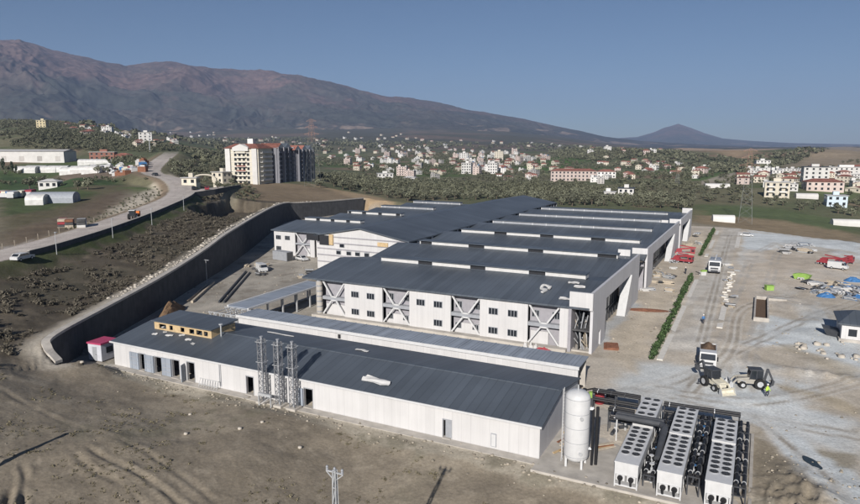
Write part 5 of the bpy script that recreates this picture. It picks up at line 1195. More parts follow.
# open concrete pit
m = MB(); a, b = s2uv(757, 320), s2uv(764, 322)
m.box(0.6, 2.6, 132.6, 152, -0.02, 0.03, SOIL); m.box(0.3, 0.6, 132.3, 152.3, -0.02, 0.7, CONC); m.box(2.6, 2.9, 132.3, 152.3, -0.02, 0.7, CONC); m.box(0.6, 2.6, 132.3, 132.6, -0.02, 0.7, CONC); m.box(0.6, 2.6, 152, 152.3, -0.02, 0.7, CONC)
o = m.build('concrete_pit'); o.rotation_euler.z = -A; tag(o, 'long open concrete pit in the middle of the yard', 'pit')
m = MB(); m.bar((2.9, 152.2, 0.2), (6.4, 152.4, 0.2), 0.5, CONC); m.bar((6.4, 152.4, 0.2), (8.6, 149.5, 0.2), 0.5, CONC); o = m.build('low_wall'); o.rotation_euler.z = -A; tag(o, 'low pale concrete edge running from the open pit', 'low wall')
m = MB(); m.box(-1.0, 1.0, -1.6, 1.6, 0.0, 0.05, mat('still_water', (0.03, 0.04, 0.04), 0.08, spec=0.6)); o = m.build('puddle'); 
bm = bmesh.new(); bmesh.ops.create_circle(bm, cap_ends=True, radius=1, segments=28)
for q in bm.verts: q.co.x *= 0.75+0.1*math.sin(q.co.y*5); q.co.y *= 2.1
bpy.data.objects.remove(o); me = bpy.data.meshes.new('puddle'); bm.to_mesh(me); bm.free(); me.materials.append(mat('still_water', (0.03, 0.04, 0.04), 0.08, spec=0.6)); o = bpy.data.objects.new('puddle', me); COL.objects.link(o)
pu, pv = s2uv(812, 463); px_, py_ = UV(pu, pv); place(o, pu, pv, gh(px_, py_)+0.06, R(28), s=0.72); tag(o, kind='structure')
# small building at the right edge
rb = thing('site_hut', 'white walled hut with dark hipped roof at the right edge of the yard', 'hut', 18.5, 128.5, 0)
m = MB(); m.box(-5, 5, -4, 4, 0, 3.0, WHITE); m.build('wall', rb); m = MB(); m.box(-5.3, 5.3, -4.3, 4.3, -0.05, 0.45, CONC); m.build('plinth', rb)
m = MB(); k = [(-5.6, -4.6, 3.0), (5.6, -4.6, 3.0), (5.6, 4.6, 3.0), (-5.6, 4.6, 3.0)]; m.hexa([(x, y, 3.0) for x, y, _ in k]+[(-5.6, -4.6, 3.18), (5.6, -4.6, 3.18), (5.6, 4.6, 3.18), (-5.6, 4.6, 3.18)], ROOF)
for f in ([(-5.6, -4.6, 3.19), (5.6, -4.6, 3.19), (3, 0, 4.7), (-3, 0, 4.7)], [(5.6, 4.6, 3.19), (-5.6, 4.6, 3.19), (-3, 0, 4.7), (3, 0, 4.7)], [(-5.6, 4.6, 3.19), (-5.6, -4.6, 3.19), (-3, 0, 4.7)], [(5.6, -4.6, 3.19), (5.6, 4.6, 3.19), (3, 0, 4.7)]): m.face(f, ROOF)
m.build('roof', rb); m = MB()
for x in (-3.4, -1.4, 0.6): m = MB(); m.box(x-0.6, x+0.6, -4.04, -3.98, 1.0, 2.2, GLASS); m.build('window', rb)
m = MB(); m.hexa([(-6.8, -1.4, 0.1), (-5.05, -2.4, 0.1), (-5.05, 1.2, 0.1), (-6.8, 0.4, 0.1), (-7.6, -1.4, 1.6), (-5.05, -2.4, 1.0), (-5.05, 1.2, 1.0), (-7.6, 0.4, 1.6)], DARKSTEEL); m.build('canopy', rb)
# material stacks
def stack_mesh(seed):
    q = random.Random(seed); m = MB(); mm_ = [TIMBER, STEEL, CONC_D, TRIM, FOAM, ROOF_PALE, BLACKP][seed % 7]
    for k in range(q.randint(2, 5)):
        for j in range(q.randint(2, 4)): m.cbox((j*0.5-0.7+q.uniform(-.1, .1), q.uniform(-.2, .2), 0.12+k*0.24), (0.42, q.uniform(1.6, 3.2), 0.2), mm_ if q.random() < 0.75 else STEEL, rz=q.uniform(-.08, .08))
    return m
STK = [stack_mesh(i) for i in range(10)]; SO = []
MATW = ('pale timber', 'galvanised steel', 'dark concrete', 'grey steel', 'white sheet', 'pale corrugated', 'black plastic')
def add_stack(u, v, where, group, rz=None, s=1.0):
    i = random.randrange(10)
    if len(SO) <= i or True:
        d = STK[i]
        if not hasattr(d, 'me'): o = d.build('material_stack'); d.me = o.data
        else: o = bpy.data.objects.new('material_stack', d.me); COL.objects.link(o)
    place(o, u, v, 0, random.uniform(0, 3) if rz is None else rz, s=s*random.uniform(.7, 1.25)); tag(o, 'stack of %s lengths %s' % (MATW[i % 7], where), 'stack', group)
for k in range(48):
    px, py = random.uniform(797, 862), 0; py = 283+(px-797)*0.18+random.uniform(-5, 8); add_stack(*s2uv(px, py), 'in the big material dump at the right of the yard', 'material dump at the right')
for k in range(14): add_stack(*s2uv(random.uniform(783, 812), random.uniform(245, 254)), 'in the small dump at the far side of the yard', 'small material dump')
for k in range(22):
    px = random.uniform(664, 700); add_stack(*s2uv(px, 238+(700-px)*1.2+random.uniform(-9, 6)), 'along the side wall beyond the portal', 'materials along the side wall', s=0.9)
for k in range(14): add_stack(*s2uv(random.uniform(640, 672), random.uniform(268, 292)), 'lying near the side wall openings', 'materials by the side wall openings', s=0.7)
for k in range(9): add_stack(*s2uv(random.uniform(246, 272), random.uniform(266, 277)), 'around the white van in the courtyard', 'materials in the courtyard', s=0.8)
for k in range(7): add_stack(*s2uv(random.uniform(300, 325), random.uniform(270, 279)), 'at the courtyard corner of the large building', 'materials at the courtyard corner', s=0.7)
for k in range(12): add_stack(*s2uv(random.uniform(722, 738), random.uniform(255, 310)), 'beside the lane past the white flatbed truck', 'materials along the lane', s=0.55)
for px, py, w, d in ((846, 288, 7, 4), (853, 281, 4, 3), (826, 297, 4, 3), (858, 300, 4, 3)): heap('blue_tarp_heap', 'blue tarpaulin lying over the big material dump', *s2uv(px, py), w, d, 1.3, BLUE, group='blue tarpaulins on the material dump')
sk = thing('skip_container', 'lime green open skip beside the big material dump', 'skip', *s2uv(802, 279), 0, R(70)); sk.scale = (0.75,)*3
m = MB(); m.hexa([(-1.2, -1.9, 0), (1.2, -1.9, 0), (1.2, 1.9, 0), (-1.2, 1.9, 0), (-1.3, -2.6, 1.5), (1.3, -2.6, 1.5), (1.3, 2.6, 1.5), (-1.3, 2.6, 1.5)], GREENP); b_ = m.build('skip_body', sk); m = MB(); m.hexa([(-1.2, -2.4, 1.5), (1.2, -2.4, 1.5), (1.2, 2.4, 1.5), (-1.2, 2.4, 1.5), (-0.6, -1, 1.9), (0.6, -1, 1.9), (0.6, 1, 1.9), (-0.6, 1, 1.9)], GREENP); m.build('cover', sk)
m = MB(); m.box(-0.8, 0.8, -0.6, 0.6, 0, 1.0, GREENP); m.box(-0.9, 0.9, -0.7, 0.7, 1.0, 1.12, GREENP); o = m.build('lime_bin'); place(o, *s2uv(769, 290), 0, 0.4); tag(o, 'small lime green bin standing alone in the yard', 'bin')
m = MB(); m.box(-0.7, 0.7, -0.5, 0.5, 0.0, 0.9, FOAM); m.box(-0.5, 0.9, -0.5, 0.2, 0.9, 1.3, GREENP); m.bar((-0.7, 0, 0.5), (-1.8, 0.3, 0.9), 0.2, BLACKP); o = m.build('compact_machine'); place(o, *s2uv(702.5, 275), 0, 0.7); tag(o, 'small white and green machine at the hedge gap', 'machine')
def log(p, q, w, label, group, m_=TIMBER, h=0.3):
    m = MB(); a, b = s2uv(*p), s2uv(*q); m.bar((a[0], a[1], h/2), (b[0], b[1], h/2), h, m_, w); o = m.build('stacked_beams'); o.rotation_euler.z = -A; tag(o, label, 'beam', group)
log((187, 302), (207, 286), 0.5, 'pale beam lying in the courtyard, leftmost of the long ones', 'long beams in the courtyard'); log((192, 303), (214, 283), 0.5, 'pale beam lying beside the leftmost one in the courtyard', 'long beams in the courtyard', TIMBER, 0.45); log((219, 303), (246, 272), 0.35, 'dark pipe lying in the courtyard, left one of two', 'dark pipes in the courtyard', DARKSTEEL, 0.35); log((224, 303), (250, 273), 0.35, 'dark pipe lying in the courtyard, right one of two', 'dark pipes in the courtyard', DARKSTEEL, 0.3)
lp = thing('lamp_post', 'slim grey lamp post at the foot of the retaining wall', 'lamp post', *s2uv(207, 283), 0)
m = MB(); m.tube((0, 0, 0), (0, 0, 5.6), 0.09, STEEL, 8, 0.05); m.build('pole', lp); m = MB(); m.bar((-0.7, 0, 5.6), (0.7, 0, 5.6), 0.08, STEEL); m.box(-0.95, -0.5, -0.15, 0.15, 5.5, 5.62, TRIM); m.box(0.5, 0.95, -0.15, 0.15, 5.5, 5.62, TRIM); m.build('lamp_head', lp)
# pale boulders of the yard, and along the top of the retaining wall
def rock_proto(seed):
    bm = bmesh.new(); bmesh.ops.create_cube(bm, size=1); bmesh.ops.subdivide_edges(bm, edges=bm.edges, cuts=1, use_grid_fill=True); q = random.Random(seed)
    for v in bm.verts: v.co = v.co.normalized()*q.uniform(.38, .62); v.co.z *= 0.7
    V = np.array([v.co[:] for v in bm.verts]); Fq = np.array([[v.index for v in f.verts] for f in bm.faces]); bm.free(); return V, Fq
ROCKS = [rock_proto(i) for i in range(6)]
rr = np.random.default_rng(5); P = []; S = []
for i in range(20, NW-10):
    for k in range(9):
        a = WALL_LINE[i]; b = WALL_LINE[i+1]; t_ = rr.uniform(); off = 0.9+abs(rr.normal())*1.2
        x, y = a[0]+(b[0]-a[0])*t_-nr_[i][0]*off, a[1]+(b[1]-a[1])*t_-nr_[i][1]*off; P.append((x, y)); S.append(0.85*rr.uniform(.25, 1.0)**1.6)
P = np.array(P); P = np.concatenate([P, ghv(P[:, 0], P[:, 1])[:, None]], 1); o = scatter('rocks', ROCKS, P, S, ROCK, 1, 'pale stones heaped along the top of the retaining wall', 'rocks')
for k in range(26):
    px = random.uniform(786, 858); py = 344+(px-786)*0.2+random.uniform(-3, 3) if k < 20 else random.uniform(340, 360); u, v = s2uv(px, py); V, Fq = ROCKS[k % 6]
    o = np_obj('boulder', np_mesh('boulder', V*random.uniform(.4, 1.3), Fq, [ROCK])); x, y = UV(u, v); place(o, u, v, gh(x, y)+0.1, random.uniform(0, 6)); tag(o, 'pale boulder in the row of stones near the hut', 'boulder', 'boulders across the yard')
for px, py in ((190, 415), (186, 435), (240, 430), (82, 364), (262, 423), (300, 448)):
    V, Fq = ROCKS[px % 6]; x, y, _ = hit([(px, py)], 40, 200)[0]; o = np_obj('loose_stone', np_mesh('loose_stone', V*random.uniform(.3, .6), Fq, [ROCK])); o.location = (x, y, gh(x, y)+0.06); tag(o, 'pale loose stone lying in the brown foreground field', 'stone', 'loose stones in the field')

# scrub on the bank and tufts in the near field
SCR = [leaf_cloud(90, 0.9, 0.9, 0.65, 0.13, 6, 500+i, z0=0.45) for i in range(6)]
P = []; r_ = np.random.default_rng(9)
X, Y = r_.uniform(-112, -55, 17000), r_.uniform(66, 275, 17000)
dw, _, sw = line_dist(X, Y, WALL_LINE); dr, _, sr = line_dist(X, Y, ROAD_LINE); ds, _, _ = line_dist(X, Y, SPUR_LINE)
hol = poly_sd(X, Y, [(-83, 224), (-74, 211), (-65, 212), (-63.5, 255), (-66, 274), (-86, 277)])
k = (dw > 3.2) & (sw < 0) & (dr > 7.5+5*fbm(X, Y, 10, 2, 92)) & (sr > 0) & (ds > 6) & (hol > 2) & (fbm(X, Y, 9, 3, 91)*0.6+fbm(X, Y, 2.5, 3, 96)*0.4 > 0.415); X, Y = X[k], Y[k]
P = np.stack([X, Y, ghv(X, Y)], 1); scatter('scrub', SCR, P, 0.20+r_.uniform(0, 1, len(P))**3*0.85, SCRUB, 2, 'dry brown scrub covering the bank below the road', 'scrub')
X, Y = r_.uniform(-60, 45, 9000), r_.uniform(44, 92, 9000); sd = poly_sd(X, Y, PAD); k = (sd > 2.2) & (fbm(X, Y, 7, 4, 93)*0.6+fbm(X, Y, 2, 3, 94)*0.4 > 0.56); X, Y = X[k][:1500], Y[k][:1500]
TF = [leaf_cloud(16, 0.30, 0.30, 0.06, 0.045, 4, 520+i, z0=0.03) for i in range(5)]
P = np.stack([X, Y, ghv(X, Y)], 1); scatter('dry_grass', TF, P, r_.uniform(.5, 1.5, len(P)), TUFT, 3, 'dry grass tufts and clods across the foreground field', 'grass')

# ================================================================ road side: barrier, posts, vehicles
off = []
RP = [np.array(p) for p in ROAD_LINE]
for i in range(1, len(RP)-1):
    d = RP[i+1][:2]-RP[i-1][:2]; d /= np.hypot(*d); n = np.array([d[1], -d[0]])
    off.append((RP[i], n))
m = MB(); seg = [(p[:2]+n*5.6, p[2]) for p, n in off if 128 < p[1] < 256]
seg += [(np.array([-88.5, 268]), 13.9), (np.array([-87, 284]), 14.2), (np.array([-86.6, 298]), 14.0)]
for (a, za), (b, zb) in zip(seg[:-1], seg[1:]):
    d = (b-a)/np.hypot(*(b-a)); n = np.array([d[1], -d[0]])*0.2
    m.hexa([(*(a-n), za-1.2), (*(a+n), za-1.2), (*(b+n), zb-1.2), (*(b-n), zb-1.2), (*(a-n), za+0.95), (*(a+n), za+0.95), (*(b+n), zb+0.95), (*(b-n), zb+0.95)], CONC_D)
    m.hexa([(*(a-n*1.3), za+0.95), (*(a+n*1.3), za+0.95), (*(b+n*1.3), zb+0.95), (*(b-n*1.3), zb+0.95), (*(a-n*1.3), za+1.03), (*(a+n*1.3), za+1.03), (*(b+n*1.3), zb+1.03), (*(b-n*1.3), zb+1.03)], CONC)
o = m.build('road_barrier'); tag(o, 'grey concrete barrier wall along the right side of the road', 'barrier')
for i, (px, py) in enumerate(((57, 256), (113, 239), (152, 225), (184, 211))):
    x, y, z = hit([(px, py)], 60, 400)[0]; t = thing('roadside_lamp', 'slim pale lamp pole below the road barrier on the bank', 'lamp pole', xy=(x, y), z=z, group='lamp poles below the road barrier')
    m = MB(); m.tube((0, 0, -0.3), (0, 0, 4.6), 0.08, STEEL, 8, 0.05); m.build('pole', t); m = MB(); m.box(-0.12, 0.5, -0.12, 0.12, 4.55, 4.7, TRIM); m.build('lamp_head', t)
k = 0
for p, n in off:
    if 96 < p[1] < 230:
        q = p[:2]-n*6.2; m = MB(); m.tube((0, 0, -0.3), (0, 0, 1.25), 0.09, WOODP, 6); o = m.build('fence_post'); o.location = (q[0], q[1], gh(*q)); tag(o, 'short wooden post in the row along the left verge of the road', 'post', 'posts along the left verge of the road')
def road_at(px, py):
    x, y, z = hit([(px, py)], 60, 700)[0]; d, zz, _ = line_dist(np.array([x]), np.array([y]), ROAD_LINE); i = min(range(1, len(RP)-1), key=lambda j: np.hypot(RP[j][0]-x, RP[j][1]-y)); dd = RP[i+1][:2]-RP[i-1][:2]
    return (x, y), z, math.atan2(dd[1], dd[0])
for px, py, lab, pnt, van in ((23, 262, 'white car driving on the pale road at the left edge', WPAINT, False), (155, 176, 'dark car on the far bend of the road', DARKSTEEL, False), (194, 190, 'dark car near the apartment end of the road', BLACKP, False), (207, 190, 'red car near the apartment end of the road', RED, False)):
    xy, z, a = road_at(px, py); make_car(lab, pnt, z=z, rz=a+math.pi/2+A, xy=xy, van=van)
xy, z, a = road_at(134, 219)
tt = thing('farm_tractor', 'white tractor with orange load driving on the road', 'tractor', xy=xy, z=z, rz=a+math.pi/2+A)
m = MB(); m.box(-0.4, 0.4, -2.2, 0.4, 0.8, 1.5, WPAINT); m.build('bonnet', tt, bevel=0.05); m = MB(); m.box(-0.75, 0.75, 0.2, 1.6, 1.0, 2.5, GLASS); m.box(-0.85, 0.85, 0.1, 1.7, 2.5, 2.66, WPAINT); m.build('cab', tt)
for x in (-0.9, 0.9): wheel(tt, x, 1.2, 0.8, 0.45); wheel(tt, x, -1.6, 0.5, 0.3)
m = MB(); m.box(-0.8, 0.8, -3.4, -2.3, 0.6, 2.0, ORANGE); m.build('front_load', tt)
for px, py, c, lab in ((63, 227, RED, 'dark red stack beside the road, left one'), (70, 227, RUST, 'rusty brown stack beside the road, middle one'), (82, 227, FOAM, 'white and grey stack beside the road, right one')):
    x, y, z = hit([(px, py)], 60, 500)[0]; t = thing('crate_stack', lab, 'stack', xy=(x, y), z=z, rz=R(-40))
    m = MB()
    for j in range(3):
        for q in range(3): m.box(-2.2+j*1.5, -0.8+j*1.5, -1, 1, q*0.75, q*0.75+0.65, random.choice((c, c, TIMBER, CONC_D)))
    m.build('crates', t); m = MB(); m.box(-2.3, 2.4, -1.1, 1.1, -0.3, 0.0, TIMBER); m.build('pallet', t)

# ================================================================ buildings out in the landscape
def house_mesh(kind, seed):
    q = random.Random(seed); m = MB()
    wall = {'flat': WALLW, 'gable': q.choice((WALLW, WALLC)), 'hip': q.choice((WALLC, WALLP)), 'block': q.choice((WALLW, WALLC, WALLP)), 'raw': WALLG}[kind]
    st = {'flat': 2, 'gable': q.choice((1, 2)), 'hip': 2, 'block': q.choice((3, 3, 4)), 'raw': 3}[kind]; w, d = (q.uniform(9, 13), q.uniform(8, 11)) if kind != 'block' else (q.uniform(10, 13), q.uniform(9, 11)); h = st*2.9
    m.box(-w/2, w/2, -d/2, d/2, -2.0, h, wall)
    if kind in ('flat', 'block', 'raw'):
        m.box(-w/2-0.35, w/2+0.35, -d/2-0.35, d/2+0.35, h, h+0.22, FLATROOF); m.box(-w/2+0.4, -w/2+3.4, d/2-3.6, d/2-0.4, h+0.22, h+2.4, wall)
        if kind == 'raw':
            for x in (-w/2+.4, 0, w/2-.4): m.box(x-.2, x+.2, -d/2+.2, -d/2+.6, h+.22, h+2.2, CONC)
        else: m.box(w/2-2.6, w/2-1.2, 0, 1.4, h+0.22, h+1.6, q.choice((FOAM, BLUE, TRIM)))
    else:
        ov = 0.6; rh = q.uniform(1.5, 2.2); rx = w/2-(w*0.28 if kind == 'hip' else -ov)
        e = [(-w/2-ov, -d/2-ov, h), (w/2+ov, -d/2-ov, h), (w/2+ov, d/2+ov, h), (-w/2-ov, d/2+ov, h)]; r0, r1 = (-rx, 0, h+rh), (rx, 0, h+rh)
        m.face([e[0], e[1], r1, r0], TILE); m.face([e[2], e[3], r0, r1], TILE); m.face([e[3], e[0], r0], TILE if kind == 'hip' else wall); m.face([e[1], e[2], r1], TILE if kind == 'hip' else wall); m.face(e[::-1], wall)
    for s in range(st):
        n = max(2, int(w/3.2)); z = s*2.9+0.9
        for i in range(n):
            x = -w/2+w*(i+0.5)/n; m.box(x-0.6, x+0.6, -d/2-0.06, -d/2+0.05, z, z+1.3, GLASS)
            m.box(x-0.6, x+0.6, d/2-0.05, d/2+0.06, z, z+1.3, GLASS)
        for i in range(2):
            y = -d/2+d*(i+0.5)/2; m.box(w/2-0.05, w/2+0.06, y-0.6, y+0.6, z, z+1.3, GLASS); m.box(-w/2-0.06, -w/2+0.05, y-0.6, y+0.6, z, z+1.3, GLASS)
        if s and q.random() < 0.8: m.box(-w*0.3, w*0.3, -d/2-1.3, -d/2-0.07, s*2.9-0.1, s*2.9+0.05, FLATROOF); m.box(-w*0.3, w*0.3, -d/2-1.3, -d/2-1.22, s*2.9+0.06, s*2.9+0.9, wall)
    return m
KINDS_ = ['flat']*5+['gable']*6+['hip']*4+['block']*3+['raw']
PRO = []
WORDS = {'flat': 'white flat roofed house', 'gable': 'house with red gable roof', 'hip': 'house with red hip roof', 'block': 'flat roofed apartment block', 'raw': 'bare grey house'}
for i, kd in enumerate(KINDS_): PRO.append((kd, house_mesh(kd, 40+i), None))
PM = {}
def add_house(i, xyz, rz, where, group, s=1.0):
    kd = PRO[i][0]
    if i in PM: o = bpy.data.objects.new('town_house', PM[i]); COL.objects.link(o)
    else: o = PRO[i][1].build('town_house'); PM[i] = o.data
    o.location = xyz; o.rotation_euler.z = rz; o.scale = (s, s, s*random.uniform(.9, 1.1)); KEEP_OUT.append((xyz[0], xyz[1], 8*s))
    tag(o, WORDS[kd]+' '+where, 'house', group+', '+kd)
def town(poly, n, gap, where, group, seed, smin=0.8, smax=1.15, kinds=None, bias=None):
    r = np.random.default_rng(seed); x0, x1 = min(p[0] for p in poly), max(p[0] for p in poly); y0, y1 = min(p[1] for p in poly), max(p[1] for p in poly)
    c = np.stack([r.uniform(x0, x1, n*5), r.uniform(y0, y1, n*5)], 1); c = c[poly_sd(c[:, 0], c[:, 1], poly) < 0][:n*3]; H = hit(c); done = []
    for k, h in zip(range(len(c)), H):
        if len(done) >= n: break
        if any(math.hypot(h[0]-a, h[1]-b) < gap for a, b in done) or any(math.hypot(h[0]-a, h[1]-b) < rr_+gap*0.5 for a, b, rr_ in KEEP_OUT[:NBIG]) or h[1] > 4500: continue
        done.append((h[0], h[1])); i = int(r.choice(kinds)) if kinds else int(r.integers(0, len(PRO))); add_house(i, h, -A+r.choice([0, math.pi/2, .3, -.4, 1.2])+r.uniform(-.15, .15), where, group, r.uniform(smin, smax))

def villa(label, px, py, Wd, D, st, wall, roof, rz=0.0, name='villa', hip=False, nwin=4, cat='house', balcony=False, win=GLASS, y=None, group=None):
    x, yv, z = hit([(px, py)])[0]; KEEP_OUT.append((x, yv, max(Wd, D)*0.65))
    t = thing(name, label, cat, xy=(x, yv), z=z, rz=rz+A, group=group); h = st*3.0
    m = MB(); m.box(-Wd/2, Wd/2, -D/2, D/2, -2.5, h, wall); m.build('wall', t)
    m = MB(); o_ = 0.5
    if hip:
        e = [(-Wd/2-o_, -D/2-o_, h), (Wd/2+o_, -D/2-o_, h), (Wd/2+o_, D/2+o_, h), (-Wd/2-o_, D/2+o_, h)]; a = min(Wd, D)*0.42; rh = min(Wd, D)*0.17
        if Wd >= D: r0, r1 = (-Wd/2+a, 0, h+rh), (Wd/2-a, 0, h+rh); F_ = ([e[0], e[1], r1, r0], [e[2], e[3], r0, r1], [e[3], e[0], r0], [e[1], e[2], r1])
        else: r0, r1 = (0, -D/2+a, h+rh), (0, D/2-a, h+rh); F_ = ([e[1], e[2], r1, r0], [e[3], e[0], r0, r1], [e[0], e[1], r0], [e[2], e[3], r1])
        for f in F_: m.face(f, roof)
        m.face(e[::-1], wall)
    else: m.box(-Wd/2-o_, Wd/2+o_, -D/2-o_, D/2+o_, h, h+0.3, roof)
    rf = m.build('roof', t)
    if not hip: m = MB(); m.box(-Wd*0.15, Wd*0.15, 0, D*0.3, h+0.3, h+2.2, wall); m.build('stair_head', rf)
    wm = MB(); wm.box(-0.7, 0.7, -0.06, 0.06, 0, 1.45, win); wm.box(-0.82, 0.82, -0.03, 0.05, -0.14, 0.0, FLATROOF); md = None; cnt = 0
    for s in range(st):
        for i in range(nwin):
            if cnt >= 60: break
            if md is None: w = wm.build('window', t); md = w.data
            else: w = bpy.data.objects.new('window', md); COL.objects.link(w); w.parent = t
            w.location = (-Wd/2+Wd*(i+0.5)/nwin, -D/2, s*3.0+0.9); cnt += 1
        for i in range(2):
            for sx in (-1, 1): w = bpy.data.objects.new('window', md); COL.objects.link(w); w.parent = t; w.location = (sx*Wd/2, -D/4+D/2*i, s*3.0+0.9); w.rotation_euler.z = math.pi/2
    if balcony:
        for s in range(1, st):
            for sx in (-1, 1):
                m = MB(); m.box(sx*Wd*0.25-1.8, sx*Wd*0.25+1.8, -D/2-1.4, -D/2-0.08, s*3.0-0.12, s*3.0+0.05, wall); m.box(sx*Wd*0.25-1.8, sx*Wd*0.25+1.8, -D/2-1.4, -D/2-1.3, s*3.0+0.06, s*3.0+0.9, WALLW); m.build('balcony', t)
    return t
# named buildings on the plain
villa('cream three storey villa with balconies beyond the green field at right', 776, 197, 13.5, 11, 3, WALLC, FLATROOF, R(-25), balcony=True, nwin=4)
villa('pale blue and white house at the right edge below the town', 835, 207, 10, 8, 2, mat('pale_blue_wall', (0.52, 0.60, 0.66), 0.8), FLATROOF, R(-20), nwin=3)
villa('white house with dark roof just beyond the factory roofs', 626, 198, 9, 9, 2, WALLW, DARKSTEEL, R(-20), nwin=3); villa('low white annex beside the dark roofed white house', 608, 197, 9, 7, 1, WALLW, FLATROOF, R(-20), nwin=3)
villa('largest white block before the town, left of the works roofs', 385, 180, 14, 11, 2, WALLW, FLATROOF, R(10), nwin=4); villa('pale house with white sloping roof right of the largest white block', 410, 181, 12, 9, 1, WALLW, FLATROOF, R(-15), hip=True, nwin=3)
villa('long pink school with red roof at the right end of the town', 573, 181, 40, 12, 3, WALLP, TILE, R(-8), name='school_building', cat='school', hip=True, nwin=12)
villa('white house with red hip roof beside the pink school', 606, 178, 17, 12, 2, WALLW, TILE, R(-12), hip=True, nwin=5)
for px, py, lab in ((471, 172, 'left one of two pale tower blocks in the town'), (497, 172, 'right one of two pale tower blocks in the town')): villa(lab, px-4, py+2, 11, 9, 4, WALLW, FLATROOF, R(-15), name='tower_block', cat='tower block', nwin=4)
villa('tall pale block on the town skyline', 499, 160, 15, 12, 5, WALLC, FLATROOF, R(-10), name='tower_block', cat='tower block', nwin=4); villa('pale block on the left of the town skyline', 464, 160, 15, 12, 4, WALLW, FLATROOF, R(-10), name='tower_block', cat='tower block', nwin=4)
villa('white twin fronted house with dark stripes on the right plain', 814, 183, 17, 12, 4, WALLW, DARKSTEEL, R(-20), nwin=4); villa('long white industrial building on the right hillside', 846, 174, 42, 15, 2, WALLW, FLATROOF, R(-15), name='industrial_building', cat='building', nwin=10); villa('white house on the hill slope above the cream villa', 762, 168, 16, 13, 3, WALLW, FLATROOF, R(-15), nwin=4)
villa('red roofed pale building left of the white twin house', 822, 191, 22, 12, 2, WALLP, TILE, R(-15), hip=True, nwin=6); villa('white church like house on the hill beyond the works', 607, 151.5, 13, 11, 3, WALLW, FLATROOF, R(0), nwin=3)
villa('yellow house on the wooded hill at the left', 43, 130, 11, 10, 4, mat('yellow_wall', (0.55, 0.47, 0.30), 0.85), FLATROOF, R(10), nwin=3); villa('white block behind the tall lamp at the crest of the road', 146, 144, 13, 12, 4, WALLW, FLATROOF, R(20), nwin=3)
villa('white block on the hill left of the road crest', 108, 134, 13, 11, 3, WALLW, FLATROOF, R(10), nwin=4); villa('red brown building behind the sheds left of the road', 104, 160, 18, 11, 2, mat('red_brown_wall', (0.25, 0.12, 0.09), 0.85), FLATROOF, R(12), nwin=5); villa('low dark red building right of the red brown one', 124, 159, 11, 9, 1, mat('red_brown_wall', (0.25, 0.12, 0.09), 0.85), TILE, R(12), hip=True, nwin=3)
# long warehouse, sheds and growing tunnels at the left
x, y, z = hit([(36, 161.5)])[0]; t = thing('long_warehouse', 'very long white warehouse with grey roof at the left edge', 'warehouse', xy=(x-6, y), z=z, rz=A+R(-4)); KEEP_OUT.append((x, y, 10)); KEEP_OUT.append((x+20, y, 12)); KEEP_OUT.append((x-25, y, 12))
Lw = 84*y/F_PX*0.52
m = MB(); m.box(-Lw, Lw, -8, 8, -3, 7.5, WALLW); m.build('wall', t); m = MB(); m.prism_x([(-8.5, 7.5), (8.5, 7.5), (0, 9.2)], -Lw-.5, Lw+.5, FLATROOF); m.build('roof', t)
for k in range(5): m = MB(); xx = -Lw+6+k*Lw*0.42; m.box(xx-2, xx+2, -8.08, -7.95, 0.2, 4, WALLG); m.build('door', t)
def tunnel(label, px, py, L, w, h, rz, mt, group=None, name='polytunnel', cat='polytunnel'):
    x, y, z = hit([(px, py)])[0]; KEEP_OUT.append((x, y, L*0.55)); t = thing(name, label, cat, xy=(x, y), z=z, rz=A+rz, group=group); m = MB()
    prof = [(-w/2, -1.5)]+[(-w/2*math.cos(math.pi*k/10), h*0.45+h*0.55*math.sin(math.pi*k/10)) for k in range(11)]+[(w/2, -1.5)]
    m.prism_x(prof, -L/2, L/2, mt); m.build('cover', t); m = MB(); m.box(L/2, L/2+0.08, -1.2, 1.2, 0, h*0.7, WALLG); m.build('door', t)
    return t
FILM = mat('tunnel_film', (0.56, 0.55, 0.53), 0.5, var=0.2, scale=0.6)
for i, (px, py) in enumerate(((28, 173), (38, 172), (50, 172.5), (60, 172))): tunnel('white growing tunnel in the left cluster below the long warehouse', px, py, 13, 8, 4.2, R(random.uniform(-5, 10)), FILM, 'left growing tunnels')
for i, (px, py) in enumerate(((72, 174), (82, 173), (94, 173), (102, 172))): tunnel('white growing tunnel in the right cluster below the long warehouse', px, py, 11, 8, 4.2, R(random.uniform(-5, 10)), FILM, 'right growing tunnels')
tunnel('long low white shed behind the scrap yard', 97, 164, 24, 8, 3.5, R(5), FILM, name='farm_shed', cat='shed')
villa('small white farmhouse in the dark green field at the left', 51, 188, 8, 7, 1, WALLW, FLATROOF, R(10), name='farmhouse', hip=True, nwin=3)
tunnel('white shed with dark side beside the green field', 55, 203, 15, 7, 3.8, R(8), mat('shed_grey', (0.30, 0.32, 0.35), 0.6), name='farm_shed', cat='shed'); tunnel('shorter white shed in front of the grey sided one', 38, 204, 6, 6, 3.4, R(8), FILM, name='farm_shed', cat='shed')
for i in range(11):
    c, w = random.choice(((RED, 'red'), (BLUE, 'blue'), (WPAINT, 'white'), (DARKSTEEL, 'dark grey'), (CREAM, 'cream'))); px, py = 2+i*2.9, 199-i*0.25+random.uniform(-.8, .8); x, y, z = hit([(px, py)])[0]
    m = MB(); m.box(-1.2, 1.2, -2.8, 2.8, 0.5, 2.7, c); m.box(-1.1, 1.1, -3.4, -2.9, 0.5, 2.0, WPAINT); m.box(-1, 1, -3.2, 2.6, 0.0, 0.5, BLACKP); o = m.build('parked_lorry'); o.location = (x, y, z); o.rotation_euler.z = R(random.uniform(-15, 15)); tag(o, '%s lorry parked in the row at the left edge' % w, 'lorry', 'lorries parked at the left edge, '+w)
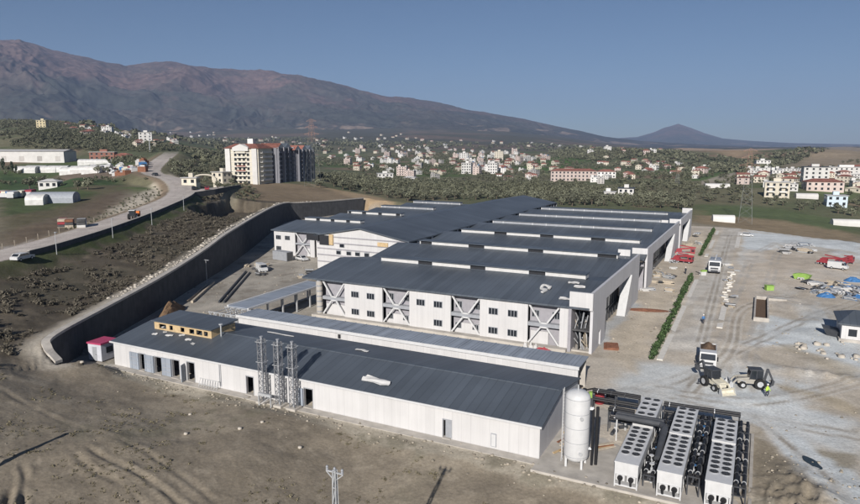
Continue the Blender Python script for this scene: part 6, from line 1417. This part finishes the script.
for i in range(30):
    c, w = random.choice(((RED, 'red'), (BLUE, 'blue'), (WPAINT, 'white'), (FOAM, 'white'), (RUST, 'rusty'), (DARKSTEEL, 'dark'), (CREAM, 'cream'))); px, py = random.uniform(108, 147), 0; py = random.uniform(165, 175)-(px-128)*0.10; x, y, z = hit([(px, py)])[0]
    m = MB(); a, b, c_ = random.uniform(1, 2.4), random.uniform(1, 2), random.uniform(1, 2.8); m.box(-a, a, -b, b, -0.5, c_, c); m.box(-a*.6, a*.5, -b*.7, b*.5, c_, c_+0.7, random.choice((c, TRIM, WPAINT))); o = m.build('scrap_container'); o.location = (x, y, z); o.rotation_euler.z = random.uniform(0, 3); KEEP_OUT.append((x, y, 4)); tag(o, '%s container or machine in the scrap yard left of the road' % w, 'container', 'scrap yard left of the road, '+w)
# tall lamp at the crest
x, y, z = hit([(150, 152)])[0]; t = thing('flood_light_mast', 'tall flood light mast beside the crest of the road', 'light mast', xy=(x, y), z=z)
m = MB(); m.tube((0, 0, -1), (0, 0, 15), 0.35, STEEL, 10, 0.2); m.build('pole', t); m = MB(); m.box(-1.6, 1.6, -0.5, 0.5, 14.6, 15.8, WPAINT); m.build('lamp_head', t); m = MB(); m.box(-0.6, 0.6, -0.6, 0.6, -0.5, 0.6, CONC); m.build('base', t)
# gate arch at the apartment end of the road
x, y, z = hit([(205, 187)])[0]; t = thing('gate_arch', 'pale arched gate at the end of the road before the apartments', 'gate', xy=(x, y), z=z, rz=A)
m = MB()
for s in (-1, 1): m.box(s*5-0.7, s*5+0.7, -0.8, 0.8, -1, 4.2, WALLC)
m.build('gate_pier', t); m = MB()
for k in range(10):
    a, b = math.pi*k/10, math.pi*(k+1)/10; m.bar((-5*math.cos(a), 0, 4.0+1.8*math.sin(a)), (-5*math.cos(b), 0, 4.0+1.8*math.sin(b)), 0.9, WALLC, 0.6)
m.build('arch', t)
villa('small pale gatehouse left of the arched gate', 191, 185, 6.5, 5, 1, WALLC, FLATROOF, R(0), name='gatehouse', nwin=2); villa('low cream annex at the foot of the apartment building', 222, 183, 8, 7, 2, WALLC, FLATROOF, R(-27), name='annex', nwin=2)

# ================================================================ apartment building
ax, ay, az_ = site_y(243, 185, 372)
apt = thing('apartment_building', 'tall cream apartment building with red roof and dark shaded side wings', 'apartment building', xy=(ax, ay), z=az_, rz=R(11)); KEEP_OUT.append((ax+12, ay+25, 36))
AS = 0.96
def apt_block(x0, x1, y0, y1, h, rid):
    m = MB(); m.box(x0, x1, y0, y1, -9, h, APT if rid == 0 else APT_SHADE); b = m.build('block', apt)
    for s in range(1, 8 if rid == 0 else 1):
        m = MB(); m.box(x0-0.12, x1+0.12, y0-0.12, y1+0.12, s*h/8-0.12, s*h/8+0.12, WALLW if rid == 0 else TRIM); m.build('storey_band', b)
    return b
W0 = 22*AS; H_ = 21.5*AS
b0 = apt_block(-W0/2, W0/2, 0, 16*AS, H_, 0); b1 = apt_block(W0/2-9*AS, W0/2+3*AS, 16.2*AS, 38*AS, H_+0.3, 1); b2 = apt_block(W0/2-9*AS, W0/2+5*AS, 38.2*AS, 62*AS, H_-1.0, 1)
def gab(x0, x1, y0, y1, z, rh, axis, m_, edge):
    m = MB()
    if axis == 'x': m.prism_x([(y0-.8, z), (y1+.8, z), ((y0+y1)/2, z+rh)], x0-.8, x1+.8, m_, edge)
    else: m.prism_y([(x0-.8, z), (x1+.8, z), ((x0+x1)/2, z+rh)], y0-.8, y1+.8, m_, edge)
    m.build('roof', apt)
m = MB(); m.hexa([(-W0/2-1, -1, H_), (W0/2+1, -1, H_), (W0/2+1, 16*AS+1, H_), (-W0/2-1, 16*AS+1, H_), (-W0/2+4, 4, H_+2.6), (W0/2-4, 4, H_+2.6), (W0/2-4, 12*AS, H_+2.6), (-W0/2+4, 12*AS, H_+2.6)], TILE); m.build('roof', apt)
m = MB(); m.box(1, 4.5, 5, 8, H_+1.5, H_+5.4, WALLW); m.build('chimney', apt)
for k in range(5):
    y0 = (17+k*9)*AS; gab(W0/2-9*AS, W0/2+(3 if k < 2 else 5)*AS, y0, y0+7.5*AS, H_-(0 if k < 2 else 1.2), 3.0, 'x', TILE if k in (0, 2, 3) else ROOF, WALLW)
for x0 in (-W0/2+0.5, W0/2-3.7*AS):
    m = MB(); m.box(x0, x0+3.2*AS, -1.1, -0.15, -2, H_-0.2, WALLW); m.build('corner_pier', apt)
m = MB(); m.prism_y([(-5, H_-1.5), (5, H_-1.5), (5, H_+0.5), (0, H_+2.4), (-5, H_+0.5)], -1.5, 4, WALLW, WALLW); m.build('roof_gable', apt)
for yy in (17.5, 24, 30.2, 36.5): m = MB(); m.box(W0/2+3*AS+0.02, W0/2+3*AS+1.3, (yy-0.9)*AS, (yy+0.9)*AS, -9, H_+0.6, RECESS if yy in (24, 36.5) else APT_SHADE); m.build('bay_front', apt)
for yy in (40, 45, 50, 55, 60.5): m = MB(); m.box(W0/2+5*AS+0.02, W0/2+5*AS+1.3, (yy-0.9)*AS, (yy+0.9)*AS, -9, H_-0.6, RECESS if yy in (45, 55) else APT_SHADE); m.build('bay_front', apt)
wmsh = None
def awin(x, y, z, rz, w=1.5, h=1.5):
    global wmsh
    if wmsh is None: mm2 = MB(); mm2.box(-0.75, 0.75, -0.08, 0.08, 0, 1.5, GLASS); o = mm2.build('window', apt); wmsh = o.data
    else: o = bpy.data.objects.new('window', wmsh); COL.objects.link(o); o.parent = apt
    o.location = (x, y, z); o.rotation_euler.z = rz; o.scale = (w/1.5, 1, h/1.5)
for s in range(8):
    z = s*H_/8+0.8
    for x in (-4.2, -1.4, 1.4, 4.2): awin(x*AS, -0.02, z, 0)
    for yy in (21, 27, 33): awin(W0/2+3*AS, yy*AS, z, math.pi/2, 2.2, 1.6)
    for yy in (42, 47, 52, 57): awin(W0/2+5*AS, yy*AS, z, math.pi/2, 2.2, 1.6)
    if s:
        m = MB(); m.box(-3.2*AS, 3.2*AS, -1.5, -0.2, z-0.95, z-0.75, WALLW); m.box(-3.2*AS, 3.2*AS, -1.5, -1.4, z-0.75, z+0.0, TILE if s in (3, 4) else APT); m.build('balcony', apt)
        for yy in (18.5, 30, 37): m = MB(); m.box(W0/2+3*AS+0.1, W0/2+3*AS+1.5, (yy-1.6)*AS, (yy+1.6)*AS, z-0.95, z-0.1, APT_SHADE); m.build('balcony', apt)
        for yy in (44.5, 55): m = MB(); m.box(W0/2+5*AS+0.1, W0/2+5*AS+1.5, (yy-1.6)*AS, (yy+1.6)*AS, z-0.95, z-0.1, APT_SHADE); m.build('balcony', apt)
        m = MB(); m.box(W0/2+0.1, W0/2+1.6, 2*AS, 14*AS, z-0.95, z-0.75, WALLW); m.box(W0/2+1.5, W0/2+1.6, 2*AS, 14*AS, z-0.74, z+0.05, WALLW); m.build('balcony', apt)
NBIG = len(KEEP_OUT)
# ---- the town and the scattered houses
town([(322, 150), (400, 146), (450, 147), (450, 158), (400, 165), (330, 160)], 50, 20, 'in the far left part of the town', 'town houses, far left part', 1, 0.8, 1.1)
town([(335, 158), (400, 160), (450, 158), (455, 176), (440, 182), (400, 178), (360, 172)], 34, 17, 'at the near left side of the town, by the olives', 'town houses, near left side', 2, 0.6, 0.85)
town([(450, 150), (500, 152), (545, 158), (560, 168), (540, 172), (480, 172), (452, 172)], 72, 14, 'in the middle of the town', 'town houses, middle', 3, 0.7, 1.0)
town([(470, 168), (560, 170), (610, 172), (640, 178), (600, 186), (540, 182), (470, 178)], 34, 15, 'along the near edge of the town beside the school', 'town houses, near edge', 4, 0.55, 0.8)
town([(600, 158), (690, 165), (720, 172), (715, 180), (660, 176), (600, 170)], 26, 20, 'scattered on the plain below the right hill', 'houses below the right hill', 5, 0.7, 0.95, list(range(15)))
town([(735, 172), (860, 170), (860, 196), (800, 192), (740, 184)], 40, 16, 'among the trees on the right plain', 'houses on the right plain', 6, 0.6, 0.9, list(range(15)))
town([(590, 149.5), (660, 151), (660, 155), (590, 155)], 10, 40, 'on the ridge of the right hill', 'houses on the right ridge', 7, .8, 1.0, list(range(15)))
town([(60, 124), (110, 124), (135, 134), (125, 140), (80, 136)], 16, 20, 'on the wooded hill at the left', 'houses on the left hill', 8, 0.6, 0.85, list(range(15)))
town([(120, 136), (180, 140), (178, 148), (130, 147)], 14, 20, 'around the crest of the road', 'houses by the road crest', 9, 0.55, 0.75, list(range(15)))
town([(0, 106), (30, 108), (200, 132), (330, 140), (330, 149), (200, 143), (90, 124), (0, 116)], 60, 30, 'in the villages at the mountain foot, left', 'mountain foot villages, left', 10, 0.8, 1.3, list(range(15)))
town([(340, 130), (480, 140), (600, 148), (600, 150), (480, 146), (340, 140)], 26, 60, 'in the villages at the mountain foot, right', 'mountain foot villages, right', 11, 0.9, 1.4, list(range(15)))
# white roofed sheds near the yard
for px, py, L, lab in ((723, 222, 9, 'low white shed at the far end of the yard'), (846, 226, 12, 'low white shed at the right edge beyond the yard'), (717, 188, 16, 'white and grey shed in the green field on the plain'), (806, 199, 12, 'low white shed in the field left of the pale blue house')): tunnel(lab, px, py, L, 5, 3.0, R(-15), WALLW, name='field_shed', cat='shed')

# ================================================================ pylons
def pylon(label, x, y, h, w, mats_, group=None):
    z = gh(x, y); t = thing('power_pylon', label, 'pylon', xy=(x, y), z=z, group=group); m = MB(); n = 9; tp = MB()
    for i in range(n):
        z0, z1 = h*i/n, h*(i+1)/n; w0, w1 = w*(1-0.82*i/n)/2, w*(1-0.82*(i+1)/n)/2; q = tp if i >= n-3 else m; mm_ = mats_[1] if i >= n-3 else mats_[0]
        c0 = [(-w0, -w0, z0), (w0, -w0, z0), (w0, w0, z0), (-w0, w0, z0)]; c1 = [(-w1, -w1, z1), (w1, -w1, z1), (w1, w1, z1), (-w1, w1, z1)]
        for k in range(4):
            q.bar(c0[k], c1[k], 0.055, mm_); q.bar(c0[k], c1[(k+1) % 4], 0.024, mm_); q.bar(c0[(k+1) % 4], c1[k], 0.024, mm_); q.bar(c1[k], c1[(k+1) % 4], 0.024, mm_)
    m.build('lattice_shaft', t); tp.build('painted_top', t)
    for i, zz in enumerate((0.78, 0.88, 0.97)):
        m = MB(); a = w*(0.75-0.12*i); m.bar((-a, 0, h*zz), (a, 0, h*zz), 0.07, mats_[1]); m.bar((-a, 0, h*zz), (0, 0, h*zz+1.2), 0.1, mats_[1]); m.bar((a, 0, h*zz), (0, 0, h*zz+1.2), 0.1, mats_[1]); m.build('cross_arm', t)
    return t
ORP = mat('faded_orange', (0.34, 0.20, 0.15), 0.7); GAL = mat('dull_zinc', (0.24, 0.25, 0.25), 0.6)
x, y, z = hit([(745, 224)])[0]; pylon('grey lattice pylon with orange top beyond the yard', x, y, 32.5, 5.5, (GAL, ORP))
x, y, z = hit([(313, 187)])[0]; pylon('grey lattice pylon with orange top right of the apartment building', x, y, 38, 7, (GAL, ORP))
x, y, z = hit([(677, 187)])[0]; pylon('small lattice pylon with orange top in the green plain', x, y, 14, 3.5, (GAL, ORP))
# lattice pole in the foreground, and the concrete pole whose shadow lies at the left edge
def solve_pole(tip_px, top_px):
    tx, ty, tz = hit([tip_px], 40, 200)[0]; best = None
    for L in np.linspace(6, 40, 400):
        x, y = tx-sdx*L, ty-sdy*L; zt = tz+L*math.tan(SUN_EL); px, py = proj(np.array([x, y, zt])); e = abs(px-top_px[0])+abs(py-top_px[1])
        if best is None or e < best[0]: best = (e, x, y, zt)
    return best
_, x, y, zt = solve_pole((440, 481), (335, 471))
zt = site_y(335, 470, y)[2]; zb = gh(max(-100, x), max(y, 27)); t = thing('lattice_pole', 'pale lattice power pole with crossbar at the bottom edge', 'power pole', xy=(x, y), z=zb); hh = zt-zb
m = MB(); n = 14
for i in range(n):
    z0, z1 = hh*i/n, hh*(i+1)/n; w0, w1 = 0.26-0.17*i/n, 0.26-0.17*(i+1)/n
    for k in range(4):
        c = [(-1, -1), (1, -1), (1, 1), (-1, 1)]; a, b = c[k], c[(k+1) % 4]
        m.bar((a[0]*w0, a[1]*w0, z0), (a[0]*w1, a[1]*w1, z1), 0.07, STEEL); m.bar((a[0]*w0, a[1]*w0, z0), (b[0]*w1, b[1]*w1, z1), 0.045, STEEL); m.bar((a[0]*w1, a[1]*w1, z1), (b[0]*w1, b[1]*w1, z1), 0.04, STEEL)
m.build('lattice_shaft', t); m = MB(); m.bar((-0.62, 0, hh-0.15), (0.62, 0, hh-0.15), 0.08, STEEL); m.bar((-0.6, 0, hh-0.2), (0, 0, hh-0.7), 0.05, STEEL); m.bar((0.6, 0, hh-0.2), (0, 0, hh-0.7), 0.05, STEEL); cb = m.build('crossbar', t)
for xx in (-0.55, 0, 0.55): m = MB(); m.lathe([(0.05, 0), (0.09, 0.05), (0.06, 0.12), (0.09, 0.18), (0.05, 0.28)], TRIM, 10, (xx, 0, hh-0.1)); m.build('insulator', cb)

tx, ty, tz = hit([(65, 435)], 40, 200)[0]; L_ = 17.5; x, y = tx-sdx*L_, ty-sdy*L_; zb = gh(x, y)
t = thing('utility_pole', 'concrete utility pole casting the long shadow at the left edge', 'utility pole', xy=(x, y), z=zb); hh = tz+L_*math.tan(SUN_EL)-zb
m = MB(); m.tube((0, 0, -0.5), (0, 0, hh), 0.30, CONC, 12, 0.24); m.build('pole', t); m = MB(); m.tube((0, 0, hh), (0, 0, hh+0.1), 0.28, CONC_D, 12); m.build('cap', t)

# ================================================================ trees
OLV = []
for i in range(4):
    cv, cf = leaf_cloud(300, 2.5, 2.5, 1.75, 0.27, 9, 700+i, z0=2.9); cm = np_mesh('olive_crown', cv, cf, [LEAF]); tv, tf = trunk_mesh(2.6, 0.28, 720+i); tm = np_mesh('olive_trunk', tv, tf, [BARK]); OLV.append((cm, tm))
CYP = []
for i in range(2):
    cv, cf = leaf_cloud(420, 1.5, 1.5, 4.6, 0.32, 11, 740+i, z0=5.2); cm = np_mesh('cypress_crown', cv, cf, [PINE]); tv, tf = trunk_mesh(2.0, 0.25, 750+i); CYP.append((cm, np_mesh('cypress_trunk', tv, tf, [BARK])))
def add_tree(x, y, z, s, pro, name, label, group, sz=None):
    cm, tm = pro[random.randrange(len(pro))]; e = bpy.data.objects.new(name, None); COL.objects.link(e); e.location = (x, y, z-0.05); e.rotation_euler.z = random.uniform(0, 6.28); e.scale = (s, s, s*(sz or random.uniform(.85, 1.2)))
    for nme, d in (('crown', cm), ('trunk', tm)): o = bpy.data.objects.new(nme, d); COL.objects.link(o); o.parent = e
    tag(e, label, 'tree', group)
OL_POLY = [(318, 168), (340, 166), (380, 178), (450, 184), (560, 184), (640, 192), (690, 200), (700, 208), (690, 211), (640, 208), (560, 206), (480, 200), (412, 202), (370, 195), (322, 186)]
P = grid_pts(-90, 190, 290, 640, 6.6, 2.2, 21); P = P[in_px(P, OL_POLY)]; P = P[clear(P)]; P = P[np.argsort(P[:, 1])]
NO = 230
for x, y, z in P[:NO]: add_tree(x, y, z, random.uniform(.6, 1.3), OLV, 'olive_tree', 'grey green olive tree in the grove behind the factory', 'olive grove behind the factory')
LOW = [leaf_cloud(110, 2.4, 2.4, 1.8, 0.40, 8, 760+i, z0=2.2) for i in range(5)]
rs = np.random.default_rng(31)
if len(P) > NO: scatter('olive_grove', LOW, P[NO:], rs.uniform(.6, 1.3, len(P)-NO), LEAF2, 4, 'far olive grove reaching to the town behind the factory', 'olive grove')
# single trees nearer by
for px, py, s, kind in ((12, 173, 1.0, 'c'), (16, 174, .8, 'c'), (22, 173, .75, 'o'), (8, 172, .9, 'o'), (3, 171, 1.0, 'c'), (60, 160, 1.5, 'o'), (88, 190, 1.0, 'o'), (78, 190, .8, 'o'), (30, 189, 1.2, 'o'), (43, 189, 1.2, 'o'), (98, 174, 1.0, 'o'), (108, 175, 1.0, 'o'), (232, 186, .8, 'o'), (246, 187, .7, 'o'), (218, 189, .8, 'o'), (320, 188, 1.2, 'o'), (316, 186, 1.0, 'o'), (338, 180, 1.2, 'o')):
    x, y, z = hit([(px, py)])[0]
    add_tree(x, y, z, s*(0.9 if kind == 'c' else 1), CYP if kind == 'c' else OLV, 'cypress_tree' if kind == 'c' else 'field_tree', 'dark cypress below the long warehouse at the left' if kind == 'c' else ('broad tree in the fields left of the road' if px < 150 else 'broad tree at the foot of the apartment building'), 'cypresses by the warehouse' if kind == 'c' else ('trees in the left fields' if px < 150 else 'trees by the apartment building'))
n = 0
P = grid_pts(60, 290, 262, 520, 10, 4, 22); P = P[in_px(P, [(690, 202), (740, 204), (860, 218), (860, 206), (800, 202), (735, 197), (640, 186), (640, 192)]) & (fbm(P[:, 0], P[:, 1], 30, 3, 95) > 0.44)]; P = P[clear(P)][:80]
for x, y, z in P: add_tree(x, y, z, random.uniform(.6, 1.0), OLV, 'field_tree', 'bushy tree in the hedgerows beyond the yard', 'hedgerow trees beyond the yard')
P = grid_pts(-150, -85, 285, 470, 7, 2.5, 24); P = P[in_px(P, [(176, 152), (188, 158), (222, 165), (222, 184), (196, 183), (178, 178), (170, 168)])]; P = P[clear(P)][:90]
for x, y, z in P: add_tree(x, y, z, random.uniform(.55, 0.95), OLV, 'roadside_tree', 'grey olive tree on the slope right of the road crest', 'olives right of the road crest')
# woods and orchards that read as one mass
def wood(name, label, poly, x0, x1, y0, y1, step, thr, size, seed, scale=60, far=False):
    P = grid_pts(x0, x1, y0, y1, step, step*0.45, seed); P = P[in_px(P, poly)]; P = P[fbm(P[:, 0], P[:, 1], scale, 3, seed+100) > thr]; P = P[clear(P)]
    if len(P): scatter(name, LOW if not far else FARL, P, rs.uniform(.7, 1.35, len(P))*size, LEAF2, seed, label, 'wood')
FARL = [leaf_cloud(34, 3.2, 3.2, 2.0, 0.95, 6, 780+i, z0=1.8) for i in range(6)]
wood('hill_wood', 'dense dark wood on the hill at the left', [(0, 118), (60, 122), (140, 138), (176, 146), (176, 152), (140, 152), (90, 152), (0, 147)], -800, -60, 440, 1150, 7.5, 0.36, 1.0, 41)
wood('road_wood', 'olive trees between the sheds and the road crest', [(0, 163), (25, 163), (25, 175), (0, 176)], -260, -140, 300, 560, 7, 0.40, 0.85, 42); wood('road_wood', 'dark bushes along the foot of the left hill behind the sheds', [(80, 147), (150, 151), (140, 164), (112, 166), (80, 158)], -260, -100, 330, 620, 7.5, 0.40, 0.9, 46)
wood('town_trees', 'trees growing between the houses of the town', [(320, 150), (450, 146), (560, 156), (690, 168), (690, 192), (560, 184), (450, 184), (330, 168)], -260, 420, 420, 1400, 12, 0.42, 0.95, 43)
wood('hill_wood', 'scrub wood covering the right hill', [(545, 150), (600, 149), (680, 152), (740, 160), (760, 155), (800, 150), (830, 150), (800, 162), (745, 176), (690, 172), (600, 162), (560, 158)], 120, 900, 600, 1700, 13, 0.34, 1.3, 44, far=True)
wood('plain_trees', 'orchard trees between the houses on the right plain', [(640, 172), (745, 176), (860, 160), (860, 206), (800, 200), (740, 198), (640, 186)], 110, 620, 300, 1000, 10, 0.47, 0.8, 45)
wood('far_trees', 'distant trees dotted over the foothills', [(0, 108), (200, 132), (330, 140), (600, 146), (600, 152), (450, 148), (330, 152), (240, 156), (180, 146), (60, 122), (0, 118)], -1700, 700, 900, 3300, 34, 0.42, 2.2, 47, scale=150, far=True)
wood('far_trees', 'distant trees in front of the apartment skyline', [(180, 148), (240, 153), (330, 150), (330, 166), (240, 172), (182, 160)], -420, -80, 420, 1500, 14, 0.40, 1.0, 48, far=True)
wood('field_scrub', 'patchy scrub on the waste ground left of the road', [(60, 232), (95, 214), (150, 188), (175, 186), (170, 196), (120, 218), (80, 232)], -150, -85, 150, 330, 3.2, 0.42, 0.17, 50, scale=14); wood('field_scrub', 'bushes along the field edges at the left', [(0, 190), (60, 186), (140, 184), (150, 178), (120, 179), (50, 181), (0, 183)], -260, -110, 250, 420, 5, 0.50, 0.45, 51, scale=18)
wood('bank_bushes', 'grey bushes on the slope below the apartment building', [(224, 186), (250, 187), (262, 198), (250, 208), (228, 198)], -110, -60, 240, 360, 4.2, 0.35, 0.42, 49, scale=20)

# ================================================================ haze
hz = bpy.data.materials.new('haze_air'); hz.use_nodes = True; N, L = hz.node_tree.nodes, hz.node_tree.links
N.remove(N['Principled BSDF']); pv = N.new('ShaderNodeVolumePrincipled'); pv.inputs['Density'].default_value = 0.000064; pv.inputs['Color'].default_value = (0.50, 0.66, 1.0, 1); pv.inputs['Anisotropy'].default_value = 0.0
L.new(pv.outputs[0], N['Material Output'].inputs['Volume'])
m = MB(); m.box(-14000, 14000, -300, 16500, min(GMIN, -62)-1, 1290, hz); o = m.build('haze'); tag(o, kind='stuff', label='thin bluish haze filling the valley air', cat='haze')
o.data.materials[0] = hz

# ---------------------------------------------------------------- loose rubble at the foot of the plant wall and around the yard
rq = np.random.default_rng(77)
def rubble(name, label, n, fu, smin, smax, seed):
    u, v = fu(n); x, y = u*math.cos(A)+v*math.sin(A), -u*math.sin(A)+v*math.cos(A)
    P = np.stack([x, y, ghv(x, y)+0.02], 1); scatter(name, ROCKS, P, smin+rq.uniform(0, 1, n)**3*(smax-smin), CONC_R, seed, label, 'rubble')
CONC_R = mat('rubble_stone', (0.29, 0.255, 0.205), 0.95, var=0.3, scale=0.5, island=0.4)
rubble('rubble', 'rubble and clods along the foot of the long white plant wall', 700, lambda n: (rq.uniform(-86, 2, n), 59.2+rq.normal(0, 0.8, n)-np.where(rq.uniform(0, 1, n) < .3, 1.2, 0)), 0.06, 0.45, 60)
rubble('rubble', 'stones and clods strewn over the spoil at the bottom right', 220, lambda n: (rq.uniform(2, 12, n), rq.uniform(57, 74, n)), 0.06, 0.40, 61)
rubble('rubble', 'small stones strewn across the yard', 380, lambda n: (rq.uniform(-3, 28, n), 80+rq.uniform(0, 1, n)*120), 0.06, 0.40, 62)
rubble('rubble', 'building rubble strewn between the side wall and the hedge', 420, lambda n: (rq.uniform(-21, -14, n), rq.uniform(100, 250, n)), 0.08, 0.5, 63)
rubble('rubble', 'stones and clods in the brown foreground field', 160, lambda n: (rq.uniform(-75, 0, n), rq.uniform(28, 59, n)), 0.04, 0.22, 64)
rubble('rubble', 'rubble on the courtyard ground', 260, lambda n: (rq.uniform(-115, -86, n), rq.uniform(78, 138, n)), 0.08, 0.45, 65)
